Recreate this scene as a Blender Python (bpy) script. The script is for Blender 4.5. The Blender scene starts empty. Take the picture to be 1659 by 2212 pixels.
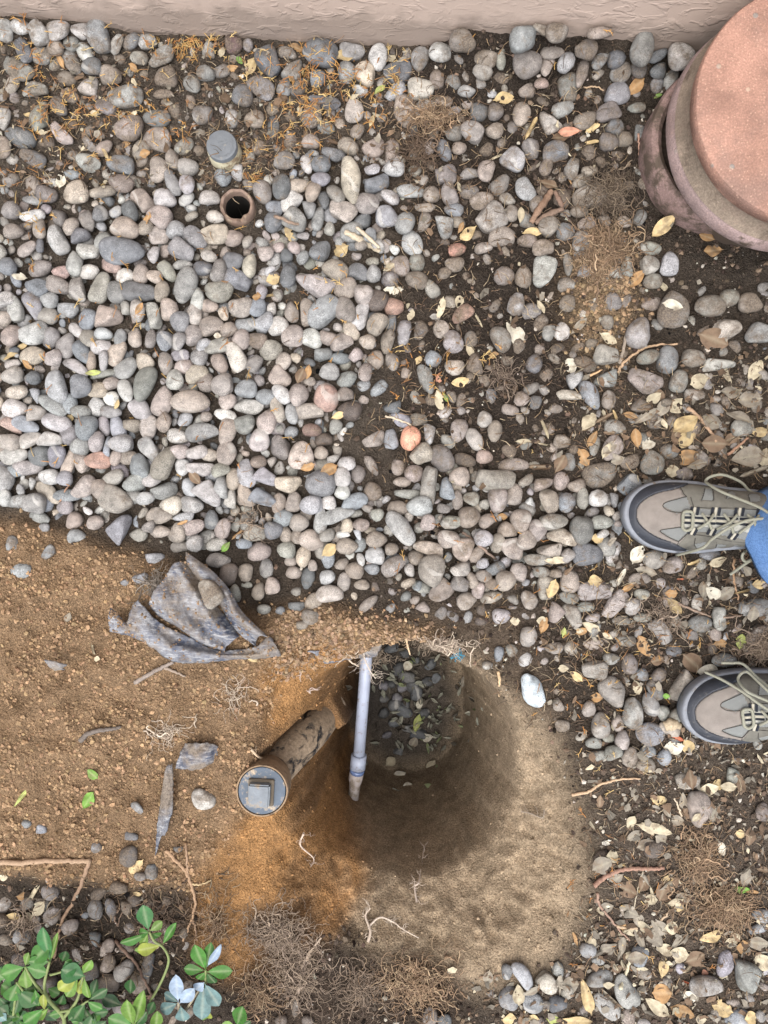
import bpy, bmesh, math, random
import numpy as np
from mathutils import Vector, Matrix, Euler

rng = np.random.default_rng(7)
random.seed(7)
scene = bpy.context.scene
COL = scene.collection

# ------------------------------------------------------------------ camera
H = 1.17                     # phone height above the ground (m)
FPX = 1663.0                 # focal length in units of a 1659 x 2212 picture
CU, CV = 829.5, 1106.0
cam_d = bpy.data.cameras.new('camera')
cam = bpy.data.objects.new('camera', cam_d)
COL.objects.link(cam)
cam.location = (0, 0, H)
cam.rotation_euler = (0, 0, 0)
cam_d.sensor_fit = 'VERTICAL'
cam_d.angle = 2 * math.atan(1106.0 / FPX)
cam_d.clip_start = 0.02
cam_d.clip_end = 200
scene.camera = cam

# ------------------------------------------------------------------ light
SUN_EL, SUN_AZ = math.radians(72), math.radians(200)
world = bpy.data.worlds.new('World')
scene.world = world
world.use_nodes = True
wn, wl = world.node_tree.nodes, world.node_tree.links
bg = wn['Background']
sky = wn.new('ShaderNodeTexSky')
sky.sky_type = 'NISHITA'
sky.sun_disc = False
sky.sun_elevation = SUN_EL
sky.sun_rotation = SUN_AZ
sky.dust_density = 3.0
hsv = wn.new('ShaderNodeHueSaturation')
hsv.inputs['Saturation'].default_value = 0.42      # thin cloud: a greyer sky
wl.new(sky.outputs[0], hsv.inputs['Color'])
wl.new(hsv.outputs[0], bg.inputs[0])
bg.inputs[1].default_value = 0.13
sun_d = bpy.data.lights.new('sun', 'SUN')
sun = bpy.data.objects.new('sun', sun_d)
COL.objects.link(sun)
sun_d.energy = 1.3
sun_d.angle = math.radians(70)
sun_d.color = (1.0, 0.965, 0.92)
# the sun stands where the sky says: rotation measured clockwise from +Y
sdir = Vector((math.sin(SUN_AZ) * math.cos(SUN_EL), math.cos(SUN_AZ) * math.cos(SUN_EL), math.sin(SUN_EL)))
sun.rotation_euler = sdir.to_track_quat('Z', 'Y').to_euler()
sun.location = sdir * 5
scene.view_settings.view_transform = 'Standard'
scene.view_settings.look = 'None'
scene.view_settings.gamma = 1
scene.view_settings.use_curve_mapping = False
scene.view_settings.exposure = 1.55
scene.cycles.use_denoising = True
scene.cycles.max_bounces = 6
scene.cycles.diffuse_bounces = 4

# ------------------------------------------------------------------ helpers
def gx(u): return (u - CU) / FPX * H           # ground units <-> metres at z = 0
def gy(v): return -(v - CV) / FPX * H
def gu(x): return CU + x * FPX / H
def gv(y): return CV - y * FPX / H
def P(u, v, z=0.0):
    d = (H - z) / FPX
    return np.array([(u - CU) * d, -(v - CV) * d, z])

def sstep(a, b, x):
    t = np.clip((x - a) / (b - a), 0, 1)
    return t * t * (3 - 2 * t)

_lat = rng.random((256, 256)).astype(np.float64)
def vnoise(x, y):
    xi = np.floor(x).astype(int); yi = np.floor(y).astype(int)
    fx = x - xi; fy = y - yi
    fx = fx * fx * (3 - 2 * fx); fy = fy * fy * (3 - 2 * fy)
    a = _lat[xi & 255, yi & 255]; b = _lat[(xi + 1) & 255, yi & 255]
    c = _lat[xi & 255, (yi + 1) & 255]; d = _lat[(xi + 1) & 255, (yi + 1) & 255]
    return (a * (1 - fx) + b * fx) * (1 - fy) + (c * (1 - fx) + d * fx) * fy
def fbm(x, y, o=4, g=0.5):
    s = 0; a = 1; t = 0
    for k in range(o):
        s = s + a * vnoise(x * 2 ** k + 17.3 * k, y * 2 ** k + 9.1 * k); t += a; a *= g
    return s / t

def mk_mesh(name, V, F, col=None, smooth=True):
    """V (n,3), F (m,k): one k for all faces"""
    V = np.asarray(V, np.float32); F = np.asarray(F, np.int32)
    me = bpy.data.meshes.new(name)
    me.vertices.add(len(V)); me.vertices.foreach_set('co', V.ravel())
    m, k = F.shape
    me.loops.add(m * k); me.loops.foreach_set('vertex_index', F.ravel())
    me.polygons.add(m)
    me.polygons.foreach_set('loop_start', np.arange(0, m * k, k, dtype=np.int32))
    me.polygons.foreach_set('loop_total', np.full(m, k, np.int32))
    me.polygons.foreach_set('use_smooth', np.full(m, smooth, bool))
    if col is not None:
        at = me.color_attributes.new('Col', 'FLOAT_COLOR', 'POINT')
        at.data.foreach_set('color', np.asarray(col, np.float32).ravel())
    me.update(calc_edges=True)
    me.validate()
    return me

def link(name, me, mat=None, parent=None, loc=None):
    o = bpy.data.objects.new(name, me)
    COL.objects.link(o)
    if mat is not None and me is not None and len(me.materials) == 0:
        me.materials.append(mat)
    if parent is not None: o.parent = parent
    if loc is not None: o.location = loc
    return o

def tag(o, label=None, cat=None, group=None, kind=None):
    if label: o['label'] = label
    if cat: o['category'] = cat
    if group: o['group'] = group
    if kind: o['kind'] = kind
    return o

def empty(name, loc, label, cat, group=None):
    o = bpy.data.objects.new(name, None)
    o.empty_display_size = 0.02
    COL.objects.link(o); o.location = loc
    return tag(o, label, cat, group)

class Acc:
    """collects quads (triangles repeat the last corner as tris) into one mesh"""
    def __init__(s): s.V = []; s.F = []; s.C = []; s.n = 0
    def add(s, V, F, c=None):
        V = np.asarray(V, float); F = np.asarray(F, int)
        s.V.append(V); s.F.append(F + s.n); s.n += len(V)
        if c is not None:
            c = np.asarray(c, float)
            if c.ndim == 1: c = np.tile(c, (len(V), 1))
            if c.shape[1] == 3: c = np.hstack([c, np.zeros((len(c), 1))])
            s.C.append(c)
    def mesh(s, name, smooth=True):
        V = np.vstack(s.V); F = np.vstack(s.F)
        return mk_mesh(name, V, F, np.vstack(s.C) if s.C else None, smooth)

def tube_geo(pts, r0, r1=None, sides=6, rad=None, caps=False):
    pts = np.asarray(pts, float); n = len(pts)
    if rad is None:
        rad = np.linspace(r0, r0 if r1 is None else r1, n)
    T = np.gradient(pts, axis=0)
    T /= np.linalg.norm(T, axis=1)[:, None] + 1e-12
    up = np.array([0, 0, 1.0]) if abs(T[0][2]) < .9 else np.array([1.0, 0, 0])
    V = []
    N = np.cross(T[0], up); N /= np.linalg.norm(N) + 1e-12
    for i in range(n):
        N = N - T[i] * N.dot(T[i]); N /= np.linalg.norm(N) + 1e-12
        B = np.cross(T[i], N)
        for k in range(sides):
            a = 2 * math.pi * k / sides
            V.append(pts[i] + rad[i] * (math.cos(a) * N + math.sin(a) * B))
    F = []
    for i in range(n - 1):
        for k in range(sides):
            k2 = (k + 1) % sides
            F.append((i * sides + k, i * sides + k2, (i + 1) * sides + k2, (i + 1) * sides + k))
    if not caps: return np.array(V), np.array(F)
    V.append(pts[0]); V.append(pts[-1])
    e0, e1 = len(V) - 2, len(V) - 1
    for k in range(0, sides):
        k2 = (k + 1) % sides
        F.append((e0, k2, k, e0)); F.append((e1, (n - 1) * sides + k, (n - 1) * sides + k2, e1))
    return np.array(V), np.array(F)

def quads_to_mesh(name, V, F, mat_col=None, smooth=True):
    """faces of mixed size, degenerate quads become triangles"""
    faces = []
    for f in F:
        g = []
        for i in f:
            if i not in g: g.append(int(i))
        if len(g) > 2: faces.append(g)
    me = bpy.data.meshes.new(name)
    me.from_pydata([tuple(map(float, v)) for v in V], [], faces)
    if mat_col is not None:
        c = np.asarray(mat_col, float)
        if c.ndim == 1: c = np.tile(c, (len(V), 1))
        if c.shape[1] == 3: c = np.hstack([c, np.zeros((len(c), 1))])
        at = me.color_attributes.new('Col', 'FLOAT_COLOR', 'POINT')
        at.data.foreach_set('color', c.astype(np.float32).ravel())
    me.polygons.foreach_set('use_smooth', np.full(len(me.polygons), smooth, bool))
    me.update()
    return me

def smooth_path(pts, n=8):
    pts = np.asarray(pts, float)
    if len(pts) < 3: 
        t = np.linspace(0, 1, n + 1)[:, None]
        return pts[0] * (1 - t) + pts[-1] * t
    Q = np.vstack([2 * pts[0] - pts[1], pts, 2 * pts[-1] - pts[-2]])
    out = []
    for i in range(1, len(Q) - 2):
        for k in range(n):
            t = k / n
            a, b, c, d = Q[i - 1], Q[i], Q[i + 1], Q[i + 2]
            out.append(.5 * (2 * b + (c - a) * t + (2 * a - 5 * b + 4 * c - d) * t * t + (3 * b - a - 3 * c + d) * t ** 3))
    out.append(Q[-2])
    return np.array(out)

# ------------------------------------------------------------------ node helpers
def new_mat(name, rough=0.8, spec=0.3):
    m = bpy.data.materials.new(name); m.use_nodes = True
    nt = m.node_tree; b = nt.nodes['Principled BSDF']
    b.inputs['Roughness'].default_value = rough
    b.inputs['Specular IOR Level'].default_value = spec
    return m, nt, b
def N(nt, t, **kw):
    n = nt.nodes.new(t)
    for k, v in kw.items(): setattr(n, k, v)
    return n
def noise(nt, vec, scale, detail=4, rough=.55, dist=0):
    n = N(nt, 'ShaderNodeTexNoise')
    n.inputs['Scale'].default_value = scale; n.inputs['Detail'].default_value = detail
    n.inputs['Roughness'].default_value = rough; n.inputs['Distortion'].default_value = dist
    if vec is not None: nt.links.new(vec, n.inputs['Vector'])
    return n.outputs['Fac']
def ramp(nt, fac, stops):
    n = N(nt, 'ShaderNodeValToRGB'); e = n.color_ramp.elements
    while len(e) < len(stops): e.new(0.5)
    for i, (p, c) in enumerate(stops):
        e[i].position = p
        e[i].color = (c, c, c, 1) if isinstance(c, (int, float)) else (*c[:3], 1)
    nt.links.new(fac, n.inputs[0])
    return n.outputs[0]
def mixc(nt, fac, a, b, mode='MIX'):
    n = N(nt, 'ShaderNodeMix', data_type='RGBA', blend_type=mode)
    if isinstance(fac, (int, float)): n.inputs[0].default_value = fac
    else: nt.links.new(fac, n.inputs[0])
    for i, c in ((6, a), (7, b)):
        if isinstance(c, (tuple, list)): n.inputs[i].default_value = (*c[:3], 1)
        else: nt.links.new(c, n.inputs[i])
    return n.outputs[2]
def math_(nt, op, a, b=None, clamp=False):
    n = N(nt, 'ShaderNodeMath', operation=op); n.use_clamp = clamp
    for i, c in ((0, a), (1, b)):
        if c is None: continue
        if isinstance(c, (int, float)): n.inputs[i].default_value = c
        else: nt.links.new(c, n.inputs[i])
    return n.outputs[0]
def bump(nt, b, h, dist, strength=1.0):
    n = N(nt, 'ShaderNodeBump'); n.inputs['Distance'].default_value = dist
    n.inputs['Strength'].default_value = strength
    nt.links.new(h, n.inputs['Height']); nt.links.new(n.outputs[0], b.inputs['Normal'])
def pos(nt): return N(nt, 'ShaderNodeNewGeometry').outputs['Position']
def objc(nt): return N(nt, 'ShaderNodeTexCoord').outputs['Object']

# ------------------------------------------------------------------ materials
def pebble_mat(name, attr):
    m, nt, b = new_mat(name, .62, .32)
    p = pos(nt)
    if attr:
        a = N(nt, 'ShaderNodeAttribute', attribute_name='Col')
        col, dirt = a.outputs['Color'], a.outputs['Alpha']
    else:
        a = N(nt, 'ShaderNodeObjectInfo')
        col, dirt = a.outputs['Color'], a.outputs['Alpha']
    # soft mottling, mineral grain, pale flecks
    c = mixc(nt, .8, col, ramp(nt, noise(nt, p, 85, 5, .62), [(.3, .48), (.7, 1.42)]), 'MULTIPLY')
    c = mixc(nt, ramp(nt, noise(nt, p, 33, 2), [(.35, .25), (.65, .9)]), c, ramp(nt, noise(nt, p, 620, 4, .7), [(.32, .35), (.5, 1.0), (.68, 1.7)]), 'MULTIPLY')
    fl = ramp(nt, noise(nt, p, 520, 2), [(.66, 0), (.74, 1)])
    c = mixc(nt, math_(nt, 'MULTIPLY', fl, .30), c, (.62, .60, .56))
    # pale quartz veins running through a few stones
    w = N(nt, 'ShaderNodeTexWave', bands_direction='DIAGONAL'); w.inputs['Scale'].default_value = 9; w.inputs['Distortion'].default_value = 9; w.inputs['Detail'].default_value = 3
    nt.links.new(p, w.inputs[0])
    vm = math_(nt, 'MULTIPLY', ramp(nt, w.outputs['Fac'], [(.93, 0), (.97, 1)]), ramp(nt, noise(nt, p, 14, 1), [(.60, 0), (.66, .35)]))
    c = mixc(nt, vm, c, (.50, .48, .44))
    # pits and dark stains
    pit = ramp(nt, noise(nt, p, 300, 3), [(.27, 1), (.36, 0)])
    c = mixc(nt, math_(nt, 'MULTIPLY', pit, .65), c, (.05, .045, .04))
    # caked dirt with an edge of its own, amount per stone
    n1 = noise(nt, p, 48, 6, .66)
    d = math_(nt, 'ADD', n1, math_(nt, 'SUBTRACT', math_(nt, 'MULTIPLY', dirt, .46), .34))
    dm = ramp(nt, d, [(.42, 0), (.60, 1)])
    dcol = mixc(nt, ramp(nt, noise(nt, p, 420, 3), [(.35, 0), (.65, 1)]), (.062, .046, .034), (.17, .135, .10))
    c = mixc(nt, math_(nt, 'MULTIPLY', dm, .82), c, dcol)
    nt.links.new(c, b.inputs['Base Color'])
    rr = ramp(nt, dm, [(0, .60), (1, .92)])
    nt.links.new(rr, b.inputs['Roughness'])
    hh = math_(nt, 'ADD', noise(nt, p, 520, 4), math_(nt, 'MULTIPLY', dm, .8))
    bump(nt, b, hh, .0010, .7)
    return m
M_PEB = pebble_mat('river stone', False)
M_PEBA = pebble_mat('river stone small', True)

def soil_mat():
    m, nt, b = new_mat('soil', .95, .12)
    p = pos(nt)
    a = N(nt, 'ShaderNodeAttribute', attribute_name='Col')
    c = mixc(nt, .8, a.outputs['Color'], ramp(nt, noise(nt, p, 40, 6, .62), [(.3, .62), (.7, 1.38)]), 'MULTIPLY')
    c = mixc(nt, .9, c, ramp(nt, noise(nt, p, 340, 5, .75), [(.32, .36), (.52, 1.0), (.72, 1.8)]), 'MULTIPLY')
    sp = ramp(nt, noise(nt, p, 700, 1), [(.72, 0), (.76, 1)])
    c = mixc(nt, math_(nt, 'MULTIPLY', sp, .5), c, (.42, .36, .27))
    nt.links.new(c, b.inputs['Base Color'])
    vo = N(nt, 'ShaderNodeTexVoronoi'); vo.inputs['Scale'].default_value = 330; nt.links.new(p, vo.inputs['Vector'])
    h = math_(nt, 'ADD', noise(nt, p, 110, 6, .70), math_(nt, 'MULTIPLY', noise(nt, p, 520, 4, .65), .55))
    h = math_(nt, 'SUBTRACT', h, math_(nt, 'MULTIPLY', vo.outputs['Distance'], .35))
    h = math_(nt, 'MULTIPLY', h, a.outputs['Alpha'])
    bump(nt, b, h, .011, 1.0)
    return m
M_SOIL = soil_mat()

def attr_mat(name, rough=.9, spec=.15, var=.5, scale=300, bmp=.0006):
    m, nt, b = new_mat(name, rough, spec)
    p = pos(nt)
    a = N(nt, 'ShaderNodeAttribute', attribute_name='Col')
    c = mixc(nt, var, a.outputs['Color'], ramp(nt, noise(nt, p, scale, 4, .65), [(.3, .5), (.7, 1.5)]), 'MULTIPLY')
    nt.links.new(c, b.inputs['Base Color'])
    bump(nt, b, noise(nt, p, scale * 1.5, 3), bmp, .8)
    return m
M_CLOD = attr_mat('soil crumbs', .96, .08, .6, 420, .001)
M_ROOT = attr_mat('root fibre', .9, .12, .5, 350)
M_NEEDLE = attr_mat('dry needles', .75, .2, .4, 200)

def plain(name, col, rough=.6, spec=.3, var=.35, scale=60, dirt=0, dcol=(.2, .14, .085), dscale=30, bmp=.0004, bscale=400):
    m, nt, b = new_mat(name, rough, spec)
    p = pos(nt)
    c = mixc(nt, var, (*col,), ramp(nt, noise(nt, p, scale, 5, .6), [(.3, .6), (.7, 1.35)]), 'MULTIPLY')
    if dirt:
        d = ramp(nt, noise(nt, p, dscale, 6, .68), [(.62 - dirt * .4, 0), (.72 - dirt * .4, 1)])
        c = mixc(nt, d, c, mixc(nt, .6, dcol, ramp(nt, noise(nt, p, 500, 3), [(.3, .5), (.7, 1.5)]), 'MULTIPLY'))
    nt.links.new(c, b.inputs['Base Color'])
    bump(nt, b, noise(nt, p, bscale, 4), bmp, .8)
    return m

def leaf_mat(name, rough, spec, trans):
    m, nt, b = new_mat(name, rough, spec)
    a = N(nt, 'ShaderNodeObjectInfo')
    p = pos(nt)
    c = mixc(nt, .7, a.outputs['Color'], ramp(nt, noise(nt, p, 90, 5, .6), [(.3, .55), (.7, 1.35)]), 'MULTIPLY')
    sp = ramp(nt, noise(nt, p, 260, 3), [(.66, 0), (.74, 1)])
    c = mixc(nt, math_(nt, 'MULTIPLY', sp, .45), c, mixc(nt, .5, c, (.12, .07, .035)))
    st = ramp(nt, noise(nt, p, 55, 6, .7), [(.50, 0), (.62, .6)])
    c = mixc(nt, math_(nt, 'MULTIPLY', st, 1.0 if rough > .5 else .12), c, (.16, .115, .075))
    at = N(nt, 'ShaderNodeAttribute', attribute_name='Col')      # midrib and veins, drawn in the leaf itself
    c = mixc(nt, math_(nt, 'MULTIPLY', at.outputs['Fac'], .2), c, mixc(nt, .6, c, (.75, .7, .5)))
    nt.links.new(c, b.inputs['Base Color'])
    bump(nt, b, noise(nt, p, 240, 3), .0008, .7)
    if trans:
        t = N(nt, 'ShaderNodeBsdfTranslucent'); nt.links.new(c, t.inputs['Color'])
        mx = N(nt, 'ShaderNodeMixShader'); mx.inputs[0].default_value = trans
        nt.links.new(b.outputs[0], mx.inputs[1]); nt.links.new(t.outputs[0], mx.inputs[2])
        nt.links.new(mx.outputs[0], nt.nodes['Material Output'].inputs[0])
    return m
M_LEAF = leaf_mat('dry leaf', .7, .2, .18)
M_GREEN = leaf_mat('waxy green leaf', .42, .22, .12)
M_FRAG = attr_mat('leaf fragments', .8, .15, .5, 160)

# ------------------------------------------------------------------ terrain
# plan units (u, v): picture units on the plane z = 0
MU0, MV0, MSTEP = -260.0, -260.0, 4.0
MW, MH = int((1659 + 520) / MSTEP) + 1, int((2212 + 520) / MSTEP) + 1
UU, VV = np.meshgrid(MU0 + np.arange(MW) * MSTEP, MV0 + np.arange(MH) * MSTEP)
HC0 = (895.0, 1730.0)
def poly_mask(poly, warp=26, blur=4):
    u = UU + (fbm(UU / 90, VV / 90, 4) - .5) * 2 * warp
    v = VV + (fbm(UU / 90 + 50, VV / 90 + 70, 4) - .5) * 2 * warp
    ins = np.zeros(UU.shape, bool)
    n = len(poly)
    for i in range(n):
        x1, y1 = poly[i]; x2, y2 = poly[(i + 1) % n]
        if y1 == y2: continue
        c = ((y1 > v) != (y2 > v)) & (u < (x2 - x1) * (v - y1) / (y2 - y1) + x1)
        ins ^= c
    m = ins.astype(float)
    for _ in range(2):
        k = np.ones(2 * blur + 1) / (2 * blur + 1)
        pad = np.pad(m, blur, mode='edge')
        m = np.apply_along_axis(lambda r: np.convolve(r, k, 'valid'), 1, pad)[:, :]
        m = np.apply_along_axis(lambda r: np.convolve(r, k, 'valid'), 0, m)
    return m
def samp(M, u, v):
    x = np.clip((np.asarray(u, float) - MU0) / MSTEP, 0, MW - 1.001); y = np.clip((np.asarray(v, float) - MV0) / MSTEP, 0, MH - 1.001)
    xi = x.astype(int); yi = y.astype(int); fx = x - xi; fy = y - yi
    return (M[yi, xi] * (1 - fx) + M[yi, xi + 1] * fx) * (1 - fy) + (M[yi + 1, xi] * (1 - fx) + M[yi + 1, xi + 1] * fx) * fy

Z_BROWN = poly_mask([(-400, 1120), (80, 1125), (230, 1180), (400, 1235), (560, 1335), (640, 1310), (760, 1330), (880, 1335), (960, 1365),
                     (960, 1400), (700, 1440), (600, 1460), (560, 1600), (520, 1800), (430, 1910), (310, 1905), (210, 1900), (0, 1880), (-400, 1880)])
Z_ORANGE = poly_mask([(560, 1420), (760, 1400), (745, 1640), (720, 1860), (800, 1960), (700, 2040), (560, 2150), (480, 2130), (420, 2050), (420, 1900), (510, 1790), (570, 1680), (570, 1560)], 44, 5)
Z_TAN = poly_mask([(880, 1370), (1030, 1420), (1110, 1500), (1230, 1620), (1275, 1800), (1260, 1980), (1180, 2090), (1040, 2150), (930, 2120), (760, 2060), (720, 1960), (760, 1820), (900, 1440)], 22, 7)
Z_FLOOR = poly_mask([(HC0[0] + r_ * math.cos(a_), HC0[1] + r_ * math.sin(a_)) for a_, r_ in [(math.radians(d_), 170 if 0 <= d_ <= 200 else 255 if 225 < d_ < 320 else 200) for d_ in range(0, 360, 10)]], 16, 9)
Z_ROOTS = poly_mask([(530, 1965), (690, 1985), (730, 2110), (900, 2075), (1010, 2120), (1010, 2400), (540, 2400), (515, 2120)], 30, 6)
Z_LITTER = poly_mask([(1275, 1640), (1900, 1640), (1900, 2400), (1040, 2400), (1050, 2090), (1200, 2080), (1290, 1960)])
Z_LITTER2 = poly_mask([(1300, 800), (1900, 780), (1900, 1040), (1330, 1020), (1220, 920)])
Z_SPILL = poly_mask([(1240, 500), (1350, 520), (1370, 640), (1350, 760), (1260, 770), (1230, 640)], 30, 8)
Z_BASEMIX = poly_mask([(880, 1290), (1130, 1320), (1240, 1640), (1120, 1540), (1000, 1400)], 30, 8)

HC = (895.0, 1730.0)
_ang = np.radians([0, 22, 45, 67, 90, 112, 135, 157, 180, 202, 225, 247, 270, 292, 315, 337, 360])
_rim = np.array([244, 246, 246, 240, 236, 238, 244, 276, 335, 352, 400, 345, 345, 312, 290, 254, 244.])
_flo = np.array([176, 176, 176, 175, 174, 175, 178, 182, 178, 176, 200, 245, 285, 272, 238, 190, 176.])
_pw = np.array([1.9, 1.9, 1.9, 1.85, 1.8, 1.8, 1.8, 1.9, 2.7, 3.0, 2.7, 1.2, 1.0, 1.0, 1.1, 1.5, 1.9])
_bowl = np.array([385, 425, 440, 415, 390, 400, 425, 420, 345, 353, 401, 346, 346, 318, 312, 345, 385.])
_bz = np.array([.155, .155, .160, .160, .160, .155, .150, .090, .01, .0, .0, .0, .0, .02, .07, .13, .155])
PIPE_UV = (508.0 + (508 - 829.5) * -.0256, 437.0 + (437 - 1106) * -.0256)
DEPTH = 0.50
_t, _b = P(566, 1708, .03), P(716, 1522, -.25)
RT = (gu(_t[0]), gv(_t[1]), .03); RB = (gu(_b[0]), gv(_b[1]), -.25)
def terrain(u, v, fine=True):
    u = np.asarray(u, float); v = np.asarray(v, float)
    z = (fbm(u / 160, v / 160, 3) - .5) * .016
    if fine:
        z = z + (fbm(u / 22 + 5, v / 22, 4, .6) - .5) * .012
    br = samp(Z_BROWN, u, v)
    z = z + br * (.022 + (fbm(u / 60 + 40, v / 60, 3) - .5) * .03)
    z = z + .040 * np.exp(-((v - 95) / 60) ** 2) * sstep(930, 1010, u) * (1 - sstep(1330, 1440, u))
    z = z + .030 * np.exp(-((v - 70) / 60) ** 2) * (1 - sstep(150, 330, u))
    z = z + samp(Z_SPILL, u, v) * .012 - samp(Z_ROOTS, u, v) * .016
    du, dv = u - HC[0], v - HC[1]
    r = np.hypot(du, dv)
    a = np.mod(np.arctan2(dv, du), 2 * math.pi)
    wob = (fbm(u / 55 + 11, v / 55 + 3, 4) - .5) * 44
    R = np.interp(a, _ang, _rim) + wob * .8
    F = np.interp(a, _ang, _flo) + wob * .3
    p = np.interp(a, _ang, _pw)
    t = np.clip((r - F) / (R - F), 0, 1) ** 1.2
    w = 1 - t
    prof = w ** p
    prof = np.where(r < F, 1.0, prof)
    B = np.maximum(np.interp(a, _ang, _bowl) + wob * .8, R + 1)
    bz = np.interp(a, _ang, _bz)
    sb = np.clip((r - F) / (B - F), 0, 1)
    bowl = bz * (1 - sb) ** 1.4
    hole = -(DEPTH - bz) * prof - bowl
    # clods and gouges on the cut wall
    hole = hole + (prof * (1 - prof) * 4 + .55 * sstep(0, .03, bowl) * (1 - prof)) * ((fbm(u / 26 + 80, v / 26, 4, .6) - .5) * .06 + (np.abs(fbm(u / 50 + 20, v / 50, 4, .65) - .5) - .08) * .05)
    inside = sstep(0, .08, np.maximum(w, (1 - sb) * (bz > .03)))
    z = z * (1 - inside * .75) + hole
    # the riser lies bare in the cut wall: soil dug away along it
    rx, ry = RB[0] - RT[0], RB[1] - RT[1]
    t_ = ((u - RT[0]) * rx + (v - RT[1]) * ry) / (rx * rx + ry * ry)
    dd = np.hypot(u - RT[0] - t_ * rx, v - RT[1] - t_ * ry)
    az = RT[2] + (RB[2] - RT[2]) * np.clip(t_, 0, 1) - .020
    g = (1 - sstep(44, 64, dd)) * sstep(-.02, .25, t_) * (1 - sstep(.84, .98, t_))
    z = np.where(g > 0, z * (1 - g) + np.minimum(z, az) * g, z)
    bl_ = sstep(.84, .98, t_) * (1 - sstep(1.16, 1.42, t_)) * (1 - sstep(40, 88, dd))
    z = z * (1 - bl_) + np.maximum(z, RB[2] + .074) * bl_
    z = np.where(np.hypot(u - PIPE_UV[0], v - PIPE_UV[1]) < 27, -.27, z)
    z = np.where((u < -200) | (u > 1860) | (v < -200) | (v > 2420), z * .3, z)
    return z

def axis(lo, hi, step):
    a = list(np.arange(lo, hi + step * .5, step))
    d = step
    left = []; x = lo
    while x > -18: d *= 1.7; x -= d; left.append(x)
    d = step; right = []; x = a[-1]
    while x < 18: d *= 1.7; x += d; right.append(x)
    return np.array(left[::-1] + a + right)
ax = axis(-.70, .70, .0033); ay = axis(-.90, .80, .0033)
GX, GY = np.meshgrid(ax, ay)
GU, GV = gu(GX), gv(GY)
GZ = terrain(GU, GV)
def groundcol(u, v):
    c = np.zeros(u.shape + (3,)) + np.array([.060, .047, .036])
    wet = fbm(u / 120 + 33, v / 120, 3)
    c = c * (0.75 + .6 * wet)[..., None]
    def mix(m, col):
        nonlocal c
        m = np.clip(m, 0, 1)[..., None]
        c = c * (1 - m) + np.array(col) * m
    left = (1 - sstep(760, 900, u)) * sstep(40, 90, v) * (1 - sstep(1050, 1130, v))
    mix(left * .6, (.105, .086, .068))
    damp = sstep(860, 960, u) * (1 - sstep(1220, 1330, u)) * (1 - sstep(900, 1010, v))
    mix(damp * .65, (.038, .029, .023))
    mix(samp(Z_BASEMIX, u, v) * .7, (.125, .092, .065))
    mix(samp(Z_LITTER, u, v) * .85, (.105, .082, .062))
    mix(samp(Z_LITTER2, u, v) * .6, (.09, .07, .052))
    mix(samp(Z_BROWN, u, v), (.262, .172, .100))
    mix(samp(Z_TAN, u, v), (.285, .217, .145))
    mix(samp(Z_ORANGE, u, v) * (.62 + .55 * sstep(.3, .6, fbm(u / 80 + 7, v / 80 + 2, 4))), (.315, .170, .070))
    mix(samp(Z_FLOOR, u, v) * .92, (.036, .032, .029))  # near-black floor: the shade down the hole is put into the soil colour
    mix(samp(Z_ROOTS, u, v) * .8, (.062, .044, .032))
    mix(samp(Z_SPILL, u, v) * .9, (.27, .19, .115))
    return c
ny, nx = GX.shape
idx = np.arange(ny * nx).reshape(ny, nx)
GF = np.stack([idx[:-1, :-1].ravel(), idx[:-1, 1:].ravel(), idx[1:, 1:].ravel(), idx[1:, :-1].ravel()], 1)
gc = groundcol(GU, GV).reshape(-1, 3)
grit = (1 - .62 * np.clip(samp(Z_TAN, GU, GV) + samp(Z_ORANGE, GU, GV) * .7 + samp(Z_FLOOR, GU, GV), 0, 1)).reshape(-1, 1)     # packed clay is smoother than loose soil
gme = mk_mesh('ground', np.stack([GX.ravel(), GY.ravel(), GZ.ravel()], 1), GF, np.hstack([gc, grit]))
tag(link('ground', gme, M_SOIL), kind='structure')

def hit(u, v):
    """point of the terrain seen at picture position u, v"""
    zs = np.arange(.09, -.56, -.004)
    d = (H - zs) / FPX
    X = (u - CU) * d; Y = -(v - CV) * d
    t = terrain(gu(X), gv(Y))
    k = np.argmax(zs <= t)
    return np.array([X[k], Y[k], t[k]])

# height of the ground with what lies on it, in plan units (2 units a cell)
HS = 2.0
hmU = np.arange(-150, 1812, HS); hmV = np.arange(-120, 2340, HS)
_a, _b = np.meshgrid(hmU, hmV)
HM = terrain(_a, _b)
TZ0 = HM.copy()
def tz(x, y):
    i, j = hm_idx(x, y); return float(TZ0[j, i])
def hm_idx(x, y):
    return int(np.clip((gu(x) + 150) / HS, 0, len(hmU) - 1)), int(np.clip((gv(y) + 120) / HS, 0, len(hmV) - 1))
def top(x, y, r=0.0, q=75):
    i, j = hm_idx(x, y)
    k = int(r * FPX / H / HS)
    w = HM[max(0, j - k):j + k + 1, max(0, i - k):i + k + 1]
    return float(np.percentile(w, q)) if w.size else 0.0

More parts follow.
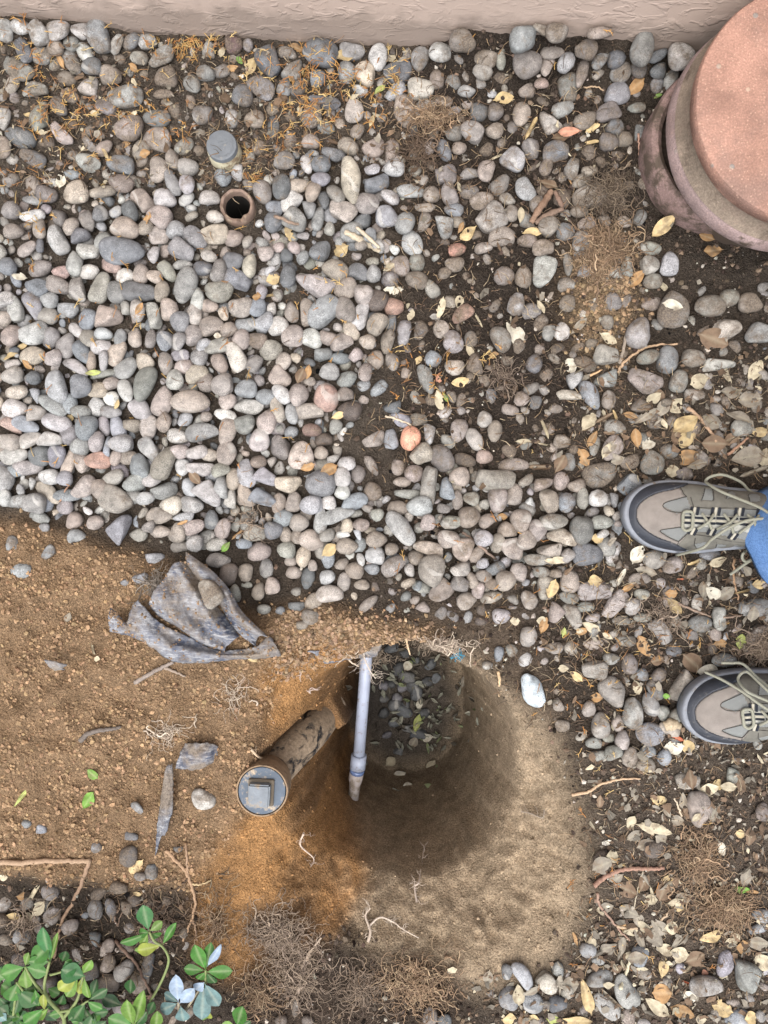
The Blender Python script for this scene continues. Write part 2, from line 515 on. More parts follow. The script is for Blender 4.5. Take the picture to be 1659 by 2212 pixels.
# ------------------------------------------------------------------ house wall
WA = (gx(0), gy(62)); WB = (gx(1659), gy(128))
wang = math.atan2(WB[1] - WA[1], WB[0] - WA[0])
def wall_y(x): return WA[1] + (x - WA[0]) * math.tan(wang)
def stucco():
    m, nt, b = new_mat('painted stucco', .62, .3)
    o = objc(nt)
    mp = N(nt, 'ShaderNodeMapping'); nt.links.new(o, mp.inputs[0]); mp.inputs['Scale'].default_value = (1, 1, 1.0)
    v = mp.outputs[0]
    big = noise(nt, v, 5, 3)
    c = mixc(nt, .5, (.44, .345, .288), ramp(nt, big, [(.3, .88), (.7, 1.12)]), 'MULTIPLY')
    # splash dirt towards the soil, ragged upper edge
    sep = N(nt, 'ShaderNodeSeparateXYZ'); nt.links.new(o, sep.inputs[0])
    zz = math_(nt, 'ADD', sep.outputs['Z'], math_(nt, 'MULTIPLY', noise(nt, v, 26, 5), -.10))
    dm = ramp(nt, zz, [(.0, .5), (.03, 0)])
    c = mixc(nt, dm, c, (.13, .105, .085))
    nt.links.new(c, b.inputs['Base Color'])
    # knock-down texture: flattened blobs with ridged edges
    wv = N(nt, 'ShaderNodeMapping'); nt.links.new(o, wv.inputs[0]); wv.inputs['Scale'].default_value = (.55, 1, 1)
    n1 = noise(nt, wv.outputs[0], 62, 3, .55, .8)
    blobs = ramp(nt, n1, [(.50, 0), (.60, 1)])
    n2 = noise(nt, wv.outputs[0], 20, 3, .5, .5)
    area = ramp(nt, n2, [(.42, .15), (.58, 1)])
    h = math_(nt, 'ADD', math_(nt, 'MULTIPLY', blobs, area), math_(nt, 'MULTIPLY', noise(nt, v, 220, 3), .18))
    bump(nt, b, h, .0030, .42)
    return m
me = bpy.data.meshes.new('house_wall')
L, D, T = 5.0, .22, 2.7
bm = bmesh.new()
bmesh.ops.create_cube(bm, size=1)
for w in bm.verts:
    w.co = Vector((w.co.x * 2 * L, (w.co.y + .5) * D, (w.co.z + .5) * (T + .25) - .25))
bmesh.ops.bevel(bm, geom=bm.edges[:], offset=.012, segments=2, affect='EDGES')
bm.to_mesh(me); bm.free()
wall = link('house_wall', me, stucco(), loc=(0, wall_y(0), 0))
wall.rotation_euler = (0, 0, wang)
tag(wall, 'pinkish beige stucco house wall behind the river stones', 'wall')
# ------------------------------------------------------------------ river stones
# each stone: x y length width angle colour, in half picture units from the corner of its tile
STONES = {
(0, 0): """22 130 95 70 80 l;88 115 85 68 -20 l;165 140 100 80 -60 l;252 130 110 85 10 l;345 135 78 75 0 l;425 165 140 95 -70 gb;500 185 90 50 60 ln;562 180 85 65 40 gb;638 180 80 62 0 l;
908 212 74 62 80 gl;1010 195 76 70 0 m;1072 195 55 48 90 u;1160 270 130 95 -65 d;1240 232 85 60 -20 lw;1385 228 148 122 -10 d;1520 225 110 70 0 g;1632 245 112 80 80 l;1578 322 100 92 -45 y;1498 315 88 80 90 g;
1370 340 76 72 0 b;1262 310 98 88 0 ng;1282 372 95 62 40 d;1125 375 130 82 -30 du;1555 385 70 50 -45 l;95 220 150 62 -60 d;172 238 98 76 0 l;235 205 72 68 0 t;308 190 76 60 0 n;370 222 90 66 -60 lw;
310 265 112 65 -60 lb;398 288 90 70 0 d;475 330 94 86 0 t;290 340 82 60 -10 tk;380 370 92 80 0 lp;75 300 158 92 -35 gn;150 392 115 76 0 n;255 460 92 66 -55 bd;170 512 104 88 40 n;300 415 76 60 -10 t;540 415 148 105 -5 gn;
460 462 95 80 0 u;700 245 124 76 35 bl;720 340 98 84 0 tk;600 250 80 62 -10 n;830 362 88 74 -50 dn;888 320 66 78 90 g;708 405 92 42 0 t;680 520 124 74 -5 dn;560 555 132 102 45 tp;672 605 122 98 -8 t;
878 495 92 80 10 td;1005 515 76 66 90 tl;1180 555 112 54 90 d;1100 515 88 76 0 t;795 630 86 82 0 n;88 600 142 82 -20 d;20 515 100 62 90 tl;265 575 122 68 -45 p;140 680 118 66 -25 d;382 695 102 84 -40 gn;
390 625 82 46 -50 bl;525 720 118 76 -15 bd;20 630 100 64 90 t;740 690 98 58 -70 t;805 795 82 62 85 lu;740 785 112 54 -65 g;690 735 112 88 80 tp;812 725 90 74 0 tl;715 860 88 76 0 l;525 785 98 70 -10 tk;
204 842 90 70 -10 td;330 832 106 90 10 ty;440 828 116 46 15 t;145 800 86 62 -70 t;140 875 92 46 0 g;138 920 106 56 0 lw;48 908 78 74 0 td;48 775 78 56 20 td;255 945 82 62 90 td;175 985 88 62 85 t;305 980 78 62 60 t;
385 955 84 62 -60 td;430 925 70 60 90 d;250 1035 122 80 -70 bl;350 1030 76 70 0 d;372 1070 92 72 -10 l;115 1075 88 56 30 p;510 1078 172 112 0 db;540 985 122 86 -10 t;560 925 86 62 -60 d;690 940 104 84 -30 pt;
685 1012 84 72 0 tp;770 1000 82 78 0 gb;825 1030 122 74 -45 dg;795 1075 102 72 -30 g;920 1010 122 84 5 ty;930 940 76 52 -15 tl;1010 1030 82 70 0 t;1225 695 96 78 10 td;1145 825 98 76 -70 td;1205 810 102 80 90 d;
1290 805 96 56 10 ty;1325 710 82 48 -70 l;1392 705 82 76 0 db;1440 665 96 56 -10 d;1505 635 92 76 -30 t;1620 640 102 86 20 t;1510 780 188 82 -82 yt;1385 775 78 58 0 du;1450 835 92 62 -50 td;1350 830 86 60 75 t;
1395 860 78 52 -85 d;1255 870 98 74 45 l;1285 945 102 84 -30 dn;1330 915 70 60 90 g;1118 905 65 60 0 pl;1185 900 76 60 -10 b;1480 910 112 82 -30 pt;1580 880 112 84 -10 td;1625 790 102 74 10 bd;1560 955 72 64 0 d;
1520 1000 92 88 0 g;1370 940 102 46 80 g;1380 1080 86 84 0 d;960 765 78 70 -45 b;1030 745 72 60 90 g;905 860 92 70 -20 tl;610 870 102 80 -60 t;1345 500 112 84 70 td;1530 475 106 80 90 p;1400 435 138 56 -15 d;
1045 415 92 88 0 d;1345 615 82 66 -10 t;60 345 90 60 60 t;1240 380 80 60 70 g;640 985 76 62 30 t;460 1050 80 62 30 g;60 1000 80 62 10 t;450 640 84 62 30 t;1545 570 78 60 60 t;620 640 90 66 40 t""",
(829.5, 0): """65 315 122 96 35 d;155 255 116 76 75 gn;243 225 106 80 -5 l;340 178 114 94 -5 td;592 172 126 106 40 gb;665 128 82 42 -15 yn;730 155 96 86 0 nt;730 205 106 62 0 t;455 248 102 76 0 t;498 240 92 42 90 n;
620 268 126 116 0 td;705 278 96 50 70 t;785 268 92 76 60 lu;888 212 98 92 0 td;910 155 112 62 0 t;935 245 102 60 50 b;855 315 126 54 75 t;1005 245 84 74 0 d;1098 215 148 96 80 dn;1262 250 122 112 0 tl;
1170 250 92 46 25 d;1022 312 94 82 30 g;1098 300 74 70 0 d;1185 295 82 74 0 d;795 382 118 86 -85 dn;998 420 112 90 15 bu;620 390 76 66 30 t;682 360 66 52 0 tr;355 395 76 50 0 ln;430 305 86 66 -10 tl;
160 390 112 92 -5 yl;50 400 98 60 30 bl;228 345 86 64 90 t;85 470 142 102 80 tp;175 465 102 72 20 lt;255 440 82 52 0 t;410 488 78 74 0 d;478 485 76 72 0 td;595 492 102 76 80 t;725 520 114 82 -60 tl;765 480 92 62 20 g;
872 520 102 72 20 t;975 475 114 76 20 td;992 550 82 68 0 d;385 570 114 92 -30 gt;305 570 82 74 0 td;478 565 76 70 0 t;1095 465 84 42 0 n;975 610 82 74 0 dt;1040 605 76 70 0 t;632 645 88 78 -60 td;565 690 108 94 -40 bl;
745 655 112 96 0 d;265 650 98 60 -70 d;320 640 64 58 0 t;25 650 96 72 80 t;45 725 84 70 0 l;188 640 68 60 0 tp;820 735 98 72 80 g;700 720 84 56 70 t;885 745 68 44 10 t;440 740 88 72 80 t;368 755 82 56 10 td;
265 755 92 84 0 td;610 815 112 86 -70 bl;875 843 144 94 15 nt;858 790 92 60 20 t;288 838 102 80 90 tg;110 830 122 62 0 lg;25 850 84 52 -30 l;205 840 78 74 0 t;370 830 84 60 0 td;500 805 104 70 45 td;428 878 102 76 10 t;
455 930 128 116 30 tl;530 860 72 52 -20 l;657 885 70 58 90 dt;175 900 92 46 0 t;300 905 84 60 0 b;25 940 92 88 0 ub;80 960 96 80 80 g;170 955 88 62 60 t;258 980 98 86 90 g;320 960 62 52 0 t;850 910 80 56 0 t;785 1005 78 74 0 dg;
712 980 98 88 45 tn;510 1020 114 92 -5 t;120 1055 114 90 -75 lb;860 1040 88 80 0 gt;870 960 78 56 20 t;1040 960 64 50 -20 t;690 1070 94 76 0 t;1320 1050 108 88 -35 db;1205 935 52 42 0 g;1150 1085 98 60 0 n;1245 1080 84 62 80 l;
1550 1085 132 84 0 t;550 920 72 62 80 t;1230 345 92 60 60 nl;1180 365 72 58 80 b;310 1095 80 60 0 r;430 1075 80 56 0 t;620 1040 90 56 0 t""",
(0, 553): """32 45 76 72 -20 bd;175 55 98 66 20 td;268 68 72 62 -20 pr;320 40 98 66 90 ln;382 70 88 66 -5 l;165 135 94 78 -10 bd;255 125 98 68 -15 td;340 145 100 80 -80 tg;450 140 128 72 75 n;545 100 80 72 30 lw;490 25 92 62 -30 tr;
600 85 88 66 80 pt;665 90 66 52 -10 ty;720 62 104 56 -55 n;600 150 134 72 -5 d;505 145 92 88 0 dn;700 155 88 66 75 t;815 135 152 88 70 gn;850 180 104 56 85 l;945 150 114 96 0 n;1025 105 118 86 -25 db;940 65 92 62 80 dt;885 55 82 62 0 d;
900 210 76 56 -10 t;1015 25 88 74 0 d;790 35 88 40 0 g;1075 40 98 62 80 yn;1245 85 98 64 85 d;1370 110 168 92 -30 up;1440 65 112 82 -25 t;1545 75 88 76 -40 d;1615 75 72 60 80 g;1562 165 82 84 -20 p;1625 190 92 88 0 k;
1505 150 98 84 30 t;1475 230 122 86 -60 td;1395 240 152 96 45 gb;1565 265 114 76 60 ul;1620 290 92 72 60 t;68 230 118 62 -85 nl;130 220 128 76 -70 ub;205 195 74 70 0 g;20 200 112 60 10 ln;15 260 84 62 -20 t;200 250 92 70 -5 tn;
295 228 84 70 0 lb;370 285 88 76 70 db;465 278 108 98 0 tp;605 240 92 62 -85 pl;660 255 108 64 -85 ln;730 245 90 76 80 tp;770 275 86 80 90 gd;840 250 94 66 -80 pl;145 330 114 104 0 lb;50 345 88 70 60 pt;225 355 86 74 80 g;
285 385 102 76 80 dp;345 320 84 46 -40 l;385 360 88 72 -20 nt;350 415 114 62 -60 db;440 385 84 54 5 lw;505 420 108 76 60 ty;450 335 74 52 0 bl;520 355 74 50 80 bg;145 430 108 72 5 ty;230 440 74 70 0 tg;330 470 114 56 -30 up;
400 455 88 38 85 t;440 455 84 40 80 g;445 515 114 42 10 n;540 480 104 76 40 nb;630 455 78 70 0 ty;715 465 94 62 -85 tg;655 360 84 48 80 td;712 365 88 66 85 b;775 370 78 60 85 g;835 350 88 76 80 tg;920 310 98 86 0 t;985 325 78 74 0 tp;
885 385 62 60 0 bl;935 390 114 60 10 n;1060 290 88 70 0 gb;1145 280 88 80 20 bl;1040 225 104 86 0 tn;1120 230 82 70 80 b;1200 305 84 82 0 pw;1265 345 98 90 30 tp;1330 245 112 66 85 t;1275 245 84 62 -80 t;1350 358 98 80 -35 l;
1410 350 76 66 -40 t;1520 320 88 70 -60 ty;1585 370 68 60 0 ty;1475 385 92 76 0 tp;1395 420 74 60 0 gb;1018 435 118 70 -65 yl;1045 360 82 74 80 p;1110 365 84 78 0 kt;1165 400 92 80 20 tn;1225 455 80 66 80 py;950 460 94 62 -70 t;
860 445 76 70 80 g;780 435 78 52 0 u;795 485 78 66 0 p;760 530 92 72 80 nl;860 515 98 76 20 ty;955 555 96 92 0 tpd;890 540 82 70 80 t;245 565 134 86 -85 lb;350 560 98 82 -70 bd;420 580 88 62 0 ty;540 575 108 62 -70 l;485 555 74 60 0 p;
620 555 148 84 70 nd;75 590 98 62 10 ty;480 615 62 60 0 w;65 658 98 82 0 pw;145 695 80 76 0 lp;235 655 124 62 -35 bn;350 672 84 60 0 nd;295 640 82 70 80 b;420 650 82 74 80 l;705 625 128 80 70 pt;825 628 152 90 0 pt;605 665 104 80 -40 ul;
480 675 84 50 0 g;245 720 124 76 -20 lu;105 725 114 66 -20 b;60 740 98 56 -40 pr;365 742 100 92 80 bd;295 765 86 76 60 ud;460 735 82 46 -80 pu;510 740 104 60 -70 ub;565 730 78 62 0 t;645 740 98 76 85 pl;705 720 82 60 80 t;800 708 68 62 0 bl;
870 772 134 82 0 dg;975 690 92 52 -15 lw;980 760 112 74 80 tp;1055 720 88 84 0 dn;1150 725 96 80 80 pt;1075 650 124 66 0 ln;1145 610 78 66 0 b;1065 580 92 76 0 gb;985 625 74 72 0 p;1210 535 92 76 -40 tp;1220 590 98 62 -50 l;
1280 600 96 80 80 pt;1200 660 114 56 -75 ny;1255 680 92 52 -75 lb;1405 612 112 104 80 rp;1340 670 124 72 0 tp;1470 430 84 50 0 b;1500 540 82 72 0 dn;1420 500 84 70 0 g;1580 505 82 62 80 tp;1635 450 84 72 60 t;1640 570 98 52 40 bg;
1490 600 74 70 0 kt;1510 665 98 80 0 k;1125 785 96 84 80 pl;1215 825 96 86 80 td;1300 860 112 104 80 py;1345 755 82 58 0 kr;1400 795 72 62 0 k;1385 850 62 56 0 t;35 800 104 68 -10 tn;130 800 108 66 15 tl;215 795 114 72 0 ln;420 805 88 66 85 ut;
345 825 76 72 0 g;530 815 108 72 -5 g;460 820 84 32 80 b;65 870 114 66 10 ln;160 865 88 84 0 d;245 865 96 80 80 du;110 905 118 60 0 ut;330 890 88 70 80 tp;310 890 124 46 75 ty;420 885 104 72 0 rt;500 870 68 52 80 t;560 870 78 60 0 t;
605 910 98 84 80 bd;655 850 112 66 -60 lb;710 895 148 86 65 tn;850 840 98 62 0 pl;980 855 104 80 80 t;905 860 74 52 0 t;865 915 114 66 0 lp;770 785 88 60 -10 l;775 845 82 60 0 p;780 905 76 60 80 l;1060 940 112 82 90 bl;
1110 895 68 56 0 tk;1145 960 104 72 -30 u;1245 980 108 86 0 ty;1385 985 122 114 0 dg;1480 960 84 74 90 l;1540 940 80 70 90 td;1500 905 74 60 0 l;1605 905 98 46 -60 t;1480 1015 64 62 0 l;1620 790 104 74 30 t;1610 1015 86 80 90 tk;
1525 1060 114 62 20 b;1420 1070 68 56 0 l;1350 1075 98 82 0 ul;1125 1050 124 72 -25 b;890 1035 124 98 -50 ulp;820 1000 82 62 -70 lb;710 1015 104 76 0 dn;625 1045 76 56 10 l;510 1045 148 104 -25 tn;740 1080 88 74 30 ly;
835 1075 94 72 -10 g;360 1000 108 80 30 tp;430 1010 80 74 90 t;205 1020 118 62 -45 py;210 955 82 62 0 l;280 960 70 64 0 ug;300 1030 114 52 0 bd;150 1080 98 80 0 dn;80 1060 114 52 10 g;20 965 110 96 80 g;60 930 74 52 0 b;20 1035 76 60 90 l;
640 960 88 62 0 lp;585 980 94 76 0 bn;490 960 104 66 30 nt;965 935 78 66 0 n;1005 960 90 66 80 t;965 1005 90 70 80 g;1005 1040 82 56 80 pl;1060 1035 104 62 -60 t;1260 1065 86 62 80 t;1215 1070 86 60 80 t;560 1035 80 62 0 g""",
(829.5, 553): """65 50 92 88 0 tp;135 25 86 74 80 n;30 95 76 70 0 ud;140 98 98 76 -10 tk;305 20 88 70 0 tp;265 75 62 56 0 tk;520 85 88 80 0 ptk;605 90 96 76 90 t;690 70 138 98 80 nl;795 40 94 42 -80 n;1055 45 88 60 80 n;1145 30 94 84 0 nt;
1235 30 104 76 80 lu;1160 110 84 70 0 n;1345 110 132 96 60 kd;1435 85 94 66 -70 nl;1525 60 132 114 80 pt;1625 115 118 74 -50 ln;1415 215 140 100 5 tn;1490 180 84 78 0 n;1585 205 108 88 0 t;1480 322 124 96 -5 yl;1625 340 114 108 0 gn;
1155 205 94 62 0 t;1250 230 162 128 80 td;1100 330 132 106 85 pg;795 205 78 74 0 nt;580 210 104 72 80 lb;640 245 88 76 0 td;675 285 78 60 60 k;710 328 68 56 80 n;765 325 82 66 80 pw;505 362 118 86 -70 ng;375 360 72 60 80 nd;90 335 114 62 80 ug;
150 320 84 70 80 kd;245 315 76 70 80 ty;340 250 104 62 35 rt;40 220 84 74 0 rt;298 372 102 84 -60 pu;212 445 72 70 0 bb;303 478 88 76 -10 ty;400 465 92 80 80 tk;180 530 134 66 -70 dn;20 455 82 70 80 t;15 370 114 62 80 t;30 290 76 60 90 d;
790 125 76 70 0 nl;965 285 68 56 90 nt;960 430 104 82 -10 nt;870 465 104 66 -20 k;955 528 114 76 5 nd;1140 440 104 62 20 n;1222 445 120 96 80 dg;1335 440 108 82 -20 tn;1130 535 152 112 -20 pt;1275 540 96 80 80 ng;1445 475 154 62 0 nl;
1340 600 84 52 0 t;890 600 134 76 -65 bg;970 620 82 66 80 t;830 535 84 70 30 bl;800 605 114 52 -10 ny;595 618 68 66 0 tp;655 635 62 52 90 d;650 465 82 74 80 d;460 605 66 50 80 b;545 665 74 46 -10 t;435 705 72 66 80 pl;480 755 96 66 80 t;
770 800 74 60 0 t;740 660 62 42 0 t;40 655 78 60 0 d;70 700 94 62 -30 bu;150 708 78 56 0 n;190 770 96 56 85 ul;117 787 108 86 80 s;28 790 90 62 90 ub;315 760 102 72 80 pt;390 790 114 66 -60 pl;160 855 98 84 30 tn;275 810 78 60 -60 n;
255 860 128 96 -60 td;350 885 98 60 -10 k;435 870 74 60 0 pr;60 910 78 60 80 p;130 940 84 76 0 p;325 955 84 78 0 pt;205 1000 168 72 78 td;105 1020 114 46 0 n;85 985 78 46 0 tp;270 1005 96 66 90 b;482 960 158 100 -10 nt;560 905 134 62 0 t;
690 990 88 56 10 t;770 975 82 70 80 p;830 990 84 66 0 t;930 945 148 108 20 nk;1000 740 94 66 0 n;985 830 114 84 60 pt;1060 885 88 76 0 tk;1160 890 108 98 80 nd;1055 990 104 76 30 bd;920 1050 84 76 0 lw;790 1065 82 70 80 b;710 1060 98 88 90 t;
490 1055 98 80 90 tp;560 1030 86 70 80 t;375 1050 68 60 0 n;155 1075 112 82 0 bl;860 1045 90 52 90 n;1545 745 88 70 0 n;1220 630 44 40 0 n;315 1050 80 46 90 t;60 1090 90 60 0 t;910 820 84 44 75 n""",
(0, 1106): """525 75 132 96 50 dub;165 10 94 56 -20 g;320 40 82 70 60 t;410 45 74 60 0 tp;335 110 84 70 0 bn;190 65 46 40 0 g;55 135 66 50 90 b;208 172 68 54 60 b;95 255 98 70 -10 bn;670 200 82 70 0 bg;605 285 72 46 10 b;540 305 36 30 0 b;
695 80 84 52 0 t;600 95 78 60 0 n;640 60 60 56 0 td;690 20 104 70 0 t;780 145 88 56 0 dt;820 65 98 60 15 pt;780 90 80 66 80 t;800 15 94 46 0 bl;960 70 88 68 70 pt;920 40 80 58 80 d;1100 92 94 76 -5 tn;1060 45 70 56 60 n;
935 148 88 56 10 nl;1052 140 66 46 0 b;945 208 104 66 0 tdp;985 265 96 78 80 tk;1062 262 76 62 90 t;1015 350 78 54 -80 n;1118 170 104 80 15 pt;1150 245 86 62 90 bt;1175 320 76 64 90 p;1120 340 78 58 80 t;1065 315 52 28 0 n;
1185 75 78 70 0 d;1245 100 70 50 90 t;1290 50 78 74 0 tn;1225 30 88 74 0 b;1240 170 74 70 0 n;1255 208 56 50 0 t;1268 257 72 56 0 t;1285 105 66 54 80 t;1310 185 96 66 80 ty;1330 285 96 60 80 d;1350 235 56 40 90 t;1345 120 104 84 -20 ty;
1388 105 84 56 10 tn;1388 35 108 58 85 ln;1410 200 90 74 90 b;1460 20 144 60 20 g;1490 55 60 50 80 y;1560 55 68 54 0 t;1498 147 88 70 0 t;1485 95 56 30 0 l;1413 283 72 66 0 l;1485 300 86 60 80 nt;1525 248 82 74 0 t;1480 225 62 54 0 t;
1562 315 68 48 0 t;1412 362 124 80 0 tl;1337 452 72 66 0 tn;1365 390 90 78 60 t;1285 405 78 50 0 d;1310 480 52 46 0 t;1620 190 76 70 0 lu;1625 120 84 70 0 t;1605 245 68 50 0 b;1590 395 104 46 40 t;1140 420 62 46 0 n;1210 425 44 36 0 d""",
(829.5, 1106): """65 65 164 82 -50 ng;300 58 94 62 -5 n;290 110 88 76 0 t;190 45 66 60 80 p;360 25 94 84 0 t;190 160 128 56 -15 t;145 193 68 62 0 kt;45 230 114 70 40 td;205 257 132 104 85 nt;245 345 104 80 45 t;338 155 96 84 80 pt;330 245 84 66 0 tl;
440 115 78 72 0 upl;555 150 94 88 0 tp;490 130 84 60 80 t;540 75 78 74 0 t;580 45 96 84 80 t;650 90 86 78 80 tp;725 45 124 66 0 nt;765 118 128 74 -15 ty;855 75 122 98 80 ndk;940 45 98 60 0 n;615 120 86 80 60 t;715 165 104 66 0 t;
680 200 124 46 0 n;960 155 86 76 80 n;880 185 118 94 0 d;800 300 102 86 85 pt;700 330 108 90 85 nt;625 378 88 70 -60 t;360 380 94 76 40 pt;420 340 68 60 60 p;450 360 104 52 10 t;340 310 74 66 -30 dt;375 300 72 44 -70 t;430 280 68 52 -20 t;
480 245 82 50 20 d;470 310 58 46 0 t;525 295 86 80 0 t;525 215 54 50 0 u;575 265 80 70 -60 tp;680 255 68 46 0 n;740 270 58 46 0 t;800 370 88 52 -15 nd;910 350 152 96 -5 pgt;820 445 114 80 -60 nt;735 435 86 80 60 p;870 410 78 50 0 n;
900 455 68 42 0 p;1000 400 144 68 45 p;1070 410 78 66 80 nl;1025 468 84 46 0 n;1115 458 78 42 0 n;1195 520 118 82 -60 np;1115 355 68 50 0 n;1105 290 98 56 0 t;1250 228 104 70 20 tp;1165 205 98 80 0 nt;1350 395 82 48 90 yn;1598 412 132 86 0 bl;
1455 460 104 70 88 ln;1365 485 98 76 0 nd;1610 530 98 88 80 tk;900 570 98 54 0 pt;620 535 90 80 80 nt;735 587 82 54 0 tn;550 595 54 48 -60 n;505 450 78 64 0 bp;495 615 66 40 80 b;1045 555 88 56 -10 n;445 662 48 36 0 l;643 772 158 96 -65 L;
908 682 114 76 -5 nt;990 780 144 104 -50 nt;1062 660 96 68 85 dt;1105 700 64 54 0 b;980 635 74 50 0 n;1190 705 68 60 60 td;1170 770 96 62 -70 bd;1288 752 136 104 45 yt;1082 868 142 96 -85 ng;1140 838 108 70 -70 g;938 922 114 82 -80 nt;
885 850 72 60 80 p;755 835 64 54 -60 t;770 922 62 52 0 t;1018 905 72 56 90 p;1145 975 124 100 -10 bu;1030 985 82 66 80 p;905 998 68 50 0 n;970 975 56 42 0 n;920 1050 88 50 0 n;995 1045 78 74 0 n;1060 1060 96 70 85 t;1130 1085 78 60 0 t;
1205 865 72 50 80 n;1265 880 68 60 60 n;1235 935 98 56 -20 ty;1470 640 114 60 0 dn;1210 1060 72 60 80 b;1410 185 94 52 0 d;1140 1030 78 60 0 b;1250 600 70 56 0 d;30 160 60 50 0 t;400 175 90 50 40 t""",
(0, 1659): """558 380 96 84 60 dk;655 445 66 56 80 b;605 470 54 42 0 g;600 175 78 36 -45 g;115 242 42 40 0 b;170 265 62 50 0 b;560 295 74 46 0 d;415 345 52 46 0 b;220 535 72 64 0 td;20 590 78 54 80 gl;228 640 82 76 60 pg;415 612 94 66 -85 dt;
475 610 102 48 -80 d;300 688 88 60 30 pt;408 740 66 52 90 d;462 775 78 56 55 t;465 845 84 66 60 t;540 875 102 76 50 tg;640 850 114 56 75 d;545 605 66 54 80 tk;695 610 56 50 0 k;580 575 62 50 0 k;430 540 88 52 45 k;510 520 78 60 0 k;
600 920 112 82 60 kt;470 925 94 70 0 k;1245 918 78 34 -75 t;765 350 58 32 0 d;95 730 78 70 0 g;155 655 38 32 0 b;370 636 34 26 0 b;550 770 72 60 0 k;710 690 64 60 0 t;450 1000 84 78 0 dk;1215 1090 58 50 0 k;1330 1090 52 40 0 k;1275 1040 80 34 85 k;
880 135 106 92 -20 yl;385 880 90 70 20 dk;200 930 90 76 40 dt;330 960 90 70 -30 dk;90 830 80 60 0 dk;190 830 70 56 20 k;10 660 60 60 0 k;250 1040 90 70 0 dk;100 1010 90 70 0 dk""",
(829.5, 1659): """1362 180 148 102 -85 pt;1310 55 104 66 0 tn;600 900 134 68 -60 bu;700 925 104 80 -50 ny;655 1015 96 86 -60 dg;745 1025 84 74 0 d;540 995 100 88 90 gd;530 880 72 48 80 d;755 870 72 56 80 g;880 785 68 60 0 g;930 910 118 70 10 ng;
1050 965 144 104 -75 ng;970 1030 154 80 -45 ng;925 835 62 32 0 g;1055 1075 72 60 80 t;1560 900 132 120 80 ng;1475 845 112 76 75 u;1393 945 132 92 -5 gl;1280 865 52 42 80 u;1525 1080 124 72 0 b;1170 350 114 72 0 k;945 405 92 80 60 k;
1640 190 82 70 80 tk;200 1070 72 60 80 td;260 1090 62 52 0 d;1615 690 92 38 20 b;1105 815 82 70 80 b;1500 40 90 60 80 n;1630 640 80 60 0 bl;690 1020 60 40 0 d""",
}
PAL = dict(g=(.205, .20, .19), d=(.105, .108, .112), b=(.17, .185, .20), l=(.32, .308, .285), w=(.45, .43, .39), t=(.225, .18, .14), p=(.27, .218, .19),
           u=(.225, .212, .24), r=(.30, .165, .125), k=(.085, .062, .046), n=(.205, .20, .165), y=(.39, .325, .235), m=(.095, .058, .062), L=(.36, .405, .43), s=(.46, .235, .165))
CNAME = dict(g='grey', d='dark grey', b='blue-grey', l='pale grey', w='whitish', t='brownish grey', p='pinkish grey', u='mauve grey', r='reddish brown',
             k='dirt-caked dark', n='greenish grey', y='cream tan', m='dark maroon', L='pale blue-white', s='salmon pink')
CNAME2 = {'lb': 'pale blue-grey', 'bl': 'pale blue-grey', 'ln': 'pale greenish grey', 'nl': 'pale greenish grey', 'lp': 'pale pinkish grey', 'pl': 'pale pinkish grey',
          'lu': 'pale mauve', 'ul': 'pale mauve', 'td': 'dark brownish grey', 'dt': 'dark brownish grey', 'tk': 'dirty brown', 'kt': 'dirty brown', 'ty': 'tan',
          'db': 'dark blue-grey', 'bd': 'dark blue-grey', 'nd': 'dark greenish grey', 'dn': 'dark greenish grey', 'lw': 'whitish grey', 'pw': 'pinkish white',
          'yl': 'pale cream', 'pr': 'reddish pink', 'rp': 'reddish pink', 'tr': 'reddish brown', 'rt': 'reddish brown', 'up': 'mauve pink', 'pu': 'mauve pink',
          'tl': 'pale brownish grey', 'tp': 'pinkish brown', 'pt': 'pinkish brown', 'yn': 'olive tan', 'yt': 'cream tan', 'py': 'pale pinkish cream',
          'tn': 'brown-green grey', 'nt': 'brown-green grey', 'du': 'dark mauve grey', 'ud': 'dark mauve grey', 'bu': 'bluish mauve', 'ub': 'bluish mauve', 'gl': 'light grey'}
def palette(c):
    p = np.mean([PAL[k] for k in c], axis=0)
    return p if c[0] in 'sLrm' else p + (p.mean() - p) * .32
def cname(c): return CNAME2.get(c[:2], CNAME[c[0]])

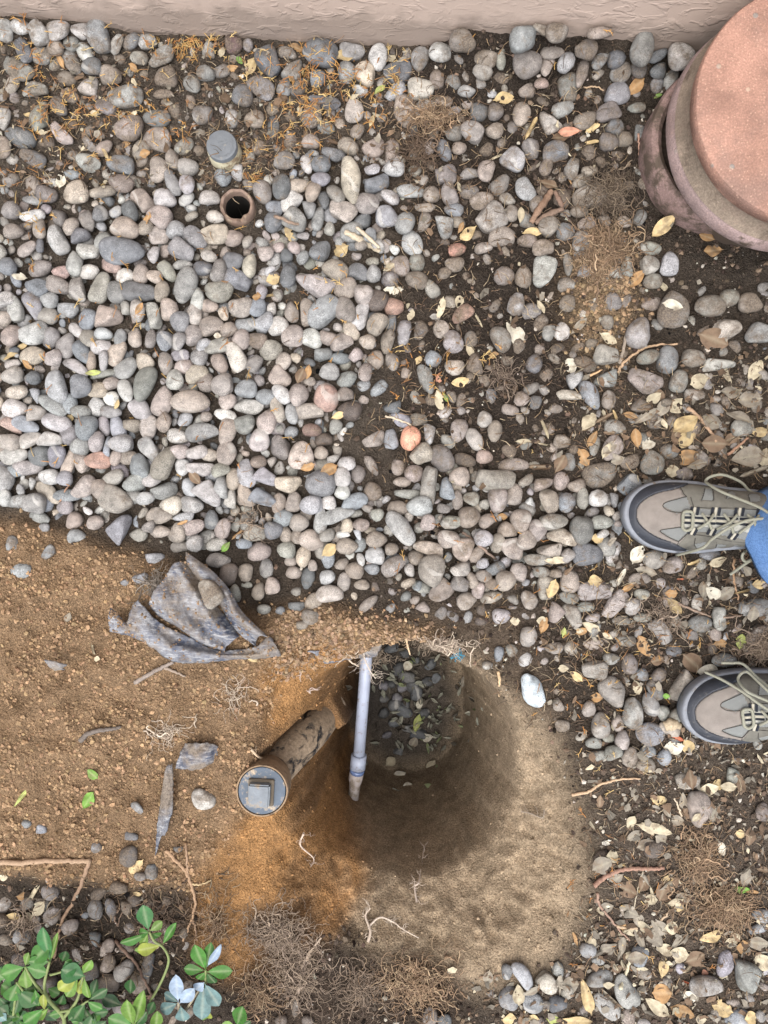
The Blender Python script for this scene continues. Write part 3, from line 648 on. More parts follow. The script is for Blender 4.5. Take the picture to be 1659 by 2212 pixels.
# base shapes shared by all stones: unit spheres, unevenly flattened
def ico(sub):
    bm = bmesh.new(); bmesh.ops.create_icosphere(bm, subdivisions=sub, radius=1)
    V = np.array([v.co[:] for v in bm.verts]); F = np.array([[v.index for v in f.verts] for f in bm.faces]); bm.free()
    return V, F
IV3, IF3 = ico(3)
def stone_shape(V, k):
    r = np.random.default_rng(100 + k)
    p = [2.0, 2.2, 2.45, 2.1, 2.7, 2.3, 2.0, 2.15, 2.9, 2.25, 2.05, 2.35, 2.1, 2.5, 2.2, 2.0, 3.2, 2.6, 3.6, 2.8, 3.0, 2.4, 4.0, 2.7][k % 24]
    n = (np.abs(V) ** p).sum(1) ** (-1 / p)
    W = V * n[:, None]
    egg = r.uniform(-.22, .22); W[:, 1] *= 1 + egg * W[:, 0]; W[:, 2] *= 1 + r.uniform(-.2, .2) * W[:, 0]
    bend = r.uniform(-.14, .14); W[:, 1] += bend * (W[:, 0] ** 2 - .3)
    f = np.zeros(len(V))
    for _ in range(7):
        d = r.normal(size=3); d /= np.linalg.norm(d)
        f += r.uniform(-.05, .05) * np.sin(V @ d * r.uniform(2, 5.5) + r.uniform(0, 6))
    # a few worn flats
    for _ in range(r.integers(1, 4) if k < 16 else r.integers(5, 9)):
        d = r.normal(size=3); d /= np.linalg.norm(d)
        h = W @ d; lim = r.uniform(.66, .9) * np.max(h) if k < 16 else r.uniform(.55, .85) * np.max(h)
        over = np.clip(h - lim, 0, None); W = W - d * (over * .75)[:, None]
    W = W * (1 + f)[:, None]
    return W / np.max(np.abs(W), axis=0)
NB = 24
BASE = [mk_mesh('river_stone', stone_shape(IV3, k), IF3) for k in range(NB)]
SH3 = [stone_shape(ico(2)[0], k) for k in range(NB)]
IV2, IF2 = ico(2)

def dirt_amount(u, v):
    """how much soil clings to the stones, by place"""
    d = .22
    d += .42 * float(sstep(760, 960, u)) * (1 - float(sstep(1500, 1700, v)) * .3)
    d += .46 * (1 - float(sstep(250, 480, v))) * (1 - float(sstep(620, 820, u)))
    d += .45 * float(sstep(1780, 1900, v)) * (1 - float(sstep(430, 600, u)))
    d -= .15 * float(sstep(980, 1080, v)) * (1 - float(sstep(1300, 1450, v))) * float(sstep(820, 900, u))
    d += .30 * float(samp(Z_BROWN, u, v))
    return float(np.clip(d, .05, .85))

def rot_stone(ang, tx, ty):
    return Euler((tx, ty, 0)).to_matrix().to_3x3() @ Matrix.Rotation(0, 3, 'Z') if False else (Euler((tx, ty, 0)).to_matrix() @ Matrix.Rotation(ang, 3, 'Z'))

occ = np.zeros((1160, 1010), bool)              # picture grid, 2 units a cell, offset -150
def ell_cells(u, v, a, b, ang):
    R = max(a, b)
    i0, i1 = int((u - R + 150) / 2), int((u + R + 150) / 2) + 1
    j0, j1 = int((v - R + 50) / 2), int((v + R + 50) / 2) + 1
    i0, j0 = max(i0, 0), max(j0, 0); i1, j1 = min(i1, occ.shape[1]), min(j1, occ.shape[0])
    if i1 <= i0 or j1 <= j0: return None
    I, J = np.meshgrid(np.arange(i0, i1), np.arange(j0, j1))
    du = I * 2 - 150 - u; dv = -(J * 2 - 50 - v)
    c, s = math.cos(ang), math.sin(ang)
    m = ((du * c + dv * s) / a) ** 2 + ((-du * s + dv * c) / b) ** 2 < 1
    return I[m], J[m]

DENSE = [(-130, 470), (100, 430), (330, 380), (560, 400), (640, 330), (860, 330), (880, 470), (830, 640), (800, 860), (740, 960), (800, 1090), (1000, 1010), (1200, 1040), (1340, 1080), (1330, 1210), (1150, 1260),
         (950, 1290), (720, 1190), (500, 1190), (250, 1140), (0, 1085), (-130, 1090)]
stones = []                                      # dicts: u v a b ang col z-layer
for (ox, oy), txt in STONES.items():
    for rec in txt.replace('\n', '').split(';'):
        f = rec.split()
        if len(f) != 6: continue
        X, Y, Lg, Wd, A = map(float, f[:5])
        stones.append(dict(u=ox + X * .5, v=oy + Y * .5, a=Lg * .25 * 1.06, b=Wd * .25 * 1.06, ang=math.radians(A), c=f[5], hand=True))
# ease apart stones whose outlines run into each other too far
for it in range(4):
    su = np.array([[s['u'], s['v']] for s in stones]); sr = np.array([math.sqrt(s['a'] * s['b']) for s in stones])
    mv = np.zeros_like(su)
    for i in range(len(stones)):
        d = su - su[i]; dist = np.hypot(d[:, 0], d[:, 1]) + 1e-6
        need = (sr + sr[i]) * .86 - dist
        k = (need > 0) & (np.arange(len(su)) != i)
        if k.any(): mv[i] -= (d[k] / dist[k][:, None] * np.minimum(need[k], 8)[:, None]).sum(0) * .28
    mv = np.clip(mv, -4, 4)
    for s, m in zip(stones, mv): s['u'] += m[0]; s['v'] += m[1]
# nothing lies where the pipes, the pedestal and the shoes stand
def blocked(s):
    for (u, v, r) in ((515, 452, 40), (483, 326, 36), (1598, 420, 196), (1535, 345, 120), (600, 1690, 60)):
        if math.hypot(s['u'] - u, s['v'] - v) < r + s['b'] * .75: return True
    q = (s['u'], s['v'])
    return in_poly(*q, [(1352, 1113), (1400, 1050), (1520, 1030), (1800, 1050), (1800, 1190), (1480, 1180), (1385, 1165)]) or in_poly(*q, [(1478, 1546), (1520, 1480), (1600, 1450), (1800, 1400), (1800, 1590), (1600, 1610), (1520, 1600)])
def in_poly(u, v, poly):
    ins = False; n = len(poly)
    for i in range(n):
        x1, y1 = poly[i]; x2, y2 = poly[(i + 1) % n]
        if (y1 > v) != (y2 > v) and u < (x2 - x1) * (v - y1) / (y2 - y1) + x1: ins = not ins
    return ins
stones = [s for s in stones if not blocked(s)]
for s in stones:
    if in_poly(s['u'], s['v'], DENSE): s['a'] *= 1.07; s['b'] *= 1.07
for s in stones:
    e = ell_cells(s['u'], s['v'], s['a'], s['b'], s['ang'])
    if e: occ[e[1], e[0]] = True

def in_poly(u, v, poly):
    ins = False; n = len(poly)
    for i in range(n):
        x1, y1 = poly[i]; x2, y2 = poly[(i + 1) % n]
        if (y1 > v) != (y2 > v) and u < (x2 - x1) * (v - y1) / (y2 - y1) + x1: ins = not ins
    return ins
TOPL = [(-130, 60), (300, 90), (900, 110), (900, 330), (600, 330), (300, 390), (-130, 450)]
RIGHT = [(880, 100), (1390, 130), (1390, 480), (1659, 540), (1780, 1040), (1350, 1060), (1000, 1000), (830, 800), (880, 470)]
LOWR = [(1180, 1210), (1780, 1200), (1780, 1640), (1240, 1640), (1100, 1400)]
BL = [(-130, 1930), (420, 1930), (420, 2330), (-130, 2330)]
BR = [(1060, 2110), (1780, 2060), (1780, 2330), (1050, 2330)]
HOLEZ = lambda u, v: tz(gx(u), gy(v)) < -.02
FILLPAL = ['g', 'l', 't', 'p', 'n', 'b', 'd', 'tl', 'lp', 'ul', 'gb', 'tn', 'ty', 'lb', 'td', 'pt', 'ln', 'tp', 'lw', 'up', 'nt']
prng = random.Random(11)
def fill(poly, tries, lo, hi, maxov, layer, dark=0, grid=None, jit=0):
    g = occ if grid is None else grid
    us = [p[0] for p in poly]; vs = [p[1] for p in poly]
    n = 0
    for _ in range(tries):
        u = prng.uniform(min(us), max(us)); v = prng.uniform(min(vs), max(vs))
        if not in_poly(u, v, poly) or HOLEZ(u, v): continue
        a = prng.uniform(lo, hi) * (1 - .35 * prng.random()); b = a * prng.uniform(.55, .95); ang = prng.uniform(0, math.pi)
        e = ell_cells(u, v, a, b, ang)
        if e is None or len(e[0]) == 0: continue
        if g[e[1], e[0]].mean() > maxov: continue
        g[e[1], e[0]] = True
        c = prng.choice(FILLPAL)
        if prng.random() < dark: c = prng.choice(['k', 'td', 'dt', 'tk', 'dn', 'nt', 't'])
        stones.append(dict(u=u, v=v, a=a, b=b, ang=ang, c=c, hand=False, layer=layer)); n += 1
    return n
fill(DENSE, 5000, 17, 27, .14, 0)
fill(DENSE, 7000, 10, 17, .26, -1)
fill(RIGHT, 1900, 11, 25, .13, -1, .92)
fill(TOPL, 1500, 11, 22, .14, -1, .8)
fill(LOWR, 520, 11, 23, .12, -1, .85)
fill([(620, 1200), (800, 1220), (940, 1290), (1120, 1270), (1180, 1330), (1060, 1350), (960, 1330), (800, 1310), (640, 1290)], 500, 12, 22, .08, -1, .7)
fill(BL, 160, 14, 24, .10, -1, .9)
fill(BR, 130, 12, 22, .10, -1, .4)
under = np.zeros_like(occ)
fill(DENSE, 12000, 15, 27, .16, -2, .1, under)
stones = [s for s in stones if s['hand'] or not blocked(s)]
n_hand = sum(s['hand'] for s in stones)

# settle each stone on the soil: position, half axes in metres, tilt
def settle(s, i):
    r = random.Random(900 + i)
    u, v = s['u'], s['v']
    br = float(samp(Z_BROWN, u, v)); dense = in_poly(u, v, DENSE)
    c_ratio = r.uniform(.52, .84)
    zt0 = tz(gx(u), gy(v))
    lay = s.get('layer', 0)
    base = .010 if dense else .001
    base += r.uniform(-.003, .004)
    if lay == -2: base = -.008 + r.uniform(-.003, .004)
    if lay == -1: base = .000 if dense else -.004
    d = 1 / FPX
    z = zt0 + base + .006
    for _ in range(3):
        p = P(u, v, z)
        zt = tz(p[0], p[1])
        a = s['a'] * (H - z) * d; b = s['b'] * (H - z) * d; c = b * c_ratio
        z = max(zt, -.05) + base + c * (.42 if not br > .5 else .02)
    x, y = p[0], p[1]
    ylim = wall_y(x) - b * .9 - .004
    if y > ylim:
        y = ylim
        if v < CV - 50: z = min(max(z, H - y * FPX / (CV - v)), zt + .065)
    ti = .22 if dense else .16
    s.update(x=x, y=y, z=z, A=a, B=b, C=c, tx=r.uniform(-ti, ti), ty=r.uniform(-ti, ti), k=r.randrange(NB), flip=r.random() < .5)
    s['dirt'] = float(np.clip(dirt_amount(u, v) + r.uniform(-.22, .28) + (.22 if 'k' in s['c'] else 0) - (.3 if s['c'][0] in 'Lws' else 0), 0.02, .9))
    s['rgb'] = palette(s['c']) * r.uniform(.88, 1.14) * np.array([r.uniform(.97, 1.03), 1, r.uniform(.96, 1.04)])
    # raise the height map
    R = max(a, b)
    i0, j1 = hm_idx(x - R, y - R); i1, j0 = hm_idx(x + R, y + R)
    I, J = np.meshgrid(np.arange(i0, i1 + 1), np.arange(j0, j1 + 1))
    dx = gx(hmU[I]) - x; dy = gy(hmV[J]) - y
    ca, sa = math.cos(s['ang']), math.sin(s['ang'])
    q = ((dx * ca + dy * sa) / a) ** 2 + ((-dx * sa + dy * ca) / b) ** 2
    hh = z + c * np.sqrt(np.clip(1 - q, 0, 1))
    w = q < 1
    HM[J[w], I[w]] = np.maximum(HM[J[w], I[w]], hh[w])
for i, s in enumerate(stones): settle(s, i)

def stone_mat(s):
    return Euler((s['tx'], s['ty'], 0)).to_matrix() @ Matrix.Rotation(s['ang'] + (math.pi if s['flip'] else 0), 3, 'Z')

# the 300 that show largest are things of their own, the rest one mass
vis = [s for s in stones if s['hand'] and -5 < s['u'] < 1664 and -5 < s['v'] < 2217]
vis.sort(key=lambda s: -s['a'] * s['b'])
single = vis[:290]
for s in single: s['single'] = True

MARKS = [(70, 110, 'against the stucco wall in the top left corner'), (270, 90, 'under the wall among the first row of stones'), (480, 120, 'near the wall beside orange needles'),
         (700, 120, 'at the wall foot left of the dark soil'), (120, 260, 'in the needle-strewn soil near the left edge'), (300, 240, 'in bare soil left of the round plastic cap'),
         (410, 330, 'just left of the round plastic cap'), (560, 230, 'right of the round plastic cap'), (730, 200, 'among needles below the wall'), (90, 420, 'by the white leaf scrap at the left edge'),
         (430, 450, 'left of the open clay pipe'), (590, 440, 'right of the open clay pipe'), (760, 390, 'beside the long cream stone'), (240, 510, 'in the dense bed above its left half'),
         (640, 560, 'in the dense bed below the clay pipe'), (900, 130, 'at the wall beside piled dark soil'), (1130, 110, 'heaped with others on the wall foot'), (1330, 130, 'between the wall and the terracotta pedestal'),
         (1000, 260, 'in the dark soil below the wall'), (1160, 250, 'in dark soil left of the pedestal'), (1000, 440, 'in soil beside the root mat'), (1230, 400, 'by the brown root mat left of the pedestal'),
         (1440, 570, 'below the terracotta pedestal'), (70, 640, 'at the left edge of the dense bed'), (240, 690, 'in the upper left of the dense bed'), (430, 680, 'in the middle of the dense bed'),
         (600, 680, 'in the right part of the dense bed'), (780, 640, 'where the dense bed meets dark soil'), (90, 860, 'at the left edge below the bed middle'), (260, 860, 'in the lower left of the dense bed'),
         (430, 860, 'in the dense bed left of the reddish stone'), (600, 850, 'beside the reddish pink stone'), (760, 820, 'right of the reddish pink stone'), (100, 1030, 'on the lower left fringe of the bed'),
         (290, 1030, 'above the brown spoil heap'), (480, 1030, 'above the torn fabric'), (640, 1020, 'left of the big flat round stone'), (780, 1000, 'in the dirty stones above the hole'),
         (960, 700, 'in the dark soil by the white leaf'), (1120, 680, 'in crumbly soil right of the white leaf'), (940, 880, 'near the salmon pink stone'), (1100, 880, 'in bare dark soil left of the litter'),
         (1300, 700, 'below the tan soil spill'), (1430, 760, 'beside dry leaves at the right'), (1580, 680, 'at the right edge above the shoes'), (1330, 900, 'in leaf litter above the upper shoe'),
         (960, 1030, 'in the dense patch above the hole'), (1130, 1060, 'left of the upper shoe tip'), (1280, 1080, 'touching the toe of the upper shoe'), (900, 1200, 'at the stony lip of the hole'),
         (700, 1230, 'right of the torn fabric'), (560, 1200, 'at the top end of the torn fabric'), (300, 1200, 'half sunk in the brown spoil heap'), (80, 1200, 'buried in the brown spoil at the left edge'),
         (1100, 1230, 'below the dense patch, left of the leaves'), (1280, 1250, 'in leaf-strewn soil below the upper shoe'), (1480, 1280, 'between the two shoes'), (1620, 1310, 'at the right edge between the shoes'),
         (1160, 1480, 'on bare soil beside the hole rim'), (1330, 1420, 'in soil left of the lower shoe'), (1400, 1560, 'beside the lower shoe tip'), (1350, 1640, 'below the lower shoe tip'),
         (440, 1720, 'left of the blue cleanout plug'), (280, 1850, 'at the foot of the spoil heap'), (130, 1930, 'by the pale leaves at lower left'), (300, 2030, 'above the green shrub'), (200, 2150, 'under the green shrub'),
         (620, 2130, 'among the root mats at the bottom'), (1500, 1740, 'in the litter right of the hole'), (1180, 2120, 'at the bottom edge of the bare tan soil'), (1330, 2130, 'under bright leaves at the bottom'), (1560, 2110, 'in the bottom right corner litter')]
areas = sorted(s['a'] * s['b'] for s in single)
for s in single:
    m = min(MARKS, key=lambda k: (k[0] - s['u']) ** 2 + (k[1] - s['v']) ** 2)
    q = s['a'] / s['b']
    shp = 'elongated' if q > 1.75 else 'oval' if q > 1.28 else 'roundish'
    ar = s['a'] * s['b']
    siz = 'large ' if ar > areas[int(len(areas) * .72)] else ''
    s['lab'] = f"{siz}{cname(s['c'])} {shp} stone {m[2]}"
ORD = ['', 'second ', 'third ', 'fourth ', 'fifth ', 'sixth ', 'seventh ']
from collections import defaultdict
bylab = defaultdict(list)
for s in single: bylab[s['lab']].append(s)
NUMW = {2: 'two', 3: 'three', 4: 'four', 5: 'five', 6: 'six', 7: 'seven'}
for lab, ss in bylab.items():
    if len(ss) == 1: continue
    ss.sort(key=lambda s: s['u'])
    for i, s in enumerate(ss):
        if len(ss) == 2: w = ('left', 'right')[i] + ' one of two'
        elif i == 0: w = 'leftmost of ' + NUMW.get(len(ss), 'several')
        elif i == len(ss) - 1: w = 'rightmost of ' + NUMW.get(len(ss), 'several')
        elif len(ss) == 3: w = 'middle of three'
        else: w = ORD[i].strip() + ' from left of ' + NUMW.get(len(ss), 'several')
        s['lab'] = lab + ', ' + w
def fit16(t):
    for a, b in ((' of the dense bed', ' of the bed'), (' lower right root mat', ' root mat'), (' one of two', ' of two'), (' inner one of several', ' inner of several'), (' of the bare tan soil', ' of bare soil'), (' in the ', ' in '), (' the ', ' ')):
        if len(t.replace(',', '').split()) <= 16: break
        t = t.replace(a, b)
    return t
for s in single:
    o = link('river_stone', BASE[s['k']], M_PEB)
    o.matrix_world = Matrix.Translation((s['x'], s['y'], s['z'])) @ stone_mat(s).to_4x4() @ Matrix.Diagonal((s['A'], s['B'], s['C'], 1))
    o.color = (*s['rgb'], s['dirt'])
    tag(o, fit16(s['lab']), 'stone', 'river stones in the bed')
acc = Acc()
for s in stones:
    if s.get('single'): continue
    R = np.array(stone_mat(s))
    V = (SH3[s['k']] * [s['A'], s['B'], s['C']]) @ R.T + [s['x'], s['y'], s['z']]
    acc.add(V, IF2, np.array([*s['rgb'], s['dirt']]))
tag(link('small_river_stones', acc.mesh('small_river_stones'), M_PEBA), 'smaller river stones filling the gaps of the stone bed', None, None, 'stuff')
print('stones', len(stones), 'hand', n_hand)
# ------------------------------------------------------------------ lathe and box helpers
def lathe(name, prof, n=64, cap_first=True, cap_last=True, jitter=0, seed=0):
    """prof: (radius, z) from bottom to top, outside then in"""
    V = []; F = []
    r_ = np.random.default_rng(seed); ph = r_.uniform(0, 6, 6)
    for (r, z) in prof:
        for k in range(n):
            a = 2 * math.pi * k / n
            j = 1 + jitter * (math.sin(3 * a + ph[0]) * .5 + math.sin(7 * a + ph[1]) * .3 + math.sin(13 * a + ph[2] + z * 90) * .3)
            V.append((r * j * math.cos(a), r * j * math.sin(a), z))
    m = len(prof)
    faces = []
    for i in range(m - 1):
        for k in range(n):
            k2 = (k + 1) % n
            faces.append((i * n + k, i * n + k2, (i + 1) * n + k2, (i + 1) * n + k))
    if cap_first: faces.append(tuple(range(n - 1, -1, -1)))
    if cap_last: faces.append(tuple((m - 1) * n + k for k in range(n)))
    me = bpy.data.meshes.new(name); me.from_pydata(V, [], faces)
    for p in me.polygons: p.use_smooth = len(p.vertices) == 4
    me.set_sharp_from_angle(angle=math.radians(40)); me.update()
    return me
def box_me(name, sx, sy, sz, bev=.001):
    bm = bmesh.new(); bmesh.ops.create_cube(bm, size=1)
    for v in bm.verts: v.co = Vector((v.co.x * sx, v.co.y * sy, v.co.z * sz))
    bmesh.ops.bevel(bm, geom=bm.edges[:], offset=bev, segments=2, affect='EDGES')
    me = bpy.data.meshes.new(name); bm.to_mesh(me); bm.free(); return me
def raise_hm_disc(x, y, r, z):
    i0, j1 = hm_idx(x - r, y - r); i1, j0 = hm_idx(x + r, y + r)
    I, J = np.meshgrid(np.arange(i0, i1 + 1), np.arange(j0, j1 + 1))
    m = (gx(hmU[I]) - x) ** 2 + (gy(hmV[J]) - y) ** 2 < r * r
    HM[J[m], I[m]] = np.maximum(HM[J[m], I[m]], z)

# ------------------------------------------------------------------ terracotta pedestal
def terracotta(name, col, fleck, dirt):
    m, nt, b = new_mat(name, .72, .3)
    p = pos(nt)
    c = mixc(nt, .8, col, ramp(nt, noise(nt, p, 16, 7, .66), [(.3, .58), (.7, 1.34)]), 'MULTIPLY')
    c = mixc(nt, ramp(nt, noise(nt, p, 9, 6, .7), [(.52, 0), (.66, .55)]), c, (.20, .13, .105))
    c = mixc(nt, .6, c, ramp(nt, noise(nt, p, 380, 3, .6), [(.3, .6), (.55, 1.0), (.75, 1.6)]), 'MULTIPLY')
    v = N(nt, 'ShaderNodeTexVoronoi'); v.inputs['Scale'].default_value = 62; nt.links.new(p, v.inputs['Vector'])
    keep = ramp(nt, v.outputs['Color'], [(.72, 0), (.76, 1)])
    spot = math_(nt, 'MULTIPLY', ramp(nt, v.outputs['Distance'], [(.16, 1), (.26, 0)]), keep)
    v2 = N(nt, 'ShaderNodeTexVoronoi'); v2.inputs['Scale'].default_value = 210; nt.links.new(p, v2.inputs['Vector'])
    spot2 = math_(nt, 'MULTIPLY', ramp(nt, v2.outputs['Distance'], [(.16, 1), (.28, 0)]), ramp(nt, v2.outputs['Color'], [(.5, 0), (.55, 1)]))
    gcol = mixc(nt, ramp(nt, noise(nt, p, 60, 1), [(.42, 0), (.58, 1)]), (.19, .19, .175), (.40, .30, .22))
    c = mixc(nt, math_(nt, 'MULTIPLY', spot, fleck * .75), c, gcol)
    c = mixc(nt, math_(nt, 'MULTIPLY', spot2, fleck * .3), c, (.62, .42, .30))
    if dirt:
        d = ramp(nt, noise(nt, p, 26, 7, .7), [(.62 - dirt * .4, 0), (.74 - dirt * .4, 1)])
        c = mixc(nt, d, c, (.085, .062, .046))
    nt.links.new(c, b.inputs['Base Color'])
    bump(nt, b, math_(nt, 'ADD', noise(nt, p, 330, 5), math_(nt, 'MULTIPLY', spot, .6)), .0013, .8)
    return m
PX, PY = .5620, .5310
ped = empty('pedestal', (PX, PY, 0), 'round terracotta coloured concrete pedestal with speckled top near the wall', 'pedestal')
top_me = lathe('top_slab', [(.152, .142), (.155, .1445), (.1578, .160), (.1578, .166), (.156, .1695), (.151, .171), (.09, .1715), (.02, .1713)], 96, jitter=.003, seed=1)
link('top_slab', top_me, terracotta('speckled terracotta', (.295, .168, .125), 1.0, 0), ped)
cove_me = lathe('cove', [(.163, .113), (.159, .118), (.156, .126), (.153, .134), (.152, .143)], 96, jitter=.002, seed=2)
link('cove', cove_me, terracotta('weathered terracotta side', (.21, .165, .125), .3, .25), ped)
ring_me = lathe('rim_ring', [(.150, .077), (.158, .0785), (.164, .082), (.1665, .088), (.1665, .097), (.1655, .103), (.162, .111), (.157, .1155)], 96, jitter=.004, seed=3)
link('rim_ring', ring_me, terracotta('dusty mauve terracotta', (.30, .22, .205), .55, .12), ped)
neck_me = lathe('neck', [(.128, -.03), (.130, .01), (.138, .05), (.151, .079)], 96, jitter=.006, seed=4)
link('neck', neck_me, terracotta('stained terracotta neck', (.12, .075, .055), .2, .6), ped)
raise_hm_disc(PX, PY, .172, .10)
foot = empty('concrete_edging', (.508, .540, 0), 'curved mauve concrete ring half buried beside the pedestal base', 'edging')
fm = lathe('outer_ring', [(.112, -.03), (.121, .0), (.122, .045), (.119, .052), (.110, .054), (.104, .05), (.102, .0), (.10, -.03)], 80, False, False, jitter=.008, seed=5)
link('outer_ring', fm, terracotta('dirty mauve concrete', (.26, .175, .155), .5, .42), foot)
fi = lathe('soil_fill', [(.1035, .02), (.1, .034), (.05, .038)], 48, False, True, jitter=.004, seed=6)
link('soil_fill', fi, plain('dark soil fill', (.045, .034, .026), .95, .1, .6, 150, bmp=.004, bscale=160), foot)
raise_hm_disc(.500, .545, .115, .05)

# ------------------------------------------------------------------ round plastic cap and open pipe
p = P(475, 306, .045)
cap = empty('pipe_cap', (p[0], p[1], -.010), 'flat grey plastic pipe cap with embossed lettering among pebbles', 'pipe cap')
capm = plain('weathered grey plastic', (.120, .130, .140), .55, .35, .25, 120, dirt=.02, dcol=(.25, .21, .16), dscale=60)
cm = lathe('cap_top', [(.0222, .012), (.0228, .03), (.0228, .0425), (.0218, .0447), (.020, .0452), (.006, .0452)], 48)
link('cap_top', cm, capm, cap)
sk = lathe('pipe_stub', [(.0275, -.04), (.0272, .0), (.0245, .018), (.0236, .034), (.0226, .036)], 48, jitter=.014, seed=9)
link('pipe_stub', sk, plain('glue-stained pale plastic', (.42, .385, .27), .6, .3, .5, 60, dirt=.3, dcol=(.20, .15, .095), dscale=45), cap)
# raised letters: worn strokes standing round the rim and in two short lines at the centre
ac = Acc()
def stroke(x, y, ang, l, w, h):
    c, s = math.cos(ang), math.sin(ang)
    V = []
    for zz in (0, h):
        for (a, b2) in ((-l, -w), (l, -w), (l, w), (-l, w)):
            V.append((x + a * c - b2 * s, y + a * s + b2 * c, .0452 + zz))
    ac.add(V, [(4, 5, 6, 7), (0, 1, 5, 4), (1, 2, 6, 5), (2, 3, 7, 6), (3, 0, 4, 7)])
rl = random.Random(4)
for k in range(30):
    a = math.radians(-130 + k * 5.2)
    r = .0172
    x, y = r * math.cos(a), r * math.sin(a)
    stroke(x, y, a + rl.choice([0, 0, .35, -.35]), .0013, .00022, .00035)
    if rl.random() < .55:
        r2 = r + rl.choice([.0011, -.0011, 0]); a2 = a + .035
        stroke(r2 * math.cos(a2), r2 * math.sin(a2), a2 + math.pi / 2, .0005, .0002, .00035)
for k in range(7):
    stroke(-.004 + k * .0019, .0035 + k * .0006, 1.3, .0011, .0002, .00035); stroke(.001 + k * .0013, .0 + k * .0005, 1.3, .0008, .0002, .00035)
link('lettering', ac.mesh('lettering', False), capm, cap)
raise_hm_disc(p[0], p[1], .022, .045)

p = P(508, 437, .03)
pipe = empty('clay_pipe', (p[0], p[1], -.010), 'open brown clay pipe with a chipped rim among pebbles', 'pipe')
pm = plain('brown fired clay', (.185, .128, .098), .75, .25, .5, 60, dirt=.2, dcol=(.26, .20, .14), dscale=50, bmp=.001, bscale=200)
pr = [(.0262, -.06), (.0262, .022), (.0254, .0285), (.0238, .031), (.0205, .0295), (.0192, .024), (.0190, .016)]
pme = lathe('pipe_wall', pr, 72, False, False, jitter=.012, seed=12)
for v in pme.vertices:                       # a bite out of the lower rim
    a = math.atan2(v.co.y, v.co.x); r = math.hypot(v.co.x, v.co.y)
    bite = math.exp(-((a + 1.25) / .22) ** 2) * .008
    if v.co.z > .015: v.co.z -= bite + .0012 * math.sin(9 * a)
    if r < .022 and v.co.z > .01:
        q = math.exp(-((a + 1.15) / .3) ** 2); v.co.x *= 1 - .16 * q; v.co.y *= 1 - .16 * q
link('pipe_wall', pme, pm, pipe)
pli = lathe('shaded_bore', [(.0189, .0165), (.0187, -.05), (.0187, -.25)], 48, False, False)
link('shaded_bore', pli, plain('shade-darkened pipe bore', (.020, .018, .016), .9, .1, .5, 60), pipe)  # inner wall coloured dark in place of the shade inside the pipe
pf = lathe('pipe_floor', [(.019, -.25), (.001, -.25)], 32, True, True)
link('pipe_floor', pf, plain('shade-blackened pipe floor', (.012, .011, .010), .9, .1), pipe)  # bottom of the bore, its shade painted as near-black
# ------------------------------------------------------------------ cleanout riser with plug
top_p = P(566, 1708, .03); bot_p = P(716, 1522, -.25)
axisv = Vector(top_p - bot_p).normalized()
rise = empty('cleanout_riser', top_p, 'black mud-smeared drain riser with square-headed blue-black plug leaning in hole', 'drain pipe')

def mudpipe():
    m, nt, b = new_mat('mud-smeared black plastic', .6, .3)
    o = objc(nt)
    mp = N(nt, 'ShaderNodeMapping'); nt.links.new(o, mp.inputs[0]); mp.inputs['Scale'].default_value = (1, 1, .55)
    n = noise(nt, mp.outputs[0], 38, 7, .72, .6)
    d = ramp(nt, n, [(.40, 0), (.47, 1)])
    mud = mixc(nt, .8, (.27, .205, .14), ramp(nt, noise(nt, o, 160, 4), [(.3, .6), (.7, 1.35)]), 'MULTIPLY')
    c = mixc(nt, d, (.020, .021, .023), mud)
    nt.links.new(c, b.inputs['Base Color'])
    nt.links.new(ramp(nt, d, [(0, .42), (1, .92)]), b.inputs['Roughness'])
    bump(nt, b, math_(nt, 'ADD', d, noise(nt, o, 300, 4)), .0018, .8)
    return m
M_MUD = mudpipe()
plen = float(np.linalg.norm(top_p - bot_p))
_b = Vector(bot_p - top_p); _p = [Vector((0, 0, -.03)), Vector((0, 0, -.05)), Vector((0, 0, -.06)) + _b * .12, _b * .6, _b * .85, _b * .97]
_V, _F = tube_geo(smooth_path([tuple(q) for q in _p], 8), .0320, sides=40)
link('pipe_body', quads_to_mesh('pipe_body', _V, _F), M_MUD, rise)
hb = lathe('hub', [(.0315, -.066), (.035, -.058), (.0380, -.044), (.0388, -.034), (.0388, -.002), (.0380, .0012), (.0362, .0015), (.0355, -.004)], 64, False, False, jitter=.006, seed=22)
link('hub', hb, plain('mud-caked hub', (.235, .165, .105), .9, .15, .7, 60, dirt=.2, dcol=(.024, .024, .026), dscale=34, bmp=.0015, bscale=220), rise)
M_PLUG = plain('blue-black plastic plug', (.040, .060, .088), .5, .4, .55, 60, dirt=.30, dcol=(.30, .235, .16), dscale=42, bmp=.0006, bscale=200)
pl = lathe('plug', [(.0353, -.012), (.0353, -.001), (.0345, .0004), (.032, .0008), (.004, .0008)], 64)
plug = link('plug', pl, M_PLUG, rise)
sq = box_me('square_head', .0315, .0335, .019, .0022)
sqo = link('square_head', sq, plain('worn plug head', (.12, .137, .155), .5, .35, .6, 70, dirt=.25, dcol=(.20, .155, .105), dscale=40), plug)
sqo.location = (-.002, -.002, .0098); sqo.rotation_euler = (0, 0, -.05)
# stepped foot under the head, slightly wider
sf = box_me('head_base', .038, .039, .006, .001)
so = link('head_base', sf, plain('dirty plug base', (.12, .098, .072), .8, .2, .5, 80), plug)
so.location = (-.001, -.001, .0032); so.rotation_euler = sqo.rotation_euler
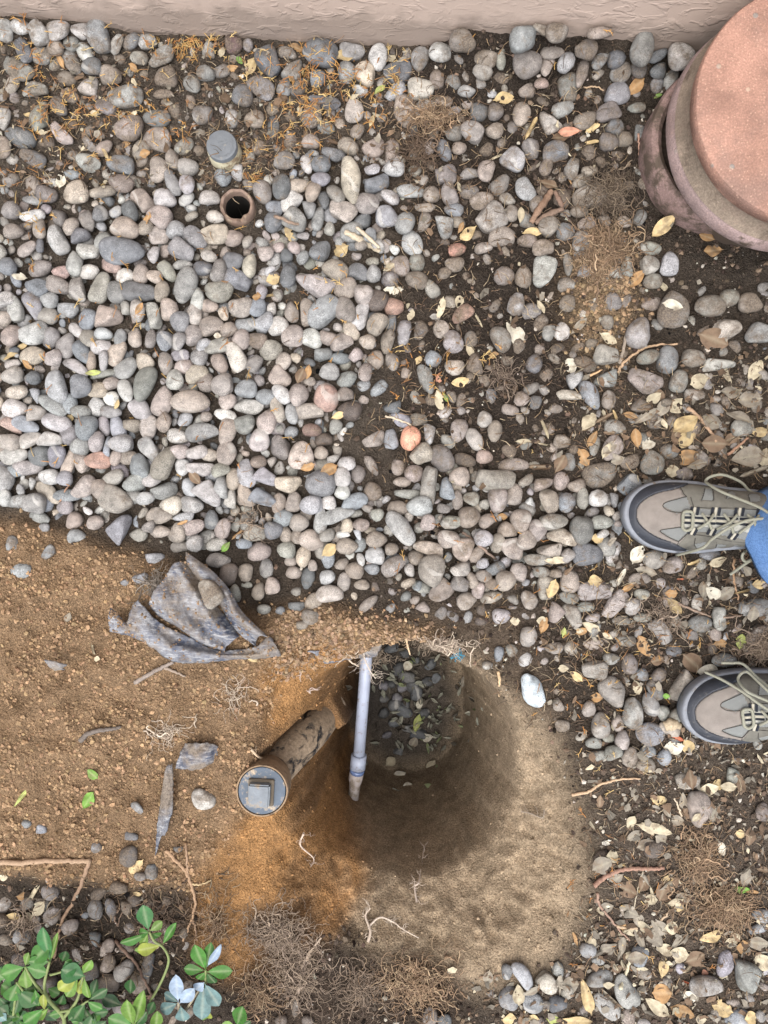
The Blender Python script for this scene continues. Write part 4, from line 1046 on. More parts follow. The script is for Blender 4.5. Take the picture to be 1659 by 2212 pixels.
# ------------------------------------------------------------------ grey plastic water pipe across the hole
wp = empty('water_pipe', P(783, 1500, -.24), 'grey plastic water pipe with coupling crossing the shaded hole', 'water pipe')
M_PVC = plain('blue-grey pvc', (.31, .345, .43), .42, .45, .25, 40, dirt=.13, dcol=(.15, .12, .10), dscale=90, bmp=.0002)
M_OLD = plain('muddy old pipe', (.36, .32, .30), .7, .3, .5, 60, dirt=.3, dcol=(.20, .165, .13), dscale=35)
def part_tube(name, pts, rad, mat, par, sides=20):
    V, F = tube_geo(pts, 0, rad=np.asarray(rad, float), sides=sides, caps=True)
    V = V - np.array(par.location)
    o = link(name, quads_to_mesh(name, V, F), mat, par); return o
A0 = P(798, 1330, -.20); A1 = P(775, 1636, -.275); A2 = P(772.5, 1660, -.279)
A3 = P(770.5, 1668, -.282); A35 = P(768, 1684, -.285); A4 = P(761, 1742, -.300)
part_tube('main_tube', [A0, P(787, 1480, -.238), A1], [.0108] * 3, M_PVC, wp)
part_tube('coupling', [A1 + (A0 - A1) * .02, A1 + (A0 - A1) * .018, A2, A2 + (A2 - A1) * .02], [.0119, .0146, .0146, .0120], M_PVC, wp)
part_tube('band', [A2 + (A3 - A2) * .1, A2 + (A3 - A2) * .12, A3, A3 + (A3 - A2) * .05], [.0122, .0138, .0138, .012], plain('shiny clamp band', (.11, .16, .30), .25, .6, .2), wp)
part_tube('old_tube', [A3, A3 + (A35 - A3) * .1, A35, A35 + (A4 - A35) * .15, A4], [.011, .0137, .0132, .0108, .0098], M_OLD, wp)

# ------------------------------------------------------------------ torn landscape fabric
def fab_mat():
    m, nt, b = new_mat('dusty weed fabric', .92, .12)
    p = pos(nt)
    n = noise(nt, p, 26, 8, .70, .4)
    c = mixc(nt, ramp(nt, n, [(.38, 0), (.60, 1)]), (.055, .065, .095), (.225, .225, .235))
    st = N(nt, 'ShaderNodeMapping'); nt.links.new(p, st.inputs[0]); st.inputs['Rotation'].default_value = (0, 0, .9); st.inputs['Scale'].default_value = (1, 4.5, 1)
    streak = noise(nt, st.outputs[0], 60, 6, .7)
    c = mixc(nt, ramp(nt, streak, [(.50, 0), (.64, .8)]), c, (.36, .36, .36))
    d = ramp(nt, noise(nt, p, 17, 7, .66), [(.44, 0), (.58, 1)])
    c = mixc(nt, math_(nt, 'MULTIPLY', d, .85), c, mixc(nt, .7, (.175, .140, .105), ramp(nt, noise(nt, p, 420, 3), [(.3, .5), (.7, 1.5)]), 'MULTIPLY'))
    nt.links.new(c, b.inputs['Base Color'])
    bump(nt, b, math_(nt, 'ADD', noise(nt, p, 70, 7, .7), math_(nt, 'MULTIPLY', noise(nt, p, 500, 3), .3)), .0035, .9)
    return m
M_FAB = fab_mat()
def sheet(name, rows, nu=60, sub=6, par=None, mat=None, thick=.0016, ridge=.0034, seed=0, hole=None, ragged=0):
    """rows: list of polylines of (u, v, z); skinned into one crumpled cloth"""
    R = []
    for r in rows:
        r = smooth_path(np.array(r, float), 8)
        L = np.r_[0, np.cumsum(np.linalg.norm(np.diff(r[:, :2], axis=0), axis=1))]; L /= L[-1]
        t = np.linspace(0, 1, nu)
        R.append(np.stack([np.interp(t, L, r[:, k]) for k in range(3)], 1))
    R = np.array(R); m = len(R)
    rows2 = smooth_path(R.reshape(m, -1), sub).reshape(-1, nu, 3)
    u, v, z = rows2[..., 0], rows2[..., 1], rows2[..., 2]
    e = np.zeros_like(u); e[0] = e[-1] = 1; e[:, 0] = e[:, -1] = 1
    if ragged:
        j = (fbm(u / 9 + seed, v / 9, 3) - .5) * 2 * ragged
        u = u + j * e; v = v + (fbm(u / 9 + seed + 30, v / 9, 3) - .5) * 2 * ragged * e
    z = z + (fbm(u / 16 + seed, v / 16, 4, .6) - .5) * ridge * 4
    d = (H - z) / FPX
    X = (u - CU) * d; Y = -(v - CV) * d
    zt = np.array([[HM[hm_idx(x, y)[1], hm_idx(x, y)[0]] for x, y in zip(a, b)] for a, b in zip(X, Y)])
    Z = np.maximum(z + 0 * zt, z)
    V = np.stack([X, Y, Z], -1).reshape(-1, 3)
    nr = rows2.shape[0]
    F = []
    for i in range(nr - 1):
        for k in range(nu - 1):
            if hole is not None and hole(u[i, k], v[i, k]): continue
            F.append((i * nu + k, (i + 1) * nu + k, (i + 1) * nu + k + 1, i * nu + k + 1))
    base = V.mean(0)
    if par is not None: base = np.array(par.location)
    o = link(name, quads_to_mesh(name, V - base, F), mat or M_FAB, par)
    if par is None: o.location = base
    md = o.modifiers.new('thickness', 'SOLIDIFY'); md.thickness = thick; md.offset = 0
    return o
def fz(X, Y, z): return (206.4 + X * .2667, 1165 + Y * .2667, z)
fab = empty('weed_fabric', P(400, 1330, .03), 'crumpled torn sheet of dusty black weed fabric on the spoil heap', 'fabric')
G0 = .026
sheet('folded_edge', [[fz(730, 100, G0 + .018), fz(870, 200, G0 + .03), fz(980, 290, G0 + .032), fz(1090, 420, G0 + .036), fz(1190, 590, G0 + .034), fz(1395, 790, G0 + .02)],
                      [fz(735, 150, G0 + .026), fz(850, 260, G0 + .04), fz(940, 320, G0 + .042), fz(1070, 470, G0 + .048), fz(1130, 600, G0 + .048), fz(1330, 780, G0 + .03)],
                      [fz(745, 200, G0 + .016), fz(830, 300, G0 + .024), fz(920, 370, G0 + .02), fz(1040, 510, G0 + .022), fz(1110, 640, G0 + .018), fz(1300, 830, G0 + .008)],
                      [fz(760, 215, G0 + .004), fz(820, 320, G0 + .005), fz(910, 400, G0 + .003), fz(1010, 540, G0 + .004), fz(1140, 740, G0 + .006), fz(1300, 870, G0 + .012)]], 60, 7, fab, seed=3)
sheet('main_fold', [[fz(760, 200, G0 + .004), fz(860, 330, G0 + .006), fz(950, 480, G0 + .004), fz(1050, 620, G0 + .004), fz(1165, 785, G0 + .01)],
                    [fz(690, 180, G0 + .016), fz(800, 350, G0 + .022), fz(910, 520, G0 + .024), fz(1010, 660, G0 + .024), fz(1140, 800, G0 + .02)],
                    [fz(630, 200, G0 + .022), fz(740, 360, G0 + .034), fz(850, 530, G0 + .036), fz(960, 690, G0 + .032), fz(1090, 840, G0 + .02)],
                    [fz(575, 290, G0 + .018), fz(680, 430, G0 + .024), fz(800, 600, G0 + .022), fz(900, 720, G0 + .018), fz(1060, 870, G0 + .014)],
                    [fz(510, 370, G0 + .026), fz(620, 520, G0 + .036), fz(740, 680, G0 + .034), fz(860, 790, G0 + .028), fz(1050, 900, G0 + .016)],
                    [fz(465, 440, G0 + .022), fz(580, 580, G0 + .036), fz(720, 720, G0 + .034), fz(840, 810, G0 + .026), fz(1045, 905, G0 + .012)],
                    [fz(428, 525, G0 + .004), fz(520, 625, G0 + .006), fz(700, 735, G0 + .004), fz(830, 830, G0 + .004), fz(1040, 910, G0 + .006)]], 70, 6, fab, seed=8, ragged=3)
sheet('lower_fold', [[fz(340, 490, G0 + .014), fz(440, 600, G0 + .016), fz(560, 700, G0 + .010), fz(760, 790, G0 + .008), fz(900, 870, G0 + .006), fz(1050, 905, G0 + .010), fz(1300, 870, G0 + .012), fz(1400, 790, G0 + .016), fz(1480, 900, G0 + .012)],
                     [fz(285, 570, G0 + .018), fz(400, 660, G0 + .024), fz(540, 750, G0 + .014), fz(740, 850, G0 + .012), fz(900, 900, G0 + .012), fz(1060, 930, G0 + .016), fz(1300, 915, G0 + .016), fz(1420, 880, G0 + .018), fz(1490, 920, G0 + .010)],
                     [fz(250, 670, G0 + .014), fz(370, 740, G0 + .022), fz(520, 830, G0 + .026), fz(720, 910, G0 + .026), fz(880, 940, G0 + .022), fz(1070, 950, G0 + .020), fz(1300, 940, G0 + .018), fz(1430, 925, G0 + .014), fz(1495, 940, G0 + .006)],
                     [fz(115, 740, G0 + .006), fz(330, 800, G0 + .008), fz(470, 880, G0 + .008), fz(620, 985, G0 + .004), fz(840, 1000, G0 + .004), fz(1080, 975, G0 + .004), fz(1300, 965, G0 + .004), fz(1430, 955, G0 + .002), fz(1490, 955, G0 - .004)]], 80, 6, fab, seed=15, ragged=3)
sheet('left_tongue', [[fz(120, 560, G0 + .006), fz(170, 590, G0 + .012), fz(235, 660, G0 + .008), fz(300, 665, G0 + .012), fz(420, 760, G0 + .014)],
                      [fz(105, 620, G0 + .016), fz(180, 660, G0 + .022), fz(250, 700, G0 + .022), fz(330, 730, G0 + .020), fz(440, 800, G0 + .016)],
                      [fz(115, 745, G0 + .003), fz(180, 760, G0 + .008), fz(260, 775, G0 + .008), fz(340, 800, G0 + .006), fz(470, 870, G0 + .004)]], 40, 7, fab, seed=22, ragged=3)
# crumbs of soil lying in the folds
crr = random.Random(5); cac = Acc()
_bm = bmesh.new(); bmesh.ops.create_icosphere(_bm, subdivisions=1, radius=1)
_cv = np.array([v.co[:] for v in _bm.verts]); _cf = np.array([[v.index for v in f.verts] for f in _bm.faces]); _bm.free()
for ch in fab.children:
    vs = ch.data.vertices
    for _ in range(330):
        v_ = vs[crr.randrange(len(vs))].co
        if crr.random() > float(sstep(.42, .56, fbm(np.array([v_.x * 90]), np.array([v_.y * 90]), 3))[0]) + .08: continue
        r_ = .0005 + .0022 * crr.random() ** 3
        jj = np.array([crr.uniform(.7, 1.3) for _ in range(len(_cv))])[:, None]
        cac.add(_cv * jj * r_ + np.array(v_) + [0, 0, .0012], _cf, np.array((.24, .165, .105)) * crr.uniform(.6, 1.15))
fc_ = link('fabric_crumbs', cac.mesh('fabric_crumbs', False), M_CLOD, loc=fab.location)
tag(fc_, 'brown soil crumbs lying in the folds of the torn fabric', None, None, 'stuff')
# flap hanging over the lip of the hole, and loose scraps
def tile(ox, oy):
    return lambda X, Y, z: (ox + X * .5, oy + Y * .5, z)
tE = tile(0, 1106); tF = tile(829.5, 1106); tG = tile(0, 1659); tH = tile(829.5, 1659)
flap = sheet('fabric_flap', [[tE(1330, 600, .018), tE(1440, 590, .016), tE(1530, 585, .014), tE(1600, 570, .012), tE(1655, 560, .010)],
                             [tE(1380, 625, .012), tE(1450, 622, .008), tE(1530, 615, .004), tE(1600, 605, .0), tE(1640, 600, -.004)],
                             [tE(1405, 655, -.005), tE(1470, 645, -.008), tE(1520, 632, -.010), tE(1590, 628, -.016), tE(1625, 622, -.018)]], 40, 7, None, seed=31, ragged=4)
tag(flap, 'torn grey fabric edge hanging over the grey pipe at the hole lip', 'fabric')
scr = sheet('fabric_scrap', [[tE(800, 1000, .034), tE(850, 998, .045), tE(900, 995, .042), tE(945, 1010, .036)],
                             [tE(775, 1050, .036), tE(840, 1050, .048), tE(900, 1055, .046), tE(935, 1060, .034)],
                             [tE(755, 1105, .034), tE(830, 1115, .040), tE(880, 1105, .038), tE(905, 1090, .033)]], 26, 7, None, seed=41, ragged=4)
tag(scr, 'small grey square-ish scrap of fabric above the plug', 'fabric')
scr2 = sheet('fabric_scrap', [[tG(745, -20, .032), tG(748, 90, .034), tG(745, 170, .036), tG(736, 215, .036), tG(715, 290, .032)],
                              [tG(715, 10, .036), tG(716, 110, .040), tG(714, 190, .042), tG(706, 250, .040), tG(695, 300, .034)],
                              [tG(690, 180, .032), tG(685, 220, .034), tG(680, 260, .034), tG(672, 380, .030)]], 30, 7, None, seed=51, ragged=3)
tag(scr2, 'narrow grey strip of fabric half buried left of the pale stone', 'fabric')
scr3 = sheet('fabric_scrap', [[tE(190, 640, .036), tE(235, 645, .046), tE(290, 660, .036)], [tE(215, 668, .034), tE(240, 670, .040), tE(270, 675, .036)], [tE(240, 685, .032), tE(255, 682, .032), tE(280, 680, .032)]], 14, 6, None, seed=61, ragged=2)
# the dirty stone that rolled onto the fabric
st = link('river_stone', BASE[8], M_PEB); q_ = P(*fz(935, 435, .078))
st.matrix_world = Matrix.Translation(q_) @ Matrix.Rotation(math.radians(-60), 4, 'Z') @ Matrix.Diagonal((.0225, .0150, .011, 1))
st.color = (.21, .19, .16, .75)
tag(st, 'dirty oval stone lying on top of the torn fabric', 'stone', 'river stones in the bed')
tag(scr3, 'tiny curled grey scrap on the brown spoil heap', 'fabric')
# ------------------------------------------------------------------ hiking shoes
SL = .292
def toe_w(s):
    s = np.asarray(s, float)
    s1 = .088
    t = np.clip((s1 - s) / s1, 0, 1)
    w = .0525 * np.sqrt(np.clip(1 - t ** 2.35, 0, 1))
    mid = np.interp(s, [0, .088, .11, .15, .20, .24, .262, .292], [.0525, .0525, .0515, .0455, .041, .041, .040, .0395])
    w = np.where(s < s1, w, mid)
    h1 = .255
    t2 = np.clip((s - h1) / (SL - h1), 0, 1)
    return w * np.sqrt(np.clip(1 - t2 ** 2.3, 0, 1))
def crest(s): return np.interp(s, [0, .01, .03, .06, .085, .12, .16, .19, .22, .26, .292], [.034, .040, .049, .056, .060, .073, .091, .100, .104, .104, .098])
def mid_y(s): return np.interp(s, [0, .08, .15, .29], [0.004, 0, -.001, .002])
ns, na = 190, 96
sv = SL * (1 - np.cos(np.linspace(0, math.pi, ns))) / 2
sv = .35 * sv + .65 * np.linspace(0, SL, ns)
sv = np.clip(sv, .0028, SL - .002)
av = np.linspace(-math.pi / 2, math.pi / 2, na)
SS, AA = np.meshgrid(sv, av, indexing='ij')
Wt = toe_w(SS) - .0045
Wt = np.maximum(Wt, .0005)
YY = mid_y(SS) + Wt * np.sign(np.sin(AA)) * np.abs(np.sin(AA)) ** .9
CZ = crest(SS) * np.clip(toe_w(SS) / .03, .55, 1) ** .25
ZZ = .024 + (CZ - .024) * np.clip(np.cos(AA), 0, 1) ** .62
# creases over the forefoot
ZZ = ZZ + .0012 * np.sin(SS * 260 + 2 * np.sin(AA * 2)) * sstep(.08, .1, SS) * (1 - sstep(.13, .16, SS)) * np.cos(AA)
US = np.stack([SS, YY, ZZ], -1)
# vertex normals for raising the panels off the upper
dS = np.gradient(US, axis=0); dA = np.gradient(US, axis=1)
NN = np.cross(dS, dA); NN /= np.linalg.norm(NN, axis=-1, keepdims=True) + 1e-9
NN *= np.sign(NN[..., 2:3] + 1e-6)
mm = lambda X: (X - 108) * .1377
nn = lambda Y: -(Y - 545) * .1377
def inpoly_arr(x, y, poly):
    ins = np.zeros(x.shape, bool); n = len(poly)
    for i in range(n):
        x1, y1 = poly[i]; x2, y2 = poly[(i + 1) % n]
        if y1 == y2: continue
        ins ^= ((y1 > y) != (y2 > y)) & (x < (x2 - x1) * (y - y1) / (y2 - y1) + x1)
    return ins
def zp(pts): return [(mm(a), nn(b)) for a, b in pts]
cs = (US[:-1, :-1] + US[1:, :-1] + US[:-1, 1:] + US[1:, 1:]) / 4 * 1000
cx, cy = cs[..., 0], cs[..., 1]
zone = np.full(cx.shape, 'overlay', dtype=object)
s_ = (cs[..., 0]) / 1000
inner = .0405 * np.sqrt(np.clip(1 - np.clip((.090 - (s_ - .0150)) / .090, 0, 1) ** 2.35, 0, 1))
inner = np.where(s_ < .0150, 0, inner) + .009 * sstep(.06, .105, s_)
dy_ = np.abs(cs[..., 1] / 1000 - mid_y(s_))
toecap = inpoly_arr(cx, cy, zp([(200, 545), (230, 200), (640, 170), (670, 310), (690, 330), (740, 440), (640, 520), (660, 680), (690, 760), (640, 860), (400, 930), (230, 800)]))
zone[toecap] = 'toe_cap'
for poly in ([(462, 440), (500, 400), (690, 330), (712, 380), (735, 455), (640, 495), (600, 515)], [(445, 700), (500, 680), (640, 652), (735, 690), (705, 720), (640, 806), (540, 765)],
             [(895, 250), (960, 250), (940, 365), (825, 372)], [(1110, 275), (1180, 262), (1160, 330), (1060, 350)], [(1290, 300), (1400, 290), (1360, 370), (1260, 380)], [(1500, 280), (1640, 240), (1640, 330), (1540, 330)],
             [(800, 830), (900, 800), (920, 880), (840, 870)], [(1010, 820), (1110, 820), (1130, 880), (1050, 870)], [(1190, 820), (1300, 830), (1320, 890), (1250, 885)]):
    zone[inpoly_arr(cx, cy, zp(poly))] = 'mesh_panel'
eyestay = inpoly_arr(cx, cy, zp([(700, 460), (1500, 460), (1640, 470), (1640, 790), (1500, 810), (1330, 780), (900, 700), (700, 690), (650, 600)]))
zone[eyestay] = 'mesh_panel'
tongue = inpoly_arr(cx, cy, zp([(650, 520), (1300, 530), (1500, 540), (1640, 560), (1640, 720), (1450, 740), (1280, 690), (900, 650), (660, 650)]))
zone[tongue] = 'tongue'
rand_ = (dy_ > inner) & (cx < 112 - 3 * np.sin(cy)) & (cs[..., 2] < 58)
zone[rand_] = 'toe_rand'
collar = inpoly_arr(cx, cy, [(195, -30), (290, -30), (290, 30), (195, 30)])
zone[collar & (cs[..., 2] > 92)] = 'collar'

def shoe_mats():
    d = {}
    d['overlay'] = plain('grey-brown nubuck', (.125, .118, .100), .85, .15, .5, 60, bmp=.0007, bscale=900)
    d['toe_cap'] = plain('taupe suede', (.195, .172, .152), .92, .1, .4, 50, bmp=.0008, bscale=1300)
    m, nt, b = new_mat('woven grey mesh', .8, .2)
    o = objc(nt)
    w = N(nt, 'ShaderNodeTexWave'); w.inputs['Scale'].default_value = 210; w.inputs['Distortion'].default_value = .6; nt.links.new(o, w.inputs[0])
    w2 = N(nt, 'ShaderNodeTexWave', bands_direction='Y'); w2.inputs['Scale'].default_value = 260; w2.inputs['Distortion'].default_value = .6; nt.links.new(o, w2.inputs[0])
    h = math_(nt, 'MULTIPLY', w.outputs['Fac'], w2.outputs['Fac'])
    nt.links.new(mixc(nt, h, (.15, .155, .148), (.33, .335, .32)), b.inputs['Base Color']); bump(nt, b, h, .0008, .8)
    d['mesh_panel'] = m
    d['tongue'] = plain('pale tongue webbing', (.33, .325, .285), .85, .15, .3, 300, bmp=.0006, bscale=900)
    d['toe_rand'] = plain('black rubber', (.022, .025, .033), .5, .45, .4, 120, dirt=.04, dcol=(.12, .11, .10), dscale=80, bmp=.0008, bscale=600)
    d['collar'] = plain('dark padded collar', (.05, .048, .045), .9, .1)
    d['sole'] = plain('grey rubber midsole', (.175, .185, .205), .6, .35, .35, 80, dirt=.08, dcol=(.14, .115, .09), dscale=60, bmp=.0006, bscale=500)
    d['tread'] = plain('dark outsole', (.045, .05, .058), .7, .3, .4, 90)
    d['lace'] = plain('olive grey lace', (.235, .23, .18), .85, .15, .5, 700, bmp=.0008, bscale=1200)
    d['seam'] = plain('dark seam thread', (.05, .046, .04), .9, .1, .3, 600)
    d['black'] = plain('black webbing', (.018, .02, .026), .85, .15, .3, 400)
    d['tan'] = plain('tan webbing', (.36, .335, .27), .85, .15, .3, 400)
    return d
SM = shoe_mats()
RAISE = dict(overlay=.0012, toe_cap=.0016, mesh_panel=0, tongue=.0008, toe_rand=.0024, collar=-.004)
def zone_mesh(zn):
    f = np.argwhere(zone == zn)
    used = {}; V = []; F = []; cnt = defaultdict(int)
    for i, j in f:
        q = []
        for (a, b) in ((i, j), (i + 1, j), (i + 1, j + 1), (i, j + 1)):
            if (a, b) not in used:
                used[(a, b)] = len(V); V.append((a, b))
            q.append(used[(a, b)]); cnt[(a, b)] += 1
        F.append(q)
    P3 = []
    for (a, b) in V:
        edge = cnt[(a, b)] < 4 and 0 < a < ns - 1 and 0 < b < na - 1
        P3.append(US[a, b] + NN[a, b] * (RAISE[zn] * (0.05 if edge else 1)))
    return quads_to_mesh(zn, np.array(P3), F)
def surf(s, y):
    """top of the upper at plan position (metres)"""
    i = int(np.argmin(np.abs(sv - s)))
    row = US[i]; k = int(np.argmin(np.abs(row[:, 1] - y)))
    return float(row[k, 2])
def sole_mesh(name, z_lo, z_hi, grow, lip):
    t = np.linspace(0, 1, 90)
    ss = SL * (1 - np.cos(t * math.pi)) / 2
    up = [(s, mid_y(s) + toe_w(s)) for s in ss]; dn = [(s, mid_y(s) - toe_w(s)) for s in ss[::-1][1:-1]]
    ol = np.array(up + dn); c = np.array([SL / 2, 0])
    nrm = np.roll(ol, -1, 0) - np.roll(ol, 1, 0); nrm = np.stack([-nrm[:, 1], nrm[:, 0]], 1); nrm /= np.linalg.norm(nrm, axis=1)[:, None] + 1e-9
    sgn = np.sign(((ol - c) * nrm).sum(1)); nrm *= sgn[:, None]
    n = len(ol); V = []
    prof = [(-.003, z_lo), (grow, z_lo + .003), (grow, z_hi - .003), (grow - .0015, z_hi), (lip, z_hi), (-.012, z_hi - .004)]
    for g, z in prof:
        for k in range(n):
            s = ol[k, 0]; spring = .012 * sstep(.05, 0, s) if False else .010 * (1 - float(sstep(0, .06, s)))
            q = ol[k] + nrm[k] * g
            V.append((q[0], q[1], z + spring))
    F = [[i * n + k, i * n + (k + 1) % n, (i + 1) * n + (k + 1) % n, (i + 1) * n + k] for i in range(len(prof) - 1) for k in range(n)]
    F.append([k for k in range(n)][::-1]); F.append([(len(prof) - 1) * n + k for k in range(n)])
    return quads_to_mesh(name, np.array(V), F)
ZONEME = {z: zone_mesh(z) for z in ('overlay', 'toe_cap', 'mesh_panel', 'tongue', 'toe_rand', 'collar')}
SOLE = sole_mesh('sole', .006, .028, .0015, -.004); TREAD = sole_mesh('tread', 0, .0075, .0005, -.006)
EYE_T = [770, 960, 1160, 1345]; EYE_B = [760, 930, 1125, 1345]; YB = [690, 690, 725, 780]
def strip(s, y, ang, l, w, mat, name, par, h=.0016):
    o = link(name, box_me(name, l, w, h, .0004), mat, par)
    z = surf(s, y)
    # follow the slope of the upper
    z1 = surf(s, y + .004); z2 = surf(s, y - .004); z3 = surf(s + .004, y); z4 = surf(s - .004, y)
    n = Vector(((z4 - z3) / .008, (z2 - z1) / .008, 1)).normalized()
    q = n.to_track_quat('Z', 'X').to_matrix()
    fx = Vector((math.cos(ang), math.sin(ang), 0)); fx = (fx - n * fx.dot(n)).normalized(); fy = n.cross(fx)
    R = Matrix((fx, fy, n)).transposed()
    o.matrix_local = Matrix.Translation(Vector((s, y, z)) + n * .0015) @ R.to_4x4()
    return o
def lace(par, pts, r=.0019, name='lace', lift=.004):
    """pts: (X, Y, extra height) in picture units of the upper shoe"""
    Q = []
    for (X, Y, e) in pts:
        s = mm(X) / 1000; y = nn(Y) / 1000
        if e is None: z = .01
        else: z = surf(min(max(s, .01), SL - .01), y) if abs(y - mid_y(s)) < toe_w(np.array([s]))[0] else .02
        Q.append((s, y, z + lift + (e or 0)))
    V, F = tube_geo(smooth_path(Q, 8), r, sides=8, caps=True)
    return link(name, quads_to_mesh(name, V, F), SM['lace'], par)
person = empty('person', (.62, -.15, .02), 'person in blue jeans and grey hiking shoes standing at the right edge', 'person')
def make_shoe(loc, rot):
    sh = bpy.data.objects.new('shoe', None); sh.empty_display_size = .02; COL.objects.link(sh)
    sh.parent = person
    sh.location = Vector(loc) - person.location; sh.rotation_euler = rot
    link('sole', SOLE, SM['sole'], sh); link('tread', TREAD, SM['tread'], sh)
    for z in ('overlay', 'toe_cap', 'mesh_panel', 'tongue', 'toe_rand', 'collar'): link(z, ZONEME[z], SM[z], sh)
    for yo in (552, 607):
        for k in range(6): strip(mm(690 + k * 100 + 20) / 1000, nn(yo) / 1000, 0, .0145, .0034, SM['black'], 'tongue_stripe', sh, .0012)
    for k in range(6): strip(mm(690 + k * 100 + 20) / 1000, nn(580) / 1000, 0, .0145, .0032, SM['tan'], 'tongue_stripe', sh, .0012)
    for X in EYE_T:
        for dx, mt in ((-30, 'black'), (0, 'tan'), (30, 'black')): strip(mm(X + dx) / 1000, nn(484) / 1000, math.radians(80), .012, .0034, SM[mt], 'eyelet_loop', sh)
    for X, Y in zip(EYE_B, YB):
        for dx, mt in ((-28, 'black'), (0, 'tan'), (28, 'black')): strip(mm(X + dx) / 1000, nn(Y + dx * .25) / 1000, math.radians(68), .011, .0034, SM[mt], 'eyelet_loop', sh)
    # stitched seams
    for sm_ in ([(640, 170), (672, 300), (700, 335)], [(700, 335), (500, 398), (462, 440), (520, 490), (640, 505)], [(735, 340), (760, 450)], [(640, 655), (500, 680), (447, 702), (540, 765), (640, 806)],
                [(640, 806), (700, 730), (730, 690)], [(640, 806), (632, 860), (610, 890)], [(830, 372), (895, 250), (940, 180)], [(940, 370), (965, 250)], [(1060, 352), (1110, 275), (1180, 262)], [(1260, 382), (1290, 300), (1420, 290)],
                [(740, 440), (900, 450), (1100, 445), (1300, 455), (1500, 450)], [(720, 720), (900, 740), (1100, 780), (1330, 800)], [(790, 760), (800, 830), (850, 880)], [(1000, 800), (1040, 870), (1120, 885)]):
        W = []
        for q in smooth_path([(mm(a), nn(b), 0) for a, b in sm_], 6):
            W.append((q[0] / 1000, q[1] / 1000, surf(q[0] / 1000, q[1] / 1000) + .0016))
        V, F = tube_geo(W, .00055, sides=5); link('seam', quads_to_mesh('seam', V, F), SM['seam'], sh)
    # laced zigzag
    lace(sh, [(650, 600, 0), (655, 510, 0), (690, 488, .001), (740, 505, .001), (742, 590, .001), (735, 660, .001), (690, 688, .001), (655, 660, 0), (650, 600, 0)], .0023)
    for i in range(3):
        lace(sh, [(EYE_T[i] + 50, 505, .001), ((EYE_T[i] + EYE_B[i + 1]) / 2 + 20, 590, .003), (EYE_B[i + 1] - 15, YB[i + 1] - 25, .001)], .0021)
        lace(sh, [(EYE_B[i] + 35, YB[i] - 25, .001), ((EYE_B[i] + EYE_T[i + 1]) / 2 + 10, 590, .006), (EYE_T[i + 1] - 30, 510, .001)], .0021)
    return sh
sole_z = .013
sh1 = make_shoe((gx(1343) * (H - .035) / H, gy(1113) * (H - .035) / H, sole_z), (0, 0, math.radians(-1.5)))
lace(sh1, [(1480, 600, .012), (1390, 520, .012), (1300, 440, .012), (1100, 335, .012), (990, 280, .014), (932, 215, .018), (930, 165, .02), (980, 115, .022), (1100, 97, .026), (1300, 165, .02), (1430, 270, .014), (1500, 380, .012)], .0021)
lace(sh1, [(1490, 620, .010), (1440, 565, .012), (1350, 545, .010), (1200, 562, .010), (1050, 635, .010), (900, 762, .014), (800, 860, .028), (690, 955, .004)], .0021)
lace(sh1, [(1470, 650, .008), (1470, 780, .012), (1420, 870, .016), (1345, 915, .020), (1350, 965, .016), (1405, 1000, .012), (1490, 960, .012), (1400, 1040, .006), (1270, 1150, .002)], .0021)
lace(sh1, [(1390, 550, .006), (1440, 640, .010), (1480, 610, .014), (1460, 670, .012), (1400, 750, .008)], .0028, 'lace_knot')
sh2 = make_shoe((gx(1470) * (H - .035) / H, gy(1546) * (H - .035) / H, sole_z - .002), (0, 0, math.radians(8.5)))
lace(sh2, [(1010, 600, .010), (900, 520, .012), (780, 415, .014), (660, 290, .016), (520, 170, .030), (400, 95, .012)], .0021)
lace(sh2, [(1010, 540, .010), (900, 420, .012), (760, 330, .020), (650, 250, .034), (640, 170, .04), (700, 110, .04), (790, 130, .034), (860, 260, .02), (960, 400, .014)], .0021)
lace(sh2, [(960, 330, .014), (870, 190, .03), (790, 60, .02), (690, 45, .012), (600, 35, .008)], .0021)
